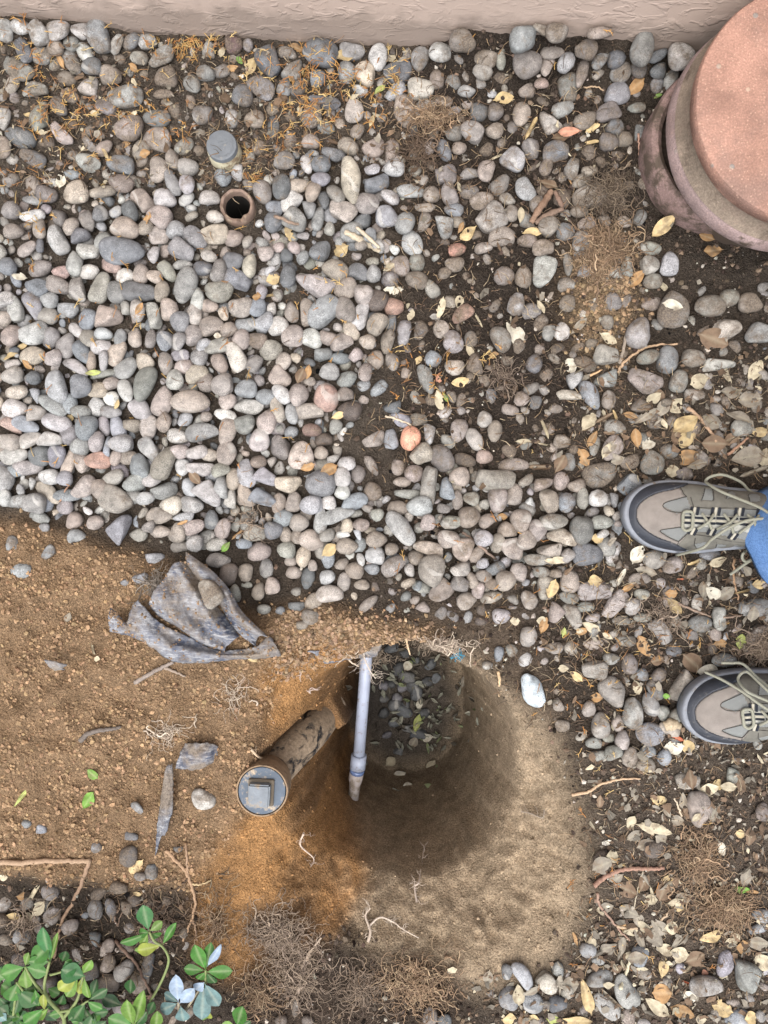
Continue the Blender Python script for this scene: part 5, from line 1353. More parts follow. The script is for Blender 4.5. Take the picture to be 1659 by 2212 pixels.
# jeans: two legs and seat, one cloth
def denim():
    m, nt, b = new_mat('blue denim', .9, .15)
    p = pos(nt)
    w = N(nt, 'ShaderNodeTexWave', bands_direction='DIAGONAL'); w.inputs['Scale'].default_value = 330; w.inputs['Distortion'].default_value = 1.5; nt.links.new(p, w.inputs[0])
    f = math_(nt, 'ADD', math_(nt, 'MULTIPLY', w.outputs['Fac'], .4), math_(nt, 'MULTIPLY', noise(nt, p, 300, 4, .8), .8))
    c = mixc(nt, ramp(nt, f, [(.38, 0), (.68, 1)]), (.02, .065, .20), (.18, .33, .62))
    c = mixc(nt, ramp(nt, noise(nt, p, 24, 5), [(.52, 0), (.68, .45)]), c, (.30, .46, .76))
    nt.links.new(c, b.inputs['Base Color']); bump(nt, b, f, .0012, .8)
    return m
M_DENIM = denim()
acc = Acc()
def leg(cx0, cy0, cx1, cy1):
    n, mz = 56, 40; V = []
    for i in range(mz + 1):
        t = i / mz; z = .062 + t * .86
        x = cx0 + (cx1 - cx0) * t; y = cy0 + (cy1 - cy0) * t
        r = np.interp(t, [0, .02, .12, .3, .5, .75, 1], [.083, .086, .078, .080, .082, .098, .115])
        for k in range(n):
            a = 2 * math.pi * k / n
            fold = 1 + .05 * math.sin(3 * a + 5 * t) * math.exp(-t * 4) + .03 * math.sin(5 * a - 9 * t) + .035 * math.sin(t * 60 + 2 * math.sin(a)) * math.exp(-t * 9)
            V.append((x + r * fold * math.cos(a), y + r * fold * .95 * math.sin(a), z + .008 * math.sin(2 * a + 1) * math.exp(-t * 12)))
    # turn the hem under
    base = len(V)
    for k in range(n): V.append(((V[k][0] - cx0) * .93 + cx0, (V[k][1] - cy0) * .93 + cy0, V[k][2] + .03))
    F = [(i * n + k, i * n + (k + 1) % n, (i + 1) * n + (k + 1) % n, (i + 1) * n + k) for i in range(mz) for k in range(n)]
    F += [(base + k, base + (k + 1) % n, (k + 1) % n, k) for k in range(n)]
    acc.add(V, F)
jx1 = .508 + .083; jy1 = -.034
jx2 = float(sh2.location.x + person.location.x) + .25; jy2 = float(sh2.location.y + person.location.y) + .035
leg(jx1, jy1, .665, -.075); leg(jx2, jy2, .69, -.215)
# seat
V = []; n = 56
for i, (z, rx, ry) in enumerate([(.86, .12, .19), (.92, .13, .19), (1.0, .125, .175), (1.06, .115, .16)]):
    for k in range(n):
        a = 2 * math.pi * k / n; V.append((.68 + rx * math.cos(a), -.145 + ry * math.sin(a), z))
acc.add(V, [(i * n + k, i * n + (k + 1) % n, (i + 1) * n + (k + 1) % n, (i + 1) * n + k) for i in range(3) for k in range(n)])
jm = acc.mesh('jeans')
jo = link('jeans', jm, M_DENIM, person); jo.location = -person.location
# ------------------------------------------------------------------ loose soil crumbs
_bm = bmesh.new(); bmesh.ops.create_icosphere(_bm, subdivisions=1, radius=1)
CV1 = np.array([v.co[:] for v in _bm.verts]); CF1 = np.array([[v.index for v in f.verts] for f in _bm.faces]); _bm.free()
crng = np.random.default_rng(21)
SHOE_ZONES = []
def crumbs(name, n, mask, colf, rmin, rmax, label, power=2.6, use_hm=False, box=(-40, 1700, -40, 2252)):
    u = crng.uniform(box[0], box[1], n * 6); v = crng.uniform(box[2], box[3], n * 6)
    keep = crng.random(n * 6) < mask(u, v)
    u, v = u[keep][:n], v[keep][:n]; n = len(u)
    r = rmin + (rmax - rmin) * crng.random(n) ** power
    z = terrain(u, v)
    x, y = gx(u), gy(v)
    V = np.repeat(CV1[None], n, 0) * (1 + crng.normal(0, .26, (n, len(CV1), 1)))
    V = V * (r[:, None, None] * crng.uniform(.7, 1.25, (n, 1, 3)))
    a = crng.uniform(0, 6.28, n); ca, sa = np.cos(a)[:, None], np.sin(a)[:, None]
    X = V[..., 0] * ca - V[..., 1] * sa + x[:, None]; Y = V[..., 0] * sa + V[..., 1] * ca + y[:, None]
    Z = V[..., 2] * .8 + (z + r * .3)[:, None]
    W = np.stack([X, Y, Z], -1).reshape(-1, 3)
    F = (CF1[None] + (np.arange(n) * len(CV1))[:, None, None]).reshape(-1, 3)
    c = colf(u, v, n); c = np.repeat(c, len(CV1), 0)
    me = mk_mesh(name, W, F, np.hstack([c, np.ones((len(c), 1))]), False)
    tag(link(name, me, M_CLOD), label, None, None, 'stuff')
def jit(c, n, s=.25):
    return np.clip(np.array(c)[None] * (1 + crng.normal(0, s, (n, 1))) * (1 + crng.normal(0, .025, (n, 3))), .004, .8)
def m_brown(u, v):
    clump = sstep(.40, .62, fbm(u / 45, v / 45, 3))
    return samp(Z_BROWN, u, v) * (.25 + .75 * clump) * (terrain(u, v, False) > -.03)
crumbs('spoil_crumbs', 32000, m_brown, lambda u, v, n: jit((.255, .168, .098), n, .17), .0005, .0034, 'loose brown soil crumbs covering the spoil heap', 3.6)
crumbs('rim_crumbs', 1800, lambda u, v: samp(Z_BROWN, u, v) * sstep(560, 640, u) * (terrain(u, v, False) > -.03), lambda u, v, n: jit((.215, .148, .095), n, .26), .0007, .0036, 'brown soil clods along the rim of the hole', 3.2, box=(540, 1040, 1270, 1470))
def m_dark(u, v):
    m = 1 - np.clip(samp(Z_BROWN, u, v) + samp(Z_TAN, u, v) + samp(Z_ORANGE, u, v) + samp(Z_FLOOR, u, v), 0, 1)
    return m * (.3 + .7 * sstep(.42, .6, fbm(u / 60 + 9, v / 60, 3))) * (.2 + .8 * np.clip(sstep(780, 920, u) + sstep(1860, 1940, v) + (1 - sstep(380, 470, v)), 0, 1)) * (terrain(u, v, False) > -.03)
def c_dark(u, v, n):
    c = jit((.052, .039, .030), n, .35); k = crng.random(n)
    c[k < .07] = jit((.34, .31, .26), int((k < .07).sum()), .2); c[(k > .07) & (k < .2)] = jit((.14, .10, .07), int(((k > .07) & (k < .2)).sum()), .25); return c
crumbs('humus_crumbs', 24000, m_dark, c_dark, .0006, .0042, 'dark humus crumbs with pale grit between the stones', 3.2)
crumbs('wall_crumbs', 7000, lambda u, v: np.clip(samp(Z_ORANGE, u, v) * .8 + samp(Z_TAN, u, v) * .7 + samp(Z_FLOOR, u, v) * .25, 0, 1) * (.2 + .8 * sstep(.45, .6, fbm(u / 50, v / 50, 3))),
       lambda u, v, n: np.clip(groundcol(u, v) * (1 + crng.normal(0, .25, (n, 1))), .01, .8), .0005, .0028, 'small clay crumbs clinging to the slopes of the hole', 3.4)
crumbs('spill_crumbs', 1100, lambda u, v: samp(Z_SPILL, u, v), lambda u, v, n: jit((.225, .155, .092), n, .25), .0007, .0042, 'tan soil crumbs spilled beside the root mat', 2.8, box=(1200, 1420, 470, 800))

# ------------------------------------------------------------------ leaves
def leaf_mesh(k, kind='leaf'):
    r = np.random.default_rng(300 + k)
    nl, nw = 13, 7
    cup = r.uniform(-.3, .3); bend = r.uniform(-.5, .8); twist = r.uniform(-.6, .6); wav = r.uniform(.02, .09)
    pk = r.uniform(.75, 1.35)
    if kind == 'green': cup, bend, twist, wav, pk = r.uniform(.15, .45), r.uniform(.1, .6), r.uniform(-.2, .2), .015, r.uniform(1.35, 1.7)
    V = []; C = []
    for i in range(nl):
        t = i / (nl - 1)
        w = .5 * (math.sin(math.pi * t ** pk)) ** .8 if 0 < t < 1 else 0.012
        if t < .1: w = max(w * .5, .02)
        for j in range(nw):
            s = j / (nw - 1) * 2 - 1
            y = s * w
            x = t - .5
            z = cup * (y * y) * 1.2 + abs(y) * (.05 if kind == 'green' else .12) - bend * .35 * (x * x) + wav * math.sin(9 * x + 3 * s + k) * abs(s) + twist * x * y
            V.append((x, y, z)); C.append((1 if j == nw // 2 else .0,) * 3 + (1,))
    F = [(i * nw + j, (i + 1) * nw + j, (i + 1) * nw + j + 1, i * nw + j + 1) for i in range(nl - 1) for j in range(nw - 1)]
    V = np.array(V); F = np.array(F)
    if kind == 'torn':                       # an irregular bite out of the blade
        cxy = np.array([r.uniform(-.3, .6), r.choice([-1, 1]) * r.uniform(.42, .6)]); rad = r.uniform(.3, .5)
        cen = V[F].mean(1)[:, :2]
        F = F[np.hypot(*(cen - cxy).T * np.array([1, 1.6])[:, None]) > rad * (1 + .25 * np.sin(cen[:, 0] * 30))]
    if kind == 'curl':
        a = V[:, 1] * r.uniform(3.0, 5.0); R = .16
        V = np.stack([V[:, 0], np.sin(a) * R, (1 - np.cos(a)) * R + V[:, 2] * .3], 1)
    V[:, 2] -= V[:, 2].min()
    return mk_mesh('leaf', V, F, np.array(C))
LEAVES = [leaf_mesh(k) for k in range(9)] + [leaf_mesh(20 + k, 'torn') for k in range(6)] + [leaf_mesh(40 + k, 'curl') for k in range(4)]
LPAL = dict(y=(.50, .38, .20), c=(.45, .39, .275), w=(.58, .54, .44), o=(.36, .215, .10), e=(.17, .115, .075), s=(.25, .22, .175), r=(.42, .12, .06), G=(.16, .30, .06), p=(.48, .24, .16), v=(.36, .40, .13))
LNAME = dict(y='yellow', c='cream', w='bright cream', o='orange-tan', e='dark brown', s='faded grey', r='reddish', G='green', p='pinkish red', v='yellow-green')
LEAFTXT = {
(0, 0): """1485 245 85 55 10 y;265 778 70 40 80 w;625 665 45 35 20 o;640 945 55 35 70 o;1255 1010 92 42 -75 y;1475 1080 70 55 30 y;455 665 50 17 -60 y;1300 475 60 26 80 c;575 290 48 30 -30 o;125 500 50 20 -20 y;1605 525 50 20 70 y;1085 290 80 56 70 y;
960 225 50 30 80 c;1035 262 36 20 -50 G;265 265 64 24 -70 o;1280 170 72 36 -20 o;155 465 40 20 0 y;545 625 45 25 10 o;410 490 45 22 -20 c;1000 300 60 30 20 o;1195 450 60 30 70 e;1640 390 60 26 40 v""",
(829.5, 0): """515 428 86 56 10 y;1085 375 92 50 45 o;635 555 104 62 62 y;895 620 70 55 0 y;800 570 100 36 5 p;900 555 66 36 30 y;490 680 62 36 20 c;1205 980 116 56 40 y;365 1010 86 50 40 y;645 1005 92 36 0 y;1395 1025 66 36 -20 o;590 930 76 30 80 c;800 780 50 25 -60 o;
1180 415 40 24 0 G;330 985 50 22 70 o;760 600 70 46 0 e;710 800 80 40 -10 e;1250 960 60 40 60 s;1420 1085 90 50 10 o""",
(0, 553): """85 90 60 36 0 w;1180 100 58 50 20 y;1165 175 66 40 10 y;1110 175 42 36 0 o;100 390 60 20 30 y;45 435 70 26 20 y;120 470 56 26 -40 o;940 345 32 24 0 w;300 705 44 30 60 y;1460 690 62 30 20 y;1330 910 62 36 20 o;1420 925 82 50 30 o;840 955 70 40 -50 e;600 230 60 24 60 o;1300 520 70 50 60 e;1330 500 60 30 80 o;505 640 44 20 70 y;400 505 70 22 5 v""",
(829.5, 553): """565 340 118 68 -55 w;245 225 92 36 75 c;405 275 76 36 -60 c;25 50 60 30 30 c;40 145 82 40 0 w;340 545 96 40 5 y;370 410 60 28 -60 c;240 625 88 40 -75 c;265 610 46 16 -60 G;235 535 58 26 80 p;805 475 74 52 -70 w;675 220 62 26 -60 c;840 305 92 32 45 s;965 355 82 42 -30 c;1085 105 104 48 45 o;
1205 135 44 36 0 c;1245 215 84 46 -15 w;690 740 104 46 -70 c;695 815 56 30 -10 c;600 802 66 20 0 c;880 720 92 56 55 c;1165 615 78 46 40 c;1270 645 84 60 40 c;995 690 62 42 -80 y;1065 690 62 26 -20 o;1130 690 114 36 35 s;1140 810 78 50 45 w;1300 730 114 72 30 y;1300 790 134 60 50 y;1420 720 94 62 -20 s;1360 540 84 62 20 c;
1480 520 92 26 -60 c;1600 500 104 52 60 c;1580 620 94 72 0 s;1250 930 64 50 0 c;1310 870 114 62 10 o;760 900 84 52 60 e;860 870 84 52 -60 o;670 910 104 82 0 e;1420 360 134 92 -20 e;1570 870 134 82 10 s;1430 810 104 72 0 e;1530 700 104 52 -30 s;1600 930 124 72 20 s;1090 790 84 42 -80 o;900 790 74 32 60 o;1490 590 94 52 0 s;
115 255 52 30 70 c;325 200 62 36 80 c;475 430 46 32 0 o;150 450 40 30 60 y;1640 450 80 40 40 c;1620 760 70 40 0 y;1350 900 80 40 20 s;1200 660 80 50 60 s;1010 880 60 40 20 s;950 700 80 60 30 e;1500 790 80 50 20 e""",
(0, 1106): """1420 165 72 52 35 y;975 150 52 26 50 G;405 590 62 36 -80 c;420 635 26 24 0 c;1100 640 56 16 -5 y;295 455 42 28 70 s;1030 95 70 40 40 o;790 45 50 16 20 o""",
(829.5, 1106): """725 330 82 48 70 y;1095 185 86 58 60 w;1020 285 90 76 60 w;910 300 58 54 0 y;1340 215 62 52 20 y;1440 212 94 40 10 c;1420 350 74 52 -40 w;1250 405 84 46 -50 y;1125 580 104 56 -60 o;895 495 78 40 -20 c;965 535 48 22 -30 c;840 512 42 22 0 c;775 520 46 22 80 v;690 490 72 36 70 o;565 470 44 36 0 c;830 710 62 32 -40 y;
775 675 44 30 0 c;920 800 54 40 0 o;1090 755 64 40 -70 c;1250 1015 88 60 10 w;1310 1010 64 52 -60 y;1265 975 62 22 -25 r;1540 560 64 44 80 v;1330 650 114 72 -40 e;1280 290 34 30 0 r;1240 350 54 40 0 o;1550 340 84 32 15 y;1620 310 64 42 0 y;1475 350 84 52 30 s;1450 570 64 42 0 o;1400 690 92 62 0 w;1130 255 94 42 -15 s;920 115 54 42 0 y;
745 205 104 32 0 c;510 20 44 30 0 o;1220 795 30 22 0 G;1180 640 60 40 20 e;1050 330 80 24 30 o;680 470 40 40 0 c;850 515 60 30 10 o""",
(0, 1659): """400 25 58 36 -40 G;383 140 78 50 60 G;100 120 116 16 50 v;590 423 78 50 45 y;150 538 94 66 60 c;168 605 74 50 50 c;125 650 44 50 30 c;15 470 40 36 0 c;55 640 64 28 0 y;95 555 44 32 0 o;595 542 40 16 -10 y;90 770 44 34 0 s""",
(829.5, 1659): """1400 90 84 52 20 c;1440 70 48 42 0 y;1190 140 84 42 -15 y;1220 185 64 26 -60 s;1265 225 54 42 0 s;1065 235 64 36 60 c;1165 262 154 48 -15 c;965 320 48 26 0 w;1455 345 64 36 -70 w;1540 283 42 36 0 y;1560 470 80 50 70 s;1545 522 70 30 0 G;1590 535 54 16 0 o;1630 470 84 62 60 e;1265 597 58 40 -10 y;1215 480 64 32 60 y;
1410 725 104 42 15 y;1550 775 74 52 -80 o;1610 750 94 62 0 s;1635 835 84 62 0 c;1210 780 94 46 -25 c;1205 860 84 42 80 y;1275 800 74 62 0 c;1105 740 104 32 -70 s;1060 620 84 52 -20 s;945 610 54 42 0 c;875 985 148 46 -75 y;820 1088 144 42 5 y;540 1085 64 60 0 y;645 1080 54 46 0 y;600 1075 60 18 80 o;1315 980 78 46 -30 w;1180 1030 114 52 -35 c;
1285 1050 104 52 -20 o;1460 1035 84 62 -20 y;1200 970 84 72 0 o;1300 920 54 24 -10 r;1385 885 34 26 0 p;985 995 114 52 -40 s;825 735 58 16 -70 o;1045 690 44 32 0 o;730 1085 54 42 0 v;1370 1085 44 42 0 c;1580 1080 64 52 0 y;800 935 84 62 0 s;450 900 60 42 80 s;940 420 90 70 30 s;1000 480 80 50 40 s;1040 520 100 60 -20 e;1120 490 80 50 60 e;
1290 560 90 50 20 s;960 600 60 40 10 s;1130 330 80 40 20 s;1200 310 70 50 -30 s;985 380 60 50 0 c;1080 290 70 40 30 s;1150 570 60 50 0 c;1240 690 60 50 0 c;1340 820 90 60 20 e;1090 820 80 50 10 s;1000 860 60 40 0 e;1160 690 60 40 0 s;1500 750 60 40 0 c""",
}
lrec = []
for (ox, oy), txt in LEAFTXT.items():
    for rec in txt.replace('\n', '').split(';'):
        f = rec.split()
        if len(f) == 6: lrec.append((ox + float(f[0]) * .5, oy + float(f[1]) * .5, float(f[2]) * .5, float(f[3]) * .5, float(f[4]), f[5]))
n_read = len(lrec)
# the litter between them: more of the same faded leaves, lying as they fell
lr = random.Random(77)
want = 296 - n_read
LIT = [[(1290, 1680), (1659, 1640), (1659, 2212), (1120, 2212), (1090, 2130), (1270, 2060), (1290, 1950)], [(1330, 830), (1659, 800), (1659, 1035), (1500, 1020), (1330, 1010), (1230, 940)], [(1350, 1180), (1659, 1230), (1659, 1420), (1300, 1400)]]
tries = 0
while len(lrec) < n_read + want and tries < 4000:
    tries += 1
    pl_ = lr.choice([LIT[0], LIT[0], LIT[0], LIT[1], LIT[2]])
    if tries % 7 == 1: dc = (lr.uniform(1060, 1655), lr.uniform(800, 2208))
    u, v = lr.gauss(dc[0], 34), lr.gauss(dc[1], 34)
    if not (1040 < u < 1657 and 780 < v < 2210): continue
    if in_poly(u, v, pl_):
        Lq = lr.uniform(24, 46); lrec.append((u, v, Lq, Lq * lr.uniform(.4, .7), lr.uniform(0, 180), lr.choice('ssssseeeecc')))
LM = [(u, v, t) for (u, v, t) in MARKS] + [(1560, 1000, 'in the leaf heap above the upper shoe'), (1420, 1850, 'in the litter right of the bare tan soil'), (1600, 1800, 'in the litter near the right edge'),
     (1380, 1990, 'in the litter left of the lower right root mat'), (1620, 2000, 'at the right edge of the litter'), (1450, 2080, 'between stones in the lower right'), (1250, 2170, 'at the bottom edge among stones'), (1130, 2190, 'at the bottom edge beside the dark stones'), (1600, 2190, 'in the bottom right corner'),
     (1340, 1730, 'in the litter below the lower shoe'), (1560, 1690, 'right of the pink flat stone')]
leaves = []
for i, (u, v, Lq, Wq, ang, c) in enumerate(lrec):
    r = random.Random(5000 + i)
    p = hit(u, v); z = p[2]
    for _ in range(2):
        z = top(P(u, v, z)[0], P(u, v, z)[1], .006, 70); p = P(u, v, z)
    x, y = p[0], p[1]
    y = min(y, wall_y(x) - .012)
    d = (H - z) / FPX
    e = .010
    nx_ = (top(x - e, y, .004) - top(x + e, y, .004)) / (2 * e); ny_ = (top(x, y - e, .004) - top(x, y + e, .004)) / (2 * e)
    n = Vector((np.clip(nx_, -.5, .5) * .6 + r.uniform(-.2, .2), np.clip(ny_, -.5, .5) * .6 + r.uniform(-.2, .2), 1)).normalized()
    if r.random() < .09: me = LEAVES[15 + r.randrange(4)]; Wq *= .8
    elif r.random() < .42: me = LEAVES[9 + r.randrange(6)]
    else: me = LEAVES[r.randrange(9)]
    if c in 'G': me = LEAVES[r.randrange(9)]
    o = bpy.data.objects.new('fallen_leaf', me); COL.objects.link(o)
    if not me.materials: me.materials.append(M_LEAF)
    A = math.radians(ang) + (math.pi if r.random() < .5 else 0)
    Rm = n.to_track_quat('Z', 'Y').to_matrix() @ Matrix.Rotation(A - 0 * math.pi / 2, 3, 'Z')
    # keep the heading asked for in the picture
    head = Vector((math.cos(A), math.sin(A), 0)); fx = (head - n * head.dot(n)).normalized(); fy = n.cross(fx)
    Rm = Matrix((fx, fy, n)).transposed()
    L3 = Lq * 1.08 * d; W3 = Wq * 1.08 * d
    o.matrix_world = Matrix.Translation((x, y, z + .0006)) @ Rm.to_4x4() @ Matrix.Diagonal((L3, W3, L3 * .6, 1))
    o.color = (*(np.array(LPAL[c]) * r.uniform(.82, 1.12)), 1)
    m = min(LM, key=lambda k: (k[0] - u) ** 2 + (k[1] - v) ** 2)
    leaves.append(dict(o=o, u=u, v=v, ar=Lq * Wq, lab=f"{'small ' if Lq * Wq < 700 else 'broad ' if Wq > 27 else ''}{LNAME[c]} dry leaf {m[2]}" if c not in 'Gv' else f"{'small ' if Lq * Wq < 700 else ''}{LNAME[c]} fresh leaf {m[2]}"))
bl = defaultdict(list)
for q in leaves: bl[q['lab']].append(q)
for lab, qs in bl.items():
    if len(qs) > 1:
        qs.sort(key=lambda q: q['u'])
        for i, q in enumerate(qs):
            if len(qs) == 2: w = ('left', 'right')[i] + ' one of two'
            elif i == 0: w = 'leftmost of ' + NUMW.get(len(qs), 'several')
            elif i == len(qs) - 1: w = 'rightmost of ' + NUMW.get(len(qs), 'several')
            elif len(qs) == 3: w = 'middle of three'
            else: w = ORD[i].strip() + ' from left of ' + NUMW.get(len(qs), 'several') if i < 7 else 'inner one of several'
            q['lab'] = lab + ', ' + w
for q in leaves: tag(q['o'], fit16(q['lab']), 'leaf', 'fallen leaves on the ground')

# crumbled leaf fragments
fr = random.Random(31)
acc = Acc()
def frag_zone(u, v):
    f = .06 * float(sstep(820, 950, u)) + .9 * float(samp(Z_LITTER, u, v)) + .5 * float(samp(Z_LITTER2, u, v)) + .3 * float(sstep(1250, 1350, u)) * (1 if 1030 < v < 1640 else 0)
    if v < 420 and u < 900: f += .35
    return min(f, 1)
cnt = 0
for _ in range(20000):
    u, v = fr.uniform(-20, 1680), fr.uniform(60, 2230)
    if fr.random() > frag_zone(u, v) or HOLEZ(u, v): continue
    x, y = gx(u), gy(v)
    if y > wall_y(x) - .01: continue
    if max(abs(x - PX), abs(y - PY)) < .18 or math.hypot(x - cap.location.x, y - cap.location.y) < .03 or math.hypot(x - pipe.location.x, y - pipe.location.y) < .035: continue
    zt_ = tz(x, y); z = top(x, y, .002, 50)
    if z > zt_ + .012 and fr.random() < .8: continue
    z += .0008
    s = fr.uniform(.0012, .006) if fr.random() < .85 else fr.uniform(.006, .011); k = fr.randint(4, 6); a0 = fr.uniform(0, 6.28); el = fr.uniform(.22, .8)
    tlt = (fr.uniform(-.5, .5), fr.uniform(-.5, .5))
    ring = []
    rot = fr.uniform(0, 6.28)
    for q in range(6):
        a = a0 + q * math.pi / 3; rr = s * fr.uniform(.35, 1.2)
        px_, py_ = rr * math.cos(a), rr * el * math.sin(a)
        px_, py_ = px_ * math.cos(rot) - py_ * math.sin(rot), px_ * math.sin(rot) + py_ * math.cos(rot)
        ring.append((x + px_, y + py_, z + abs(px_ * tlt[0]) + abs(py_ * tlt[1]) * .8 + fr.uniform(0, s * .25)))
    c = LPAL[fr.choice('sssssseeeeeeec')]; c = np.array(c) * fr.uniform(.35, .95)
    acc.add(ring, [(0, 1, 2, 3), (0, 3, 4, 5)], c); cnt += 1
tag(link('leaf_fragments', acc.mesh('leaf_fragments', False), M_FRAG), 'crumbled bits of dry leaf strewn over soil and stones', None, None, 'stuff')

# orange conifer needles lying in sprays near the wall
acc = Acc()
nr = random.Random(8)
NCL = [(400, 95, 60, 26, 70), (440, 110, 50, 30, 40), (690, 160, 50, 40, 60), (760, 190, 40, 40, 40), (560, 150, 30, 40, 25), (90, 150, 40, 60, 34), (160, 235, 50, 40, 50), (110, 280, 40, 40, 36), (250, 260, 60, 60, 40), (360, 290, 50, 50, 34),
       (650, 230, 60, 50, 44), (860, 180, 24, 50, 30), (800, 215, 40, 50, 34), (520, 330, 40, 30, 34), (545, 400, 20, 40, 20), (700, 260, 50, 40, 40), (600, 300, 60, 40, 26), (300, 190, 60, 60, 20), (60, 380, 50, 40, 14), (200, 380, 80, 50, 20),
       (945, 830, 50, 40, 22), (1050, 760, 30, 30, 8), (1310, 1900, 160, 200, 40), (1400, 1400, 180, 160, 34), (1250, 1500, 120, 150, 30), (100, 480, 60, 60, 16), (300, 590, 200, 120, 30), (130, 880, 120, 200, 22), (500, 860, 250, 200, 24), (720, 640, 80, 80, 16), (1100, 1200, 250, 120, 20), (760, 80, 700, 60, 80), (870, 780, 40, 60, 16)]
NC = [(.46, .29, .11), (.42, .23, .075), (.36, .17, .06), (.50, .36, .16), (.28, .15, .07)]
for (cu, cv, ru, rv, n) in NCL:
    for _ in range(n):
        u = nr.gauss(cu, ru * .6); v = nr.gauss(cv, rv * .6)
        if HOLEZ(u, v): continue
        x, y = gx(u), gy(v)
        if y > wall_y(x) - .006 or math.hypot(x - cap.location.x, y - cap.location.y) < .03 or math.hypot(x - pipe.location.x, y - pipe.location.y) < .026: continue
        z = top(x, y, .003, 60) + .001
        a = nr.uniform(0, 6.28); Ls = nr.uniform(.006, .02)
        c = np.array(nr.choice(NC)) * nr.uniform(.7, 1.1)
        pts = [(x + math.cos(a) * Ls * t, y + math.sin(a) * Ls * t, z + .002 * math.sin(t * 3)) for t in (0, .5, 1)]
        V, F = tube_geo(pts, .0007, .0003, 4); acc.add(V, F, c)
        for b in range(nr.choice([0, 2, 3, 4])):
            t = nr.uniform(.2, .9); a2 = a + nr.choice([-1, 1]) * nr.uniform(.5, .9); l2 = Ls * nr.uniform(.25, .5)
            q = np.array(pts[0]) * (1 - t) + np.array(pts[2]) * t
            V, F = tube_geo([q, q + [math.cos(a2) * l2, math.sin(a2) * l2, .0008]], .0006, .00025, 4); acc.add(V, F, c)
DUFF = [(300, 240, 420, 190, 900), (700, 230, 200, 130, 300), (560, 340, 120, 60, 160), (1100, 300, 240, 240, 700), (1000, 780, 220, 220, 500), (1450, 900, 230, 130, 500), (1420, 1330, 240, 160, 600), (1200, 1420, 160, 160, 300), (1450, 1850, 220, 300, 900), (250, 2020, 260, 140, 400), (600, 760, 300, 300, 260)]
for (cu, cv, ru, rv, n) in DUFF:
    for _ in range(n):
        u = cu + nr.uniform(-ru, ru); v = cv + nr.uniform(-rv, rv)
        x, y = gx(u), gy(v)
        if HOLEZ(u, v) or y > wall_y(x) - .006: continue
        z = top(x, y, .002, 50)
        if z > tz(x, y) + .012 and nr.random() < .8: continue
        a = nr.uniform(0, 6.28); Ls = nr.uniform(.004, .022)
        c = np.array(nr.choice([(.20, .13, .08), (.13, .09, .06), (.28, .20, .12), (.34, .27, .18), (.10, .075, .055)])) * nr.uniform(.6, 1.1)
        V, F = tube_geo([(x, y, z + .001), (x + math.cos(a) * Ls * .5, y + math.sin(a) * Ls * .5, z + .0025), (x + math.cos(a + .2) * Ls, y + math.sin(a + .2) * Ls, z + .001)], nr.uniform(.0004, .0009), .0003, 4); acc.add(V, F, c)
tag(link('conifer_needles', acc.mesh('conifer_needles'), M_NEEDLE), 'dry orange conifer needles scattered between the stones', None, None, 'stuff')
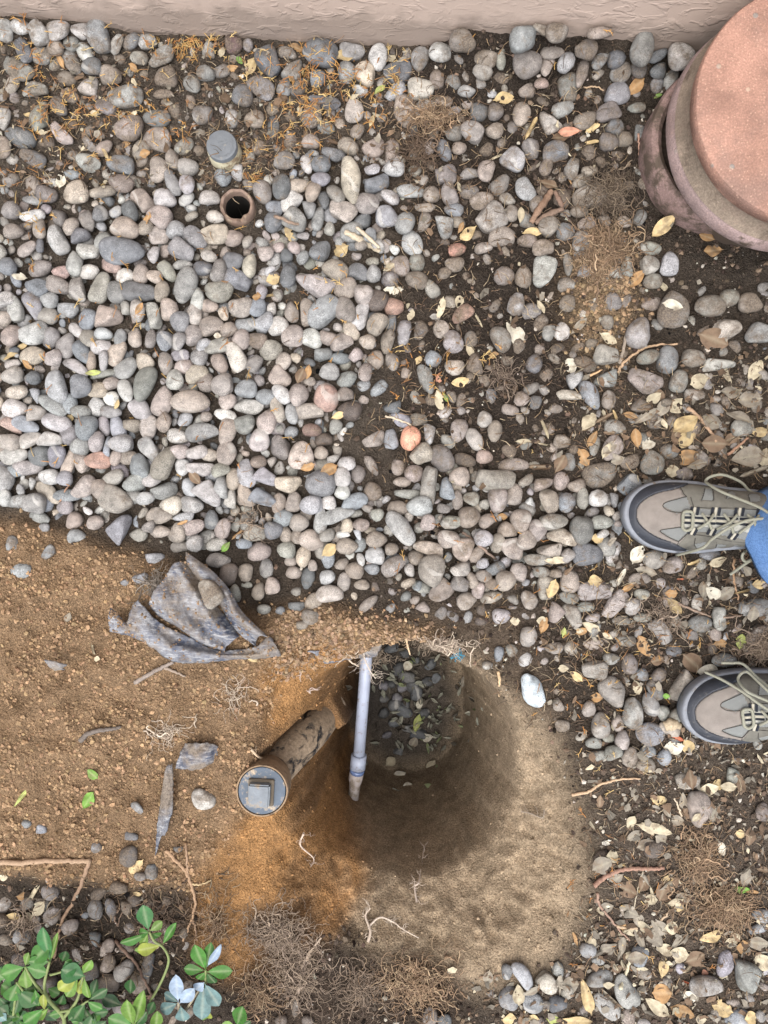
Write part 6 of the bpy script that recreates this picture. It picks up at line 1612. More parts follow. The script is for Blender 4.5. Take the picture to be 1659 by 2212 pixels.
# ------------------------------------------------------------------ roots and twigs
def lay(pts, lift, fixed=False):
    """picture points -> world points lying on what is there"""
    out = []
    for q in pts:
        u, v = q[:2]
        if len(q) > 2 and q[2] is not None: out.append(P(u, v, q[2])); continue
        p = hit(u, v)
        if p[2] > -.04:
            z = p[2]
            for _ in range(2): w = P(u, v, z); z = top(w[0], w[1], .003, 60)
            p = P(u, v, z)
        out.append(p + [0, 0, lift])
    return np.array(out)
TW = [
 ('twig', tG, [(-20, 404), (100, 404), (200, 398), (300, 398), (395, 396)], .0042, .0036, (.30, .21, .14), 'long straight brown stick end lying on the soil at left edge'),
 ('twig', tG, [(390, 400), (375, 440), (345, 520), (310, 590), (275, 650), (250, 740), (236, 815)], .0034, .0022, (.27, .18, .12), 'bent brown stick running down into the green shrub'),
 ('root', tG, [(718, 350), (755, 390), (795, 432), (820, 480), (845, 565), (838, 620), (815, 690), (792, 745)], .0030, .0016, (.32, .21, .13), 'forked brown root running down beside the orange clay'),
 ('root', tG, [(806, 325), (808, 380), (812, 440), (822, 490)], .0018, .0016, (.30, .2, .13), 'thin upright brown root meeting the forked root'),
 ('root', tG, [(835, 650), (845, 690), (852, 745)], .0018, .0010, (.30, .2, .13), 'short side root below the forked root'),
 ('root', tG, [(830, 500), (865, 502), (890, 494), (912, 482)], .0016, .0008, (.50, .38, .22), 'pale curled rootlet right of the forked root'),
 ('root', tG, [(500, 745), (540, 790), (580, 830), (610, 880), (640, 940), (655, 975)], .0026, .0016, (.15, .10, .075), 'dark root running between stones above the shrub'),
 ('twig', tG, [(495, 640), (510, 680), (520, 640), (545, 600)], .0012, .0008, (.16, .11, .08), 'tiny dark root loop among dark stones'),
 ('twig', tF, [(338, 88), (380, 118), (430, 160), (482, 205)], .0026, .0018, (.19, .14, .11), 'straight dark twig across stones in the dense patch'),
 ('twig', tF, [(1200, 370), (1280, 400), (1350, 430), (1420, 452), (1480, 455), (1545, 445)], .0021, .0014, (.22, .16, .12), 'thin curved twig lying between the two shoes'),
 ('twig', tF, [(493, 688), (498, 740), (495, 795)], .0026, .0014, (.46, .33, .20), 'short pale upright twig on the right lip of the hole'),
 ('twig', tF, [(1510, 200), (1508, 280), (1520, 340), (1530, 378)], .0020, .0012, (.28, .18, .11), 'brown stem below the upper shoe laces'),
 ('vine', tD := tile(829.5, 553), [(1008, 505), (1030, 468), (1060, 440), (1095, 415), (1135, 395), (1200, 384), (1270, 384)], .0026, .0016, (.36, .25, .16), 'curved tan vine stem lying below the spill of tan soil'),
 ('twig', tD, [(1012, 468), (1030, 410), (1045, 335)], .0030, .0022, (.24, .20, .16), 'grey broken twig left of the speckled pink stone'),
 ('twig', tD, [(1310, 655), (1360, 700), (1400, 750), (1432, 805)], .0032, .0022, (.34, .23, .15), 'thick brown stalk crossing the leaf heap'),
 ('twig', tD, [(1482, 860), (1530, 820), (1572, 785)], .0024, .0016, (.30, .18, .12), 'reddish brown twig at the right of the leaf heap'),
 ('twig', tD, [(5, 690), (60, 708), (118, 730)], .0018, .0012, (.45, .37, .27), 'thin pale twig above the salmon pink stone'),
 ('twig', tD, [(890, 520), (940, 490)], .0020, .0012, (.50, .32, .18), 'short orange twig at the dark stone'),
 ('twig', tH, [(808, 112), (875, 104), (920, 75), (965, 58), (1030, 45), (1105, 45)], .0026, .0014, (.40, .28, .18), 'tan curved root right of the bare tan soil'),
 ('root', tH, [(905, 505), (935, 480), (965, 458), (1010, 440), (1070, 430), (1140, 432), (1205, 428)], .0040, .0028, (.25, .15, .11), 'thick reddish root arching through the litter'),
 ('root', tH, [(920, 540), (925, 580), (960, 630), (1010, 690), (1060, 740)], .0024, .0014, (.24, .16, .12), 'thin dark root along the left side of the litter'),
 ('twig', tH, [(1020, 952), (1040, 890), (1060, 830), (1085, 768)], .0030, .0018, (.42, .38, .27), 'pale bent twig standing over the large grey stone'),
 ('twig', tH, [(1000, 680), (1060, 690), (1130, 688), (1200, 652), (1240, 610), (1270, 582)], .0022, .0014, (.36, .27, .18), 'tan twig curving under the small yellow leaf'),
 ('twig', tH, [(1282, 205), (1268, 160), (1250, 128)], .0018, .0012, (.40, .33, .24), 'thin stalk left of the flat pink stone'),
 ('twig', tH, [(1078, 605), (1095, 520), (1118, 436)], .0010, .0008, (.35, .3, .22), 'hair-thin stalk across the litter'),
 ('twig', tile(829.5, 0), [(775, 920), (800, 950), (825, 985), (842, 1012)], .0014, .0010, (.09, .065, .055), 'thin dark twig below the curled bark'),
 ('twig', tile(829.5, 0), [(1098, 580), (1100, 630), (1102, 688)], .0016, .0010, (.36, .22, .16), 'thin reddish stem standing beside the pedestal'),
 ('twig', tile(829.5, 0), [(860, 380), (910, 378), (950, 395)], .0014, .0010, (.35, .25, .16), 'small curved twig over a dark stone near the wall'),
 ('twig', tile(0, 0), [(1185, 938), (1260, 962), (1335, 995)], .0026, .0018, (.22, .16, .12), 'brown twig right of the open clay pipe'),
 ('twig', tE, [(350, 985), (385, 955), (440, 938), (490, 935), (522, 925)], .0042, .0024, (.13, .11, .095), 'dark splintered stick on the brown spoil heap'),
 ('twig', tE, [(585, 735), (650, 697), (705, 668), (752, 644)], .0036, .0026, (.21, .175, .15), 'grey forked twig just below the torn fabric'),
 ('twig', tE, [(712, 672), (760, 690), (802, 708)], .0026, .0014, (.24, .19, .15), 'side branch of the grey twig below the fabric'),
 ('twig', tile(0, 553), [(260, 1060), (290, 1005), (315, 955)], .0016, .0010, (.26, .16, .11), 'thin brown twig over stones at the bed fringe'),
 ('twig', tile(0, 553), [(720, 545), (800, 550), (880, 545)], .0014, .001, (.12, .08, .06), 'thin dark twig in the middle of the stone bed'),
]
for nm, tf, pts, r0, r1, c, lab in TW:
    W = lay([tf(a, b, None) for a, b in pts], r0 * .8)
    S = smooth_path(W, 6)
    S = S + np.random.default_rng(len(lab)).normal(0, .0006, S.shape)
    V, F = tube_geo(S, r0, r1, 7, caps=True)
    base = S[0].copy()
    o = link(nm, quads_to_mesh(nm, V - base, F, np.array(c)), M_ROOT, loc=base)
    tag(o, lab, nm)
# curled strips of bark and weathered wood
def bark(pts, w, c, lab, tf, nm='bark'):
    W = smooth_path(lay([tf(a, b, None) for a, b in pts], .004), 6)
    V = []; n = len(W); T = np.gradient(W, axis=0); T /= np.linalg.norm(T, axis=1)[:, None]
    for i in range(n):
        s = np.cross(T[i], [0, 0, 1]); s /= np.linalg.norm(s)
        ww = w * (.6 + .4 * math.sin(math.pi * (i + 1) / (n + 1))) * (1 + .15 * math.sin(i * 1.7))
        for k in range(6):
            t = k / 5 * 2 - 1
            V.append(W[i] + s * ww * t + np.array([0, 0, (1 - t * t) * ww * .7]))
    F = [(i * 6 + k, i * 6 + k + 1, (i + 1) * 6 + k + 1, (i + 1) * 6 + k) for i in range(n - 1) for k in range(5)]
    V = np.array(V); base = W[0].copy()
    o = link(nm, quads_to_mesh(nm, V - base, F, np.array(c)), M_ROOT, loc=base)
    md = o.modifiers.new('thickness', 'SOLIDIFY'); md.thickness = .0016
    tag(o, lab, nm)
tB = tile(829.5, 0)
bark([(632, 968), (670, 905), (705, 855), (722, 825)], .0058, (.20, .13, .09), 'long curled brown bark strip in stones left of the root mat', tB)
bark([(650, 968), (700, 935), (772, 905)], .0052, (.17, .12, .09), 'lower curled brown bark strip meeting the long one', tB)
bark([(735, 830), (755, 870), (770, 900)], .0040, (.18, .12, .09), 'short bark strip closing the triangle of bark', tB)
bark([(1490, 1005), (1540, 1030), (1600, 1062), (1640, 1090)], .0055, (.40, .34, .25), 'pale weathered wood splinter in the stone bed', tile(0, 0), 'wood_splinter')
bark([(1540, 985), (1580, 1020), (1640, 1075)], .0030, (.42, .36, .27), 'thin pale wood splinter beside the wider one', tile(0, 0), 'wood_splinter')
bark([(1205, 925), (1240, 915), (1275, 925)], .0095, (.36, .29, .20), 'weathered tan wood chunk left of the lower shoe', tF, 'wood_chunk')

# fine roots: matted tangles
def walk(r, p, n, step, r0, spread, gz=0, up=.35, floor=None):
    a = r.uniform(0, 6.28); pts = [np.array(p)]
    el = r.uniform(-.2, .6)
    for _ in range(n):
        a += r.gauss(0, spread); el += r.gauss(0, .35); el *= .85
        q = pts[-1] + np.array([math.cos(a) * math.cos(el), math.sin(a) * math.cos(el), math.sin(el) * up + gz]) * step
        if floor is not None:
            f = floor(q[0], q[1])
            if f > pts[-1][2] + .012: a += 2.4; continue
            if q[2] < f + .0006: q[2] = f + .0006
            if q[2] > f + .026: q[2] = f + .026
        pts.append(q)
    return pts
def tangle(u, v, ru, rv, n, cols, lab, seed, rad=(.00028, .0008), steps=(6, 14), ang=0, label_cat='roots'):
    r = random.Random(seed); acc = Acc()
    f = lambda x, y: top(x, y, 0.0, 50)
    for _ in range(int(n * 1.5)):
        t = r.uniform(0, 6.28); q = min(abs(r.gauss(0, .58)), 1.5)
        du, dv = ru * q * math.cos(t), rv * q * math.sin(t)
        uu = u + du * math.cos(ang) - dv * math.sin(ang); vv = v + du * math.sin(ang) + dv * math.cos(ang)
        p = hit(uu, vv); x, y = p[0], p[1]
        if p[2] > -.04: z = f(x, y)
        else: z = p[2]
        fl = (lambda X, Y: max(tz(X, Y), f(X, Y) if p[2] > -.04 else -9))
        z += r.uniform(.0, .014) * max(0, 1 - q * .6)
        pts = walk(r, (x, y, z), r.randint(*steps), r.uniform(.002, .0042), 0, .55, 0, .5, f if p[2] > -.04 else None)
        c = np.array(r.choice(cols)) * r.uniform(.7, 1.2)
        r0 = r.uniform(*rad) if r.random() > .07 else r.uniform(.0010, .0019)
        V, F = tube_geo(pts, r0, r0 * .5, 4); acc.add(V, F, c)
    o = link('root_tangle', acc.mesh('root_tangle'), M_ROOT)
    if n <= 115: tag(o, lab, None, None, 'stuff')          # loose scattered rootlets
    else: tag(o, lab, label_cat, 'tangles of fine roots')
CB = [(.22, .15, .095), (.28, .19, .12), (.16, .11, .075), (.34, .25, .16)]
CG = [(.235, .18, .135), (.29, .225, .165), (.17, .13, .10)]
CP = [(.40, .33, .26), (.48, .40, .31), (.33, .26, .2)]
tangle(1312, 425, 58, 60, 260, [(.13, .10, .075), (.18, .14, .1), (.1, .075, .055)], 'dark matted roots on soil directly left of the pedestal', 1)
tangle(1300, 540, 75, 55, 340, CB, 'tan brown root mat above the spill of tan soil', 2)
tangle(930, 262, 75, 26, 170, CB, 'brown root clump sticking out of dark soil below the wall', 3)
tangle(905, 330, 50, 60, 110, [(.10, .07, .05), (.14, .1, .07)], 'dark thin roots in the soil under the brown clump', 4)
tangle(600, 2010, 75, 50, 330, CG, 'grey brown root mat on the slope below the orange clay', 5)
tangle(640, 2100, 60, 70, 300, CG, 'lower part of the grey root mat near the bottom edge', 6)
tangle(560, 2140, 50, 50, 160, CB, 'reddish brown root tuft at the foot of the orange slope', 7)
tangle(900, 2120, 110, 60, 420, CB, 'wide brown root mat at the bottom middle edge', 8)
tangle(780, 2130, 70, 60, 200, [(.13, .1, .075), (.2, .15, .11)], 'dark roots between the two bottom root mats', 9)
tangle(1505, 1850, 55, 70, 300, CB, 'tan root mat under the flat pink stone', 10)
tangle(1560, 1955, 75, 50, 420, CB, 'large tan root mat in the lower right litter', 11)
tangle(1635, 1392, 40, 30, 130, CG, 'grey root tuft at the right edge above the lower shoe', 12)
tangle(1290, 590, 40, 50, 80, CB, 'loose tan rootlets over the tan soil spill', 13)
tangle(950, 1395, 60, 14, 150, CP, 'pale fringe of roots along the upper hole lip', 14, steps=(4, 9))
tangle(815, 1420, 50, 16, 90, CP, 'pale root fringe over the grey fabric at the hole lip', 15, steps=(5, 10))
tangle(345, 1265, 30, 26, 90, [(.14, .12, .1), (.2, .17, .14)], 'grey dusty roots at the upper left of the torn fabric', 16)
tangle(360, 1580, 45, 20, 40, CP, 'thin pale rootlets on the spoil heap above the scrap', 17)
tangle(510, 1500, 40, 40, 26, CP, 'few pale rootlets on the spoil left of the hole', 18)
tangle(1430, 1330, 60, 40, 60, CG, 'wispy grey roots between stones left of the shoes', 19)
tangle(1090, 820, 40, 40, 60, [(.12, .09, .07), (.22, .17, .13)], 'thin dark rootlets in bare soil right of the bed', 20)
tangle(545, 1125, 60, 40, 26, CG, 'thin stray roots on the lower fringe of stones', 21)
tangle(60, 1990, 30, 60, 60, CG, 'grey rootlets under the pale leaves at lower left', 22)
tangle(350, 1990, 90, 70, 110, [(.10, .07, .05), (.15, .11, .08)], 'dark fine roots in the soil above the shrub', 23)
tangle(470, 1990, 30, 60, 90, CB, 'brown rootlets along the forked root', 24)

# hanging roots with side rootlets at the lip of the hole
def branchy(name, pts, r0, r1, c, lab, seed, nside=18, slen=(.008, .022)):
    r = random.Random(seed); acc = Acc()
    S = smooth_path(np.array(pts), 6)
    V, F = tube_geo(S, r0, r1, 6); acc.add(V, F, np.array(c))
    for _ in range(nside):
        k = r.randrange(1, len(S) - 1)
        w = walk(r, S[k], r.randint(4, 8), r.uniform(*slen) / 6, 0, .5, -.12, .6)
        V, F = tube_geo(w, r1 * r.uniform(.35, .6), r1 * .2, 4); acc.add(V, F, np.array(c) * r.uniform(.8, 1.15))
        if r.random() < .6:
            w2 = walk(r, w[len(w) // 2], 4, .0022, 0, .6, -.1, .6); V, F = tube_geo(w2, r1 * .3, r1 * .15, 4); acc.add(V, F, np.array(c))
    tag(link(name, acc.mesh(name), M_ROOT), lab, 'root')
branchy('hanging_root', [P(*tE(1235, 610, .012)), P(*tE(1270, 655, .0)), P(*tE(1300, 700, -.02)), P(*tE(1338, 780, -.045))], .0040, .0018, (.50, .40, .34), 'thick pale hanging root with many side rootlets left of the pipe', 41, 46, (.012, .028))
branchy('hanging_root', [P(*tF(92, 462, .010)), P(*tF(100, 500, .002)), P(*tF(95, 545, -.02)), P(*tF(112, 615, -.04))], .0022, .0011, (.52, .38, .24), 'tan forked root hanging over the shaded hole', 42, 14, (.012, .024))
branchy('hanging_root', [P(*tE(1570, 590, .012)), P(*tE(1575, 630, -.01)), P(*tE(1590, 670, -.03)), P(*tE(1622, 720, -.05))], .0013, .0007, (.48, .41, .34), 'thin root threads hanging across the grey pipe', 43, 26, (.016, .034))
branchy('root', [P(566 + 90, 1800, -.02), hit(650, 1822) + [0, 0, .004], hit(678, 1850) + [0, 0, .004], hit(672, 1868) + [0, 0, .004]], .0016, .0009, (.42, .33, .26), 'pale tufted root below the blue plug', 44, 14)
branchy('root', list(lay([tH(140, 560, None), tH(132, 500, None), tH(150, 470, None), tH(170, 330, None), tH(188, 305, None)], .006)), .0018, .0008, (.48, .40, .33), 'pale upright root stub on the lower slope of the hole', 45, 26)
branchy('root', list(lay([tG(1590, 740, None), tG(1600, 690, None), tG(1580, 620, None), tG(1600, 590, None)], .008)), .0026, .0012, (.47, .39, .31), 'pale branching root standing on the tan slope', 46, 16)
branchy('root', list(lay([tG(1590, 680, None), tG(1640, 635, None), tH(40, 650, None), tH(80, 680, None), tH(150, 725, None)], .006)), .0018, .0009, (.45, .38, .31), 'pale thin root crossing the tan slope', 47, 18)
branchy('root', list(lay([tG(1290, 960, None), tG(1300, 880, None), tG(1330, 800, None), tG(1390, 720, None)], .008)), .0030, .0014, (.33, .26, .2), 'woody root stem in the grey root mat', 48, 40)
branchy('root', list(lay([tE(1085, 1020, None), tE(1120, 1055, None), tE(1160, 1062, None), tE(1215, 1060, None)], .004)), .0022, .0012, (.42, .32, .22), 'tan branched root above the drain plug', 49, 10)
branchy('root', list(lay([tH(590, 180, None), tH(630, 190, None), tH(680, 205, None), tH(690, 175, None)], .004)), .0010, .0006, (.30, .25, .2), 'small grey root wisp on the tan right slope', 50, 14)

# ------------------------------------------------------------------ floor of the hole: sunk stones and fallen leaves
FS = [(715, 245, 60, 40, 20), (760, 260, 44, 40, 0), (800, 290, 40, 30, 50), (740, 315, 60, 44, 60), (770, 345, 70, 48, -15), (715, 370, 40, 34, 0), (752, 380, 50, 40, 40), (690, 375, 44, 40, 0), (788, 375, 56, 50, 80), (735, 415, 44, 36, 0), (800, 400, 66, 54, 75),
      (727, 440, 60, 50, 50), (690, 470, 50, 40, 30), (760, 465, 70, 50, -20), (725, 505, 50, 38, 10), (830, 470, 50, 40, 20), (775, 520, 56, 40, 0), (700, 545, 40, 30, 0), (810, 545, 66, 50, -10), (740, 600, 44, 36, 0), (762, 440, 40, 34, 0), (850, 300, 50, 40, 30), (870, 350, 44, 34, 60), (690, 420, 40, 36, 0), (840, 360, 46, 40, 0)]
hm_ = {}
for i, (X, Y, l, w, a) in enumerate(FS):
    # picture positions read from the enlarged view of the hole
    u = 471.9 + (X * 2 - 380) * .3556 if False else 829.5 + (X - 690) * .62; v = 1400 + (Y - 245) * .62
    p = hit(u, v); r = random.Random(600 + i)
    if p[2] > -.44: continue
    d = (H - p[2]) / FPX
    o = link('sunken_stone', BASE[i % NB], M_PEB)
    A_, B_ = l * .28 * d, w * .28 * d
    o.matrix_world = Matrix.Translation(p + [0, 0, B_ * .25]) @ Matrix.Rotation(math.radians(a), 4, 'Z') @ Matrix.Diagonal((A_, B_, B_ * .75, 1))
    o.color = (*(palette(r.choice(['g', 'd', 'b', 'bd', 'gb', 'u'])) * .45), r.uniform(.05, .4))  # stone colours scaled down to paint in the shade at this depth
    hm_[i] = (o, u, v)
ks = sorted(hm_.values(), key=lambda q: (q[2], q[1]))
rows_ = ['top', 'second', 'third', 'fourth', 'fifth', 'sixth', 'seventh', 'eighth']
for i, (o, u, v) in enumerate(ks):
    row = i // 4; k = sorted(ks[row * 4:row * 4 + 4], key=lambda q: q[1]).index((o, u, v))
    tag(o, f"shade-darkened stone on the hole floor, {rows_[row]} row, {['leftmost', 'second from left', 'third from left', 'rightmost'][k]}", 'stone', 'stones lying on the hole floor')
fl = random.Random(99); acc = Acc()
for i in range(190):
    u = fl.gauss(915, 55); v = fl.gauss(1510, 75)
    if v < 1395: continue
    p = hit(u, v)
    if p[2] > -.30: continue
    s = fl.uniform(.004, .012); el = fl.uniform(.3, .6); rot = fl.uniform(0, 6.28); tl = fl.uniform(-.5, .5); ring = []
    for (a, b) in ((-1, 0), (-.4, .8), (.3, .7), (1, 0), (.3, -.7), (-.4, -.8)):
        x_, y_ = a * s, b * s * el
        ring.append((p[0] + x_ * math.cos(rot) - y_ * math.sin(rot), p[1] + x_ * math.sin(rot) + y_ * math.cos(rot), p[2] + .004 + abs(y_) * .6 + x_ * tl + fl.uniform(0, .01)))
    c = .5 * np.array(fl.choice([(.34, .34, .27), (.26, .25, .2), (.16, .14, .11), (.44, .43, .34), (.30, .34, .18), (.12, .10, .08)]))  # litter colours halved, shade of the hole included
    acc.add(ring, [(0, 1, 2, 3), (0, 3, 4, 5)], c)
tag(link('hole_litter', acc.mesh('hole_litter', False), M_FRAG), 'pale leaf litter scattered over the shade-darkened hole floor', None, None, 'stuff')
HL = [(880, 1437, 26, 20, 60, 'w', 'pale leaf near the top of the hole floor'), (900, 1560, 44, 16, 75, 'v', 'yellow-green leaf in the middle of the hole floor'), (862, 1668, 30, 20, 20, 'w', 'pale roundish leaf below the stones on the hole floor'), (843, 1642, 26, 22, 40, 'c', 'cream leaf beside the pipe coupling in the hole'),
      (893, 1600, 26, 20, 60, 's', 'grey leaf left of centre on the hole floor'), (922, 1590, 26, 18, 10, 'w', 'pale leaf right of centre on the hole floor'), (1000, 1470, 30, 14, 70, 's', 'grey leaf at the right of the hole floor'), (930, 1650, 30, 18, 50, 'c', 'cream leaf low on the right of the hole floor'), (880, 1690, 20, 12, 10, 'w', 'small pale leaf lowest on the hole floor'), (905, 1520, 24, 14, 80, 'w', 'small pale leaf above the yellow-green leaf')]
for i, (u, v, l, w, a, c, lab) in enumerate(HL):
    p = hit(u, v); d = (H - p[2]) / FPX
    o = link('fallen_leaf', LEAVES[i % 9], M_LEAF); o.color = (*(np.array(LPAL[c]) * .7), 1)  # leaf colours dimmed for the hole's shade as well
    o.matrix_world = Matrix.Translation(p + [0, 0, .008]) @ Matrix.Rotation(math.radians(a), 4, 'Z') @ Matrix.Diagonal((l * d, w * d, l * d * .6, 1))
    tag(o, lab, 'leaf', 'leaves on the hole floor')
# scrap of turquoise thread at the lip
p = P(988, 1414, .006); acc = Acc(); r = random.Random(3)
for _ in range(14):
    V, F = tube_geo(walk(r, hit(988 + r.uniform(-7, 7), 1414 + r.uniform(-4, 4)) + [0, 0, .004], 6, .0022, 0, .7, 0, .3), .0006, .0005, 4); acc.add(V, F, np.array((.04, .22, .32)))
tag(link('thread_scrap', acc.mesh('thread_scrap'), attr_mat('turquoise thread', .6, .3, .2)), 'tiny turquoise thread scrap on the right lip of the hole', 'thread')
# ------------------------------------------------------------------ green plants at the lower left
GL = [leaf_mesh(60 + k, 'green') for k in range(7)]
GC0 = dict(g=(.052, .165, .024), d=(.024, .085, .018), t=(.042, .150, .044), y=(.26, .30, .05), l=(.13, .235, .042), w=(.27, .34, .43), b=(.12, .20, .195), k=(.030, .075, .030))
GC = {k_: np.array(v_) * (.8 if k_ in 'wb' else .74) for k_, v_ in GC0.items()}
M_STEM = plain('green stem', (.15, .18, .07), .7, .2, .4, 120)
M_STEMW = plain('pale bark stem', (.24, .21, .15), .8, .15, .5, 120)
def pz(X, Y): return X * .32, 1917 + Y * .32
def add_leaf(par, b, t, w, c, zb, zt, seed, half=None):
    r = random.Random(seed)
    ub, vb = pz(*b); ut, vt = pz(*t)
    B = Vector(P(ub, vb, zb)); T = Vector(P(ut, vt, zt))
    fx = (T - B); L = fx.length; fx.normalize()
    up = Vector((r.uniform(-.3, .3), r.uniform(-.3, .3), 1)); fy = up.cross(fx).normalized(); n = fx.cross(fy)
    R = Matrix((fx, fy, n)).transposed()
    me = GL[r.randrange(len(GL))]
    if not me.materials: me.materials.append(M_GREEN)
    o = bpy.data.objects.new('leaf', me); COL.objects.link(o)
    o.parent = par
    W = w * .32 * (H - zt) / FPX * 1.06
    o.matrix_local = Matrix.Translation((B + T) / 2 - par.location) @ R.to_4x4() @ Matrix.Diagonal((L * 1.02, W, L * .45, 1))
    o.color = (*(np.array(GC[c]) * r.uniform(.85, 1.15)), 1)
    return o
def stem(par, pts, r0, r1, mat, nm='stem'):
    W = smooth_path([P(*pz(a, b), z) for a, b, z in pts], 6)
    V, F = tube_geo(W, r0, r1, 8, caps=True)
    link(nm, quads_to_mesh(nm, V - np.array(par.location), F), mat, par)
def plant(name, root, lab, stems, leaves, seed, mat):
    u, v = pz(*root); p = hit(u, v)
    e = empty(name, p, lab, 'plant', None)
    for s in stems: stem(e, *s, mat)
    for i, q in enumerate(leaves): add_leaf(e, *q, seed * 1000 + i)
plant('sprig', (1010, 770), 'single green sprig on a tall curved stem at lower left',
      [([(1015, 768, .015), (1060, 690, .05), (1110, 590, .09), (1138, 500, .12), (1125, 440, .135), (1090, 392, .145)], .0020, .0015), ([(1090, 392, .145), (1040, 360, .15), (1008, 300, .155)], .0019, .0013)],
      [((1004, 290), (965, 120), 105, 't', .155, .165), ((1010, 305), (815, 375), 66, 'g', .15, .14), ((1012, 295), (1095, 230), 62, 'l', .155, .15), ((1020, 310), (1078, 330), 70, 'g', .15, .14), ((1098, 385), (1190, 238), 56, 'g', .145, .16),
       ((1085, 392), (930, 425), 80, 'y', .145, .13), ((1070, 400), (910, 425), 56, 'l', .142, .12), ((1000, 310), (960, 385), 52, 'l', .15, .13), ((1005, 300), (940, 310), 60, 'g', .152, .145)], 1, M_STEM)
plant('sprig', (1385, 690), 'leafy sprig with pale upper leaf against the orange clay',
      [([(1375, 760, .01), (1385, 660, .04), (1388, 560, .08)], .0022, .0016)],
      [((1388, 555), (1315, 385), 95, 'g', .08, .105), ((1390, 550), (1425, 372), 76, 'g', .08, .10), ((1400, 530), (1492, 383), 54, 'w', .085, .12), ((1385, 560), (1242, 548), 66, 'g', .08, .075), ((1392, 570), (1568, 562), 84, 'g', .08, .085),
       ((1395, 575), (1455, 645), 64, 'd', .075, .06), ((1385, 570), (1335, 620), 56, 'g', .075, .06)], 2, M_STEM)
plant('sprig', (1215, 850), 'sprig with whitish dusty blue leaves at the bottom',
      [([(1215, 880, .008), (1208, 820, .03), (1205, 778, .05)], .0024, .0018), ([(1215, 880, .008), (1300, 760, .04), (1378, 640, .055)], .0020, .0014)],
      [((1203, 772), (1188, 588), 92, 'w', .05, .07), ((1212, 782), (1312, 680), 84, 'w', .05, .07), ((1200, 780), (1085, 830), 80, 'b', .05, .04), ((1205, 775), (1110, 715), 60, 'b', .05, .035), ((1378, 640), (1318, 690), 76, 'w', .06, .055), ((1382, 650), (1478, 798), 92, 'b', .06, .05),
       ((1375, 650), (1362, 890), 112, 'b', .055, .04), ((1220, 800), (1240, 900), 90, 'b', .045, .03), ((1385, 880), (1420, 850), 60, 'y', .03, .04), ((1370, 900), (1385, 845), 50, 'l', .03, .04)], 3, M_STEMW)
plant('sprig', (900, 960), 'upright bright green leaf pair at the bottom edge',
      [([(905, 990, .01), (902, 950, .03), (905, 910, .05)], .0024, .0018)],
      [((900, 930), (858, 755), 96, 'l', .05, .09), ((912, 925), (972, 695), 88, 'l', .05, .095), ((905, 935), (730, 880), 96, 'g', .045, .05), ((1050, 960), (1062, 835), 80, 'l', .03, .055), ((880, 720), (885, 620), 76, 'd', .02, .04), ((830, 800), (690, 740), 84, 'k', .02, .03), ((910, 940), (990, 840), 70, 'd', .03, .035), ((1000, 860), (1040, 770), 60, 'd', .015, .03)], 4, M_STEM)
plant('sprig', (1620, 980), 'green leaf poking up at the bottom edge near the root mats',
      [([(1610, 1010, .005), (1605, 960, .02), (1600, 930, .03)], .002, .0015)],
      [((1600, 940), (1640, 800), 104, 'g', .03, .06), ((1600, 950), (1500, 920), 60, 'l', .03, .03), ((1610, 950), (1690, 900), 60, 'd', .025, .03)], 5, M_STEM)
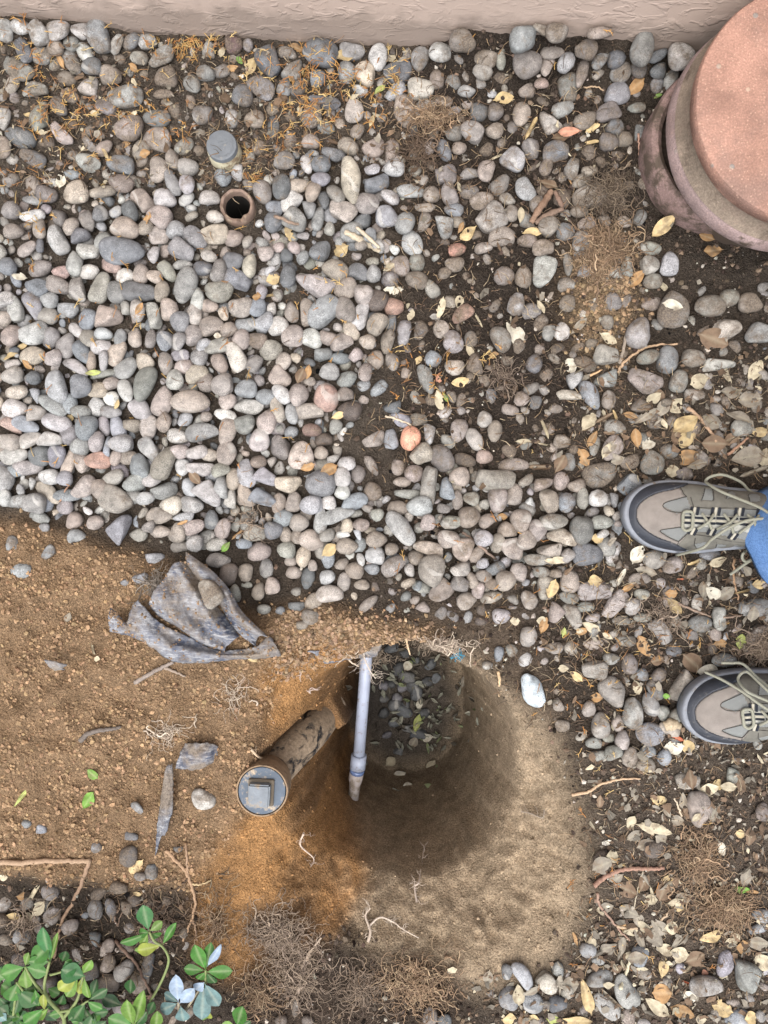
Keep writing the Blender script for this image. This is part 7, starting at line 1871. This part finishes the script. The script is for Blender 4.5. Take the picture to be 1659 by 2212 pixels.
sh_leaves = [((340, 490), (290, 270), 100, 't', .10, .125), ((335, 500), (195, 500), 96, 'g', .10, .10), ((345, 490), (392, 305), 44, 'l', .10, .12), ((190, 520), (330, 395), 120, 'g', .095, .11), ((330, 500), (345, 380), 44, 'l', .095, .11),
    ((575, 600), (415, 555), 130, 't', .11, .12), ((560, 580), (618, 490), 66, 'l', .11, .125), ((540, 500), (420, 590), 90, 't', .11, .12), ((525, 590), (395, 690), 92, 'y', .11, .10), ((530, 600), (450, 735), 80, 'l', .105, .095), ((570, 600), (600, 745), 62, 'l', .11, .09), ((560, 605), (530, 715), 56, 'y', .105, .085), ((500, 540), (440, 500), 70, 'g', .11, .11),
    ((170, 535), (10, 590), 110, 'g', .09, .085), ((175, 535), (318, 575), 100, 'g', .09, .09), ((165, 545), (180, 680), 84, 'l', .09, .075), ((170, 530), (195, 440), 50, 'l', .09, .1), ((120, 640), (65, 765), 110, 'g', .08, .07), ((110, 690), (250, 790), 130, 'd', .075, .07), ((90, 700), (10, 660), 90, 'g', .075, .07), ((235, 680), (262, 800), 70, 'g', .085, .06),
    ((590, 770), (690, 820), 80, 'g', .075, .07), ((575, 780), (500, 890), 100, 'd', .07, .05), ((600, 760), (725, 685), 66, 'd', .075, .075), ((620, 740), (655, 620), 62, 'd', .07, .08), ((560, 790), (610, 900), 90, 'd', .06, .04), ((290, 820), (165, 915), 100, 'g', .065, .05), ((300, 830), (295, 720), 56, 'y', .07, .085), ((330, 810), (255, 890), 50, 'l', .07, .05),
    ((60, 860), (0, 810), 90, 'd', .05, .05), ((45, 900), (0, 860), 80, 'b', .05, .05), ((420, 500), (445, 430), 70, 'd', .05, .06), ((100, 800), (30, 900), 90, 'd', .05, .03), ((430, 720), (400, 790), 70, 'd', .06, .04), ((500, 720), (470, 650), 60, 'd', .05, .05), ((640, 720), (560, 700), 60, 'd', .05, .05), ((460, 900), (530, 840), 80, 'd', .03, .04), ((380, 900), (330, 840), 80, 'k', .03, .04), ((680, 910), (600, 870), 80, 'd', .03, .04), ((40, 620), (-60, 560), 100, 'g', .08, .08), ((20, 520), (-40, 640), 90, 'd', .07, .06), ((110, 600), (40, 520), 80, 'd', .07, .07), ((220, 590), (140, 640), 80, 'd', .06, .05), ((720, 900), (640, 960), 80, 'd', .03, .03), ((150, 960), (230, 900), 90, 'd', .03, .03), ((20, 960), (90, 900), 90, 'd', .03, .04)]
_sr = random.Random(17)
for _ in range(46):
    bx, by = _sr.uniform(-40, 660), _sr.uniform(600, 930)
    if by < 640 + .25 * bx * (bx > 330): continue
    an = _sr.uniform(0, 6.28); ll = _sr.uniform(75, 125); zz = _sr.uniform(.015, .05)
    sh_leaves.append(((bx, by), (bx + ll * math.cos(an), by + ll * math.sin(an)), ll * _sr.uniform(.6, .8), _sr.choice('ddkgdg'), zz, zz + _sr.uniform(-.01, .015)))
plant('shrub', (330, 960), 'bushy green shrub with waxy rounded leaves in the bottom left corner',
      [([(420, 1010, .0), (430, 880, .03), (330, 760, .06), (300, 660, .075), (335, 500, .1)], .0034, .0018), ([(430, 880, .03), (520, 760, .07), (560, 600, .11)], .0026, .0016), ([(330, 760, .06), (230, 640, .08), (170, 535, .09)], .0024, .0014), ([(400, 840, .04), (500, 820, .055), (595, 765, .075)], .0022, .0014),
       ([(300, 800, .05), (180, 720, .07), (110, 640, .08)], .0022, .0014), ([(340, 590, .09), (400, 575, .1), (500, 540, .11)], .0018, .0012), ([(100, 1000, 0), (90, 880, .04), (110, 700, .075)], .0026, .0016)], sh_leaves, 9, M_STEM)
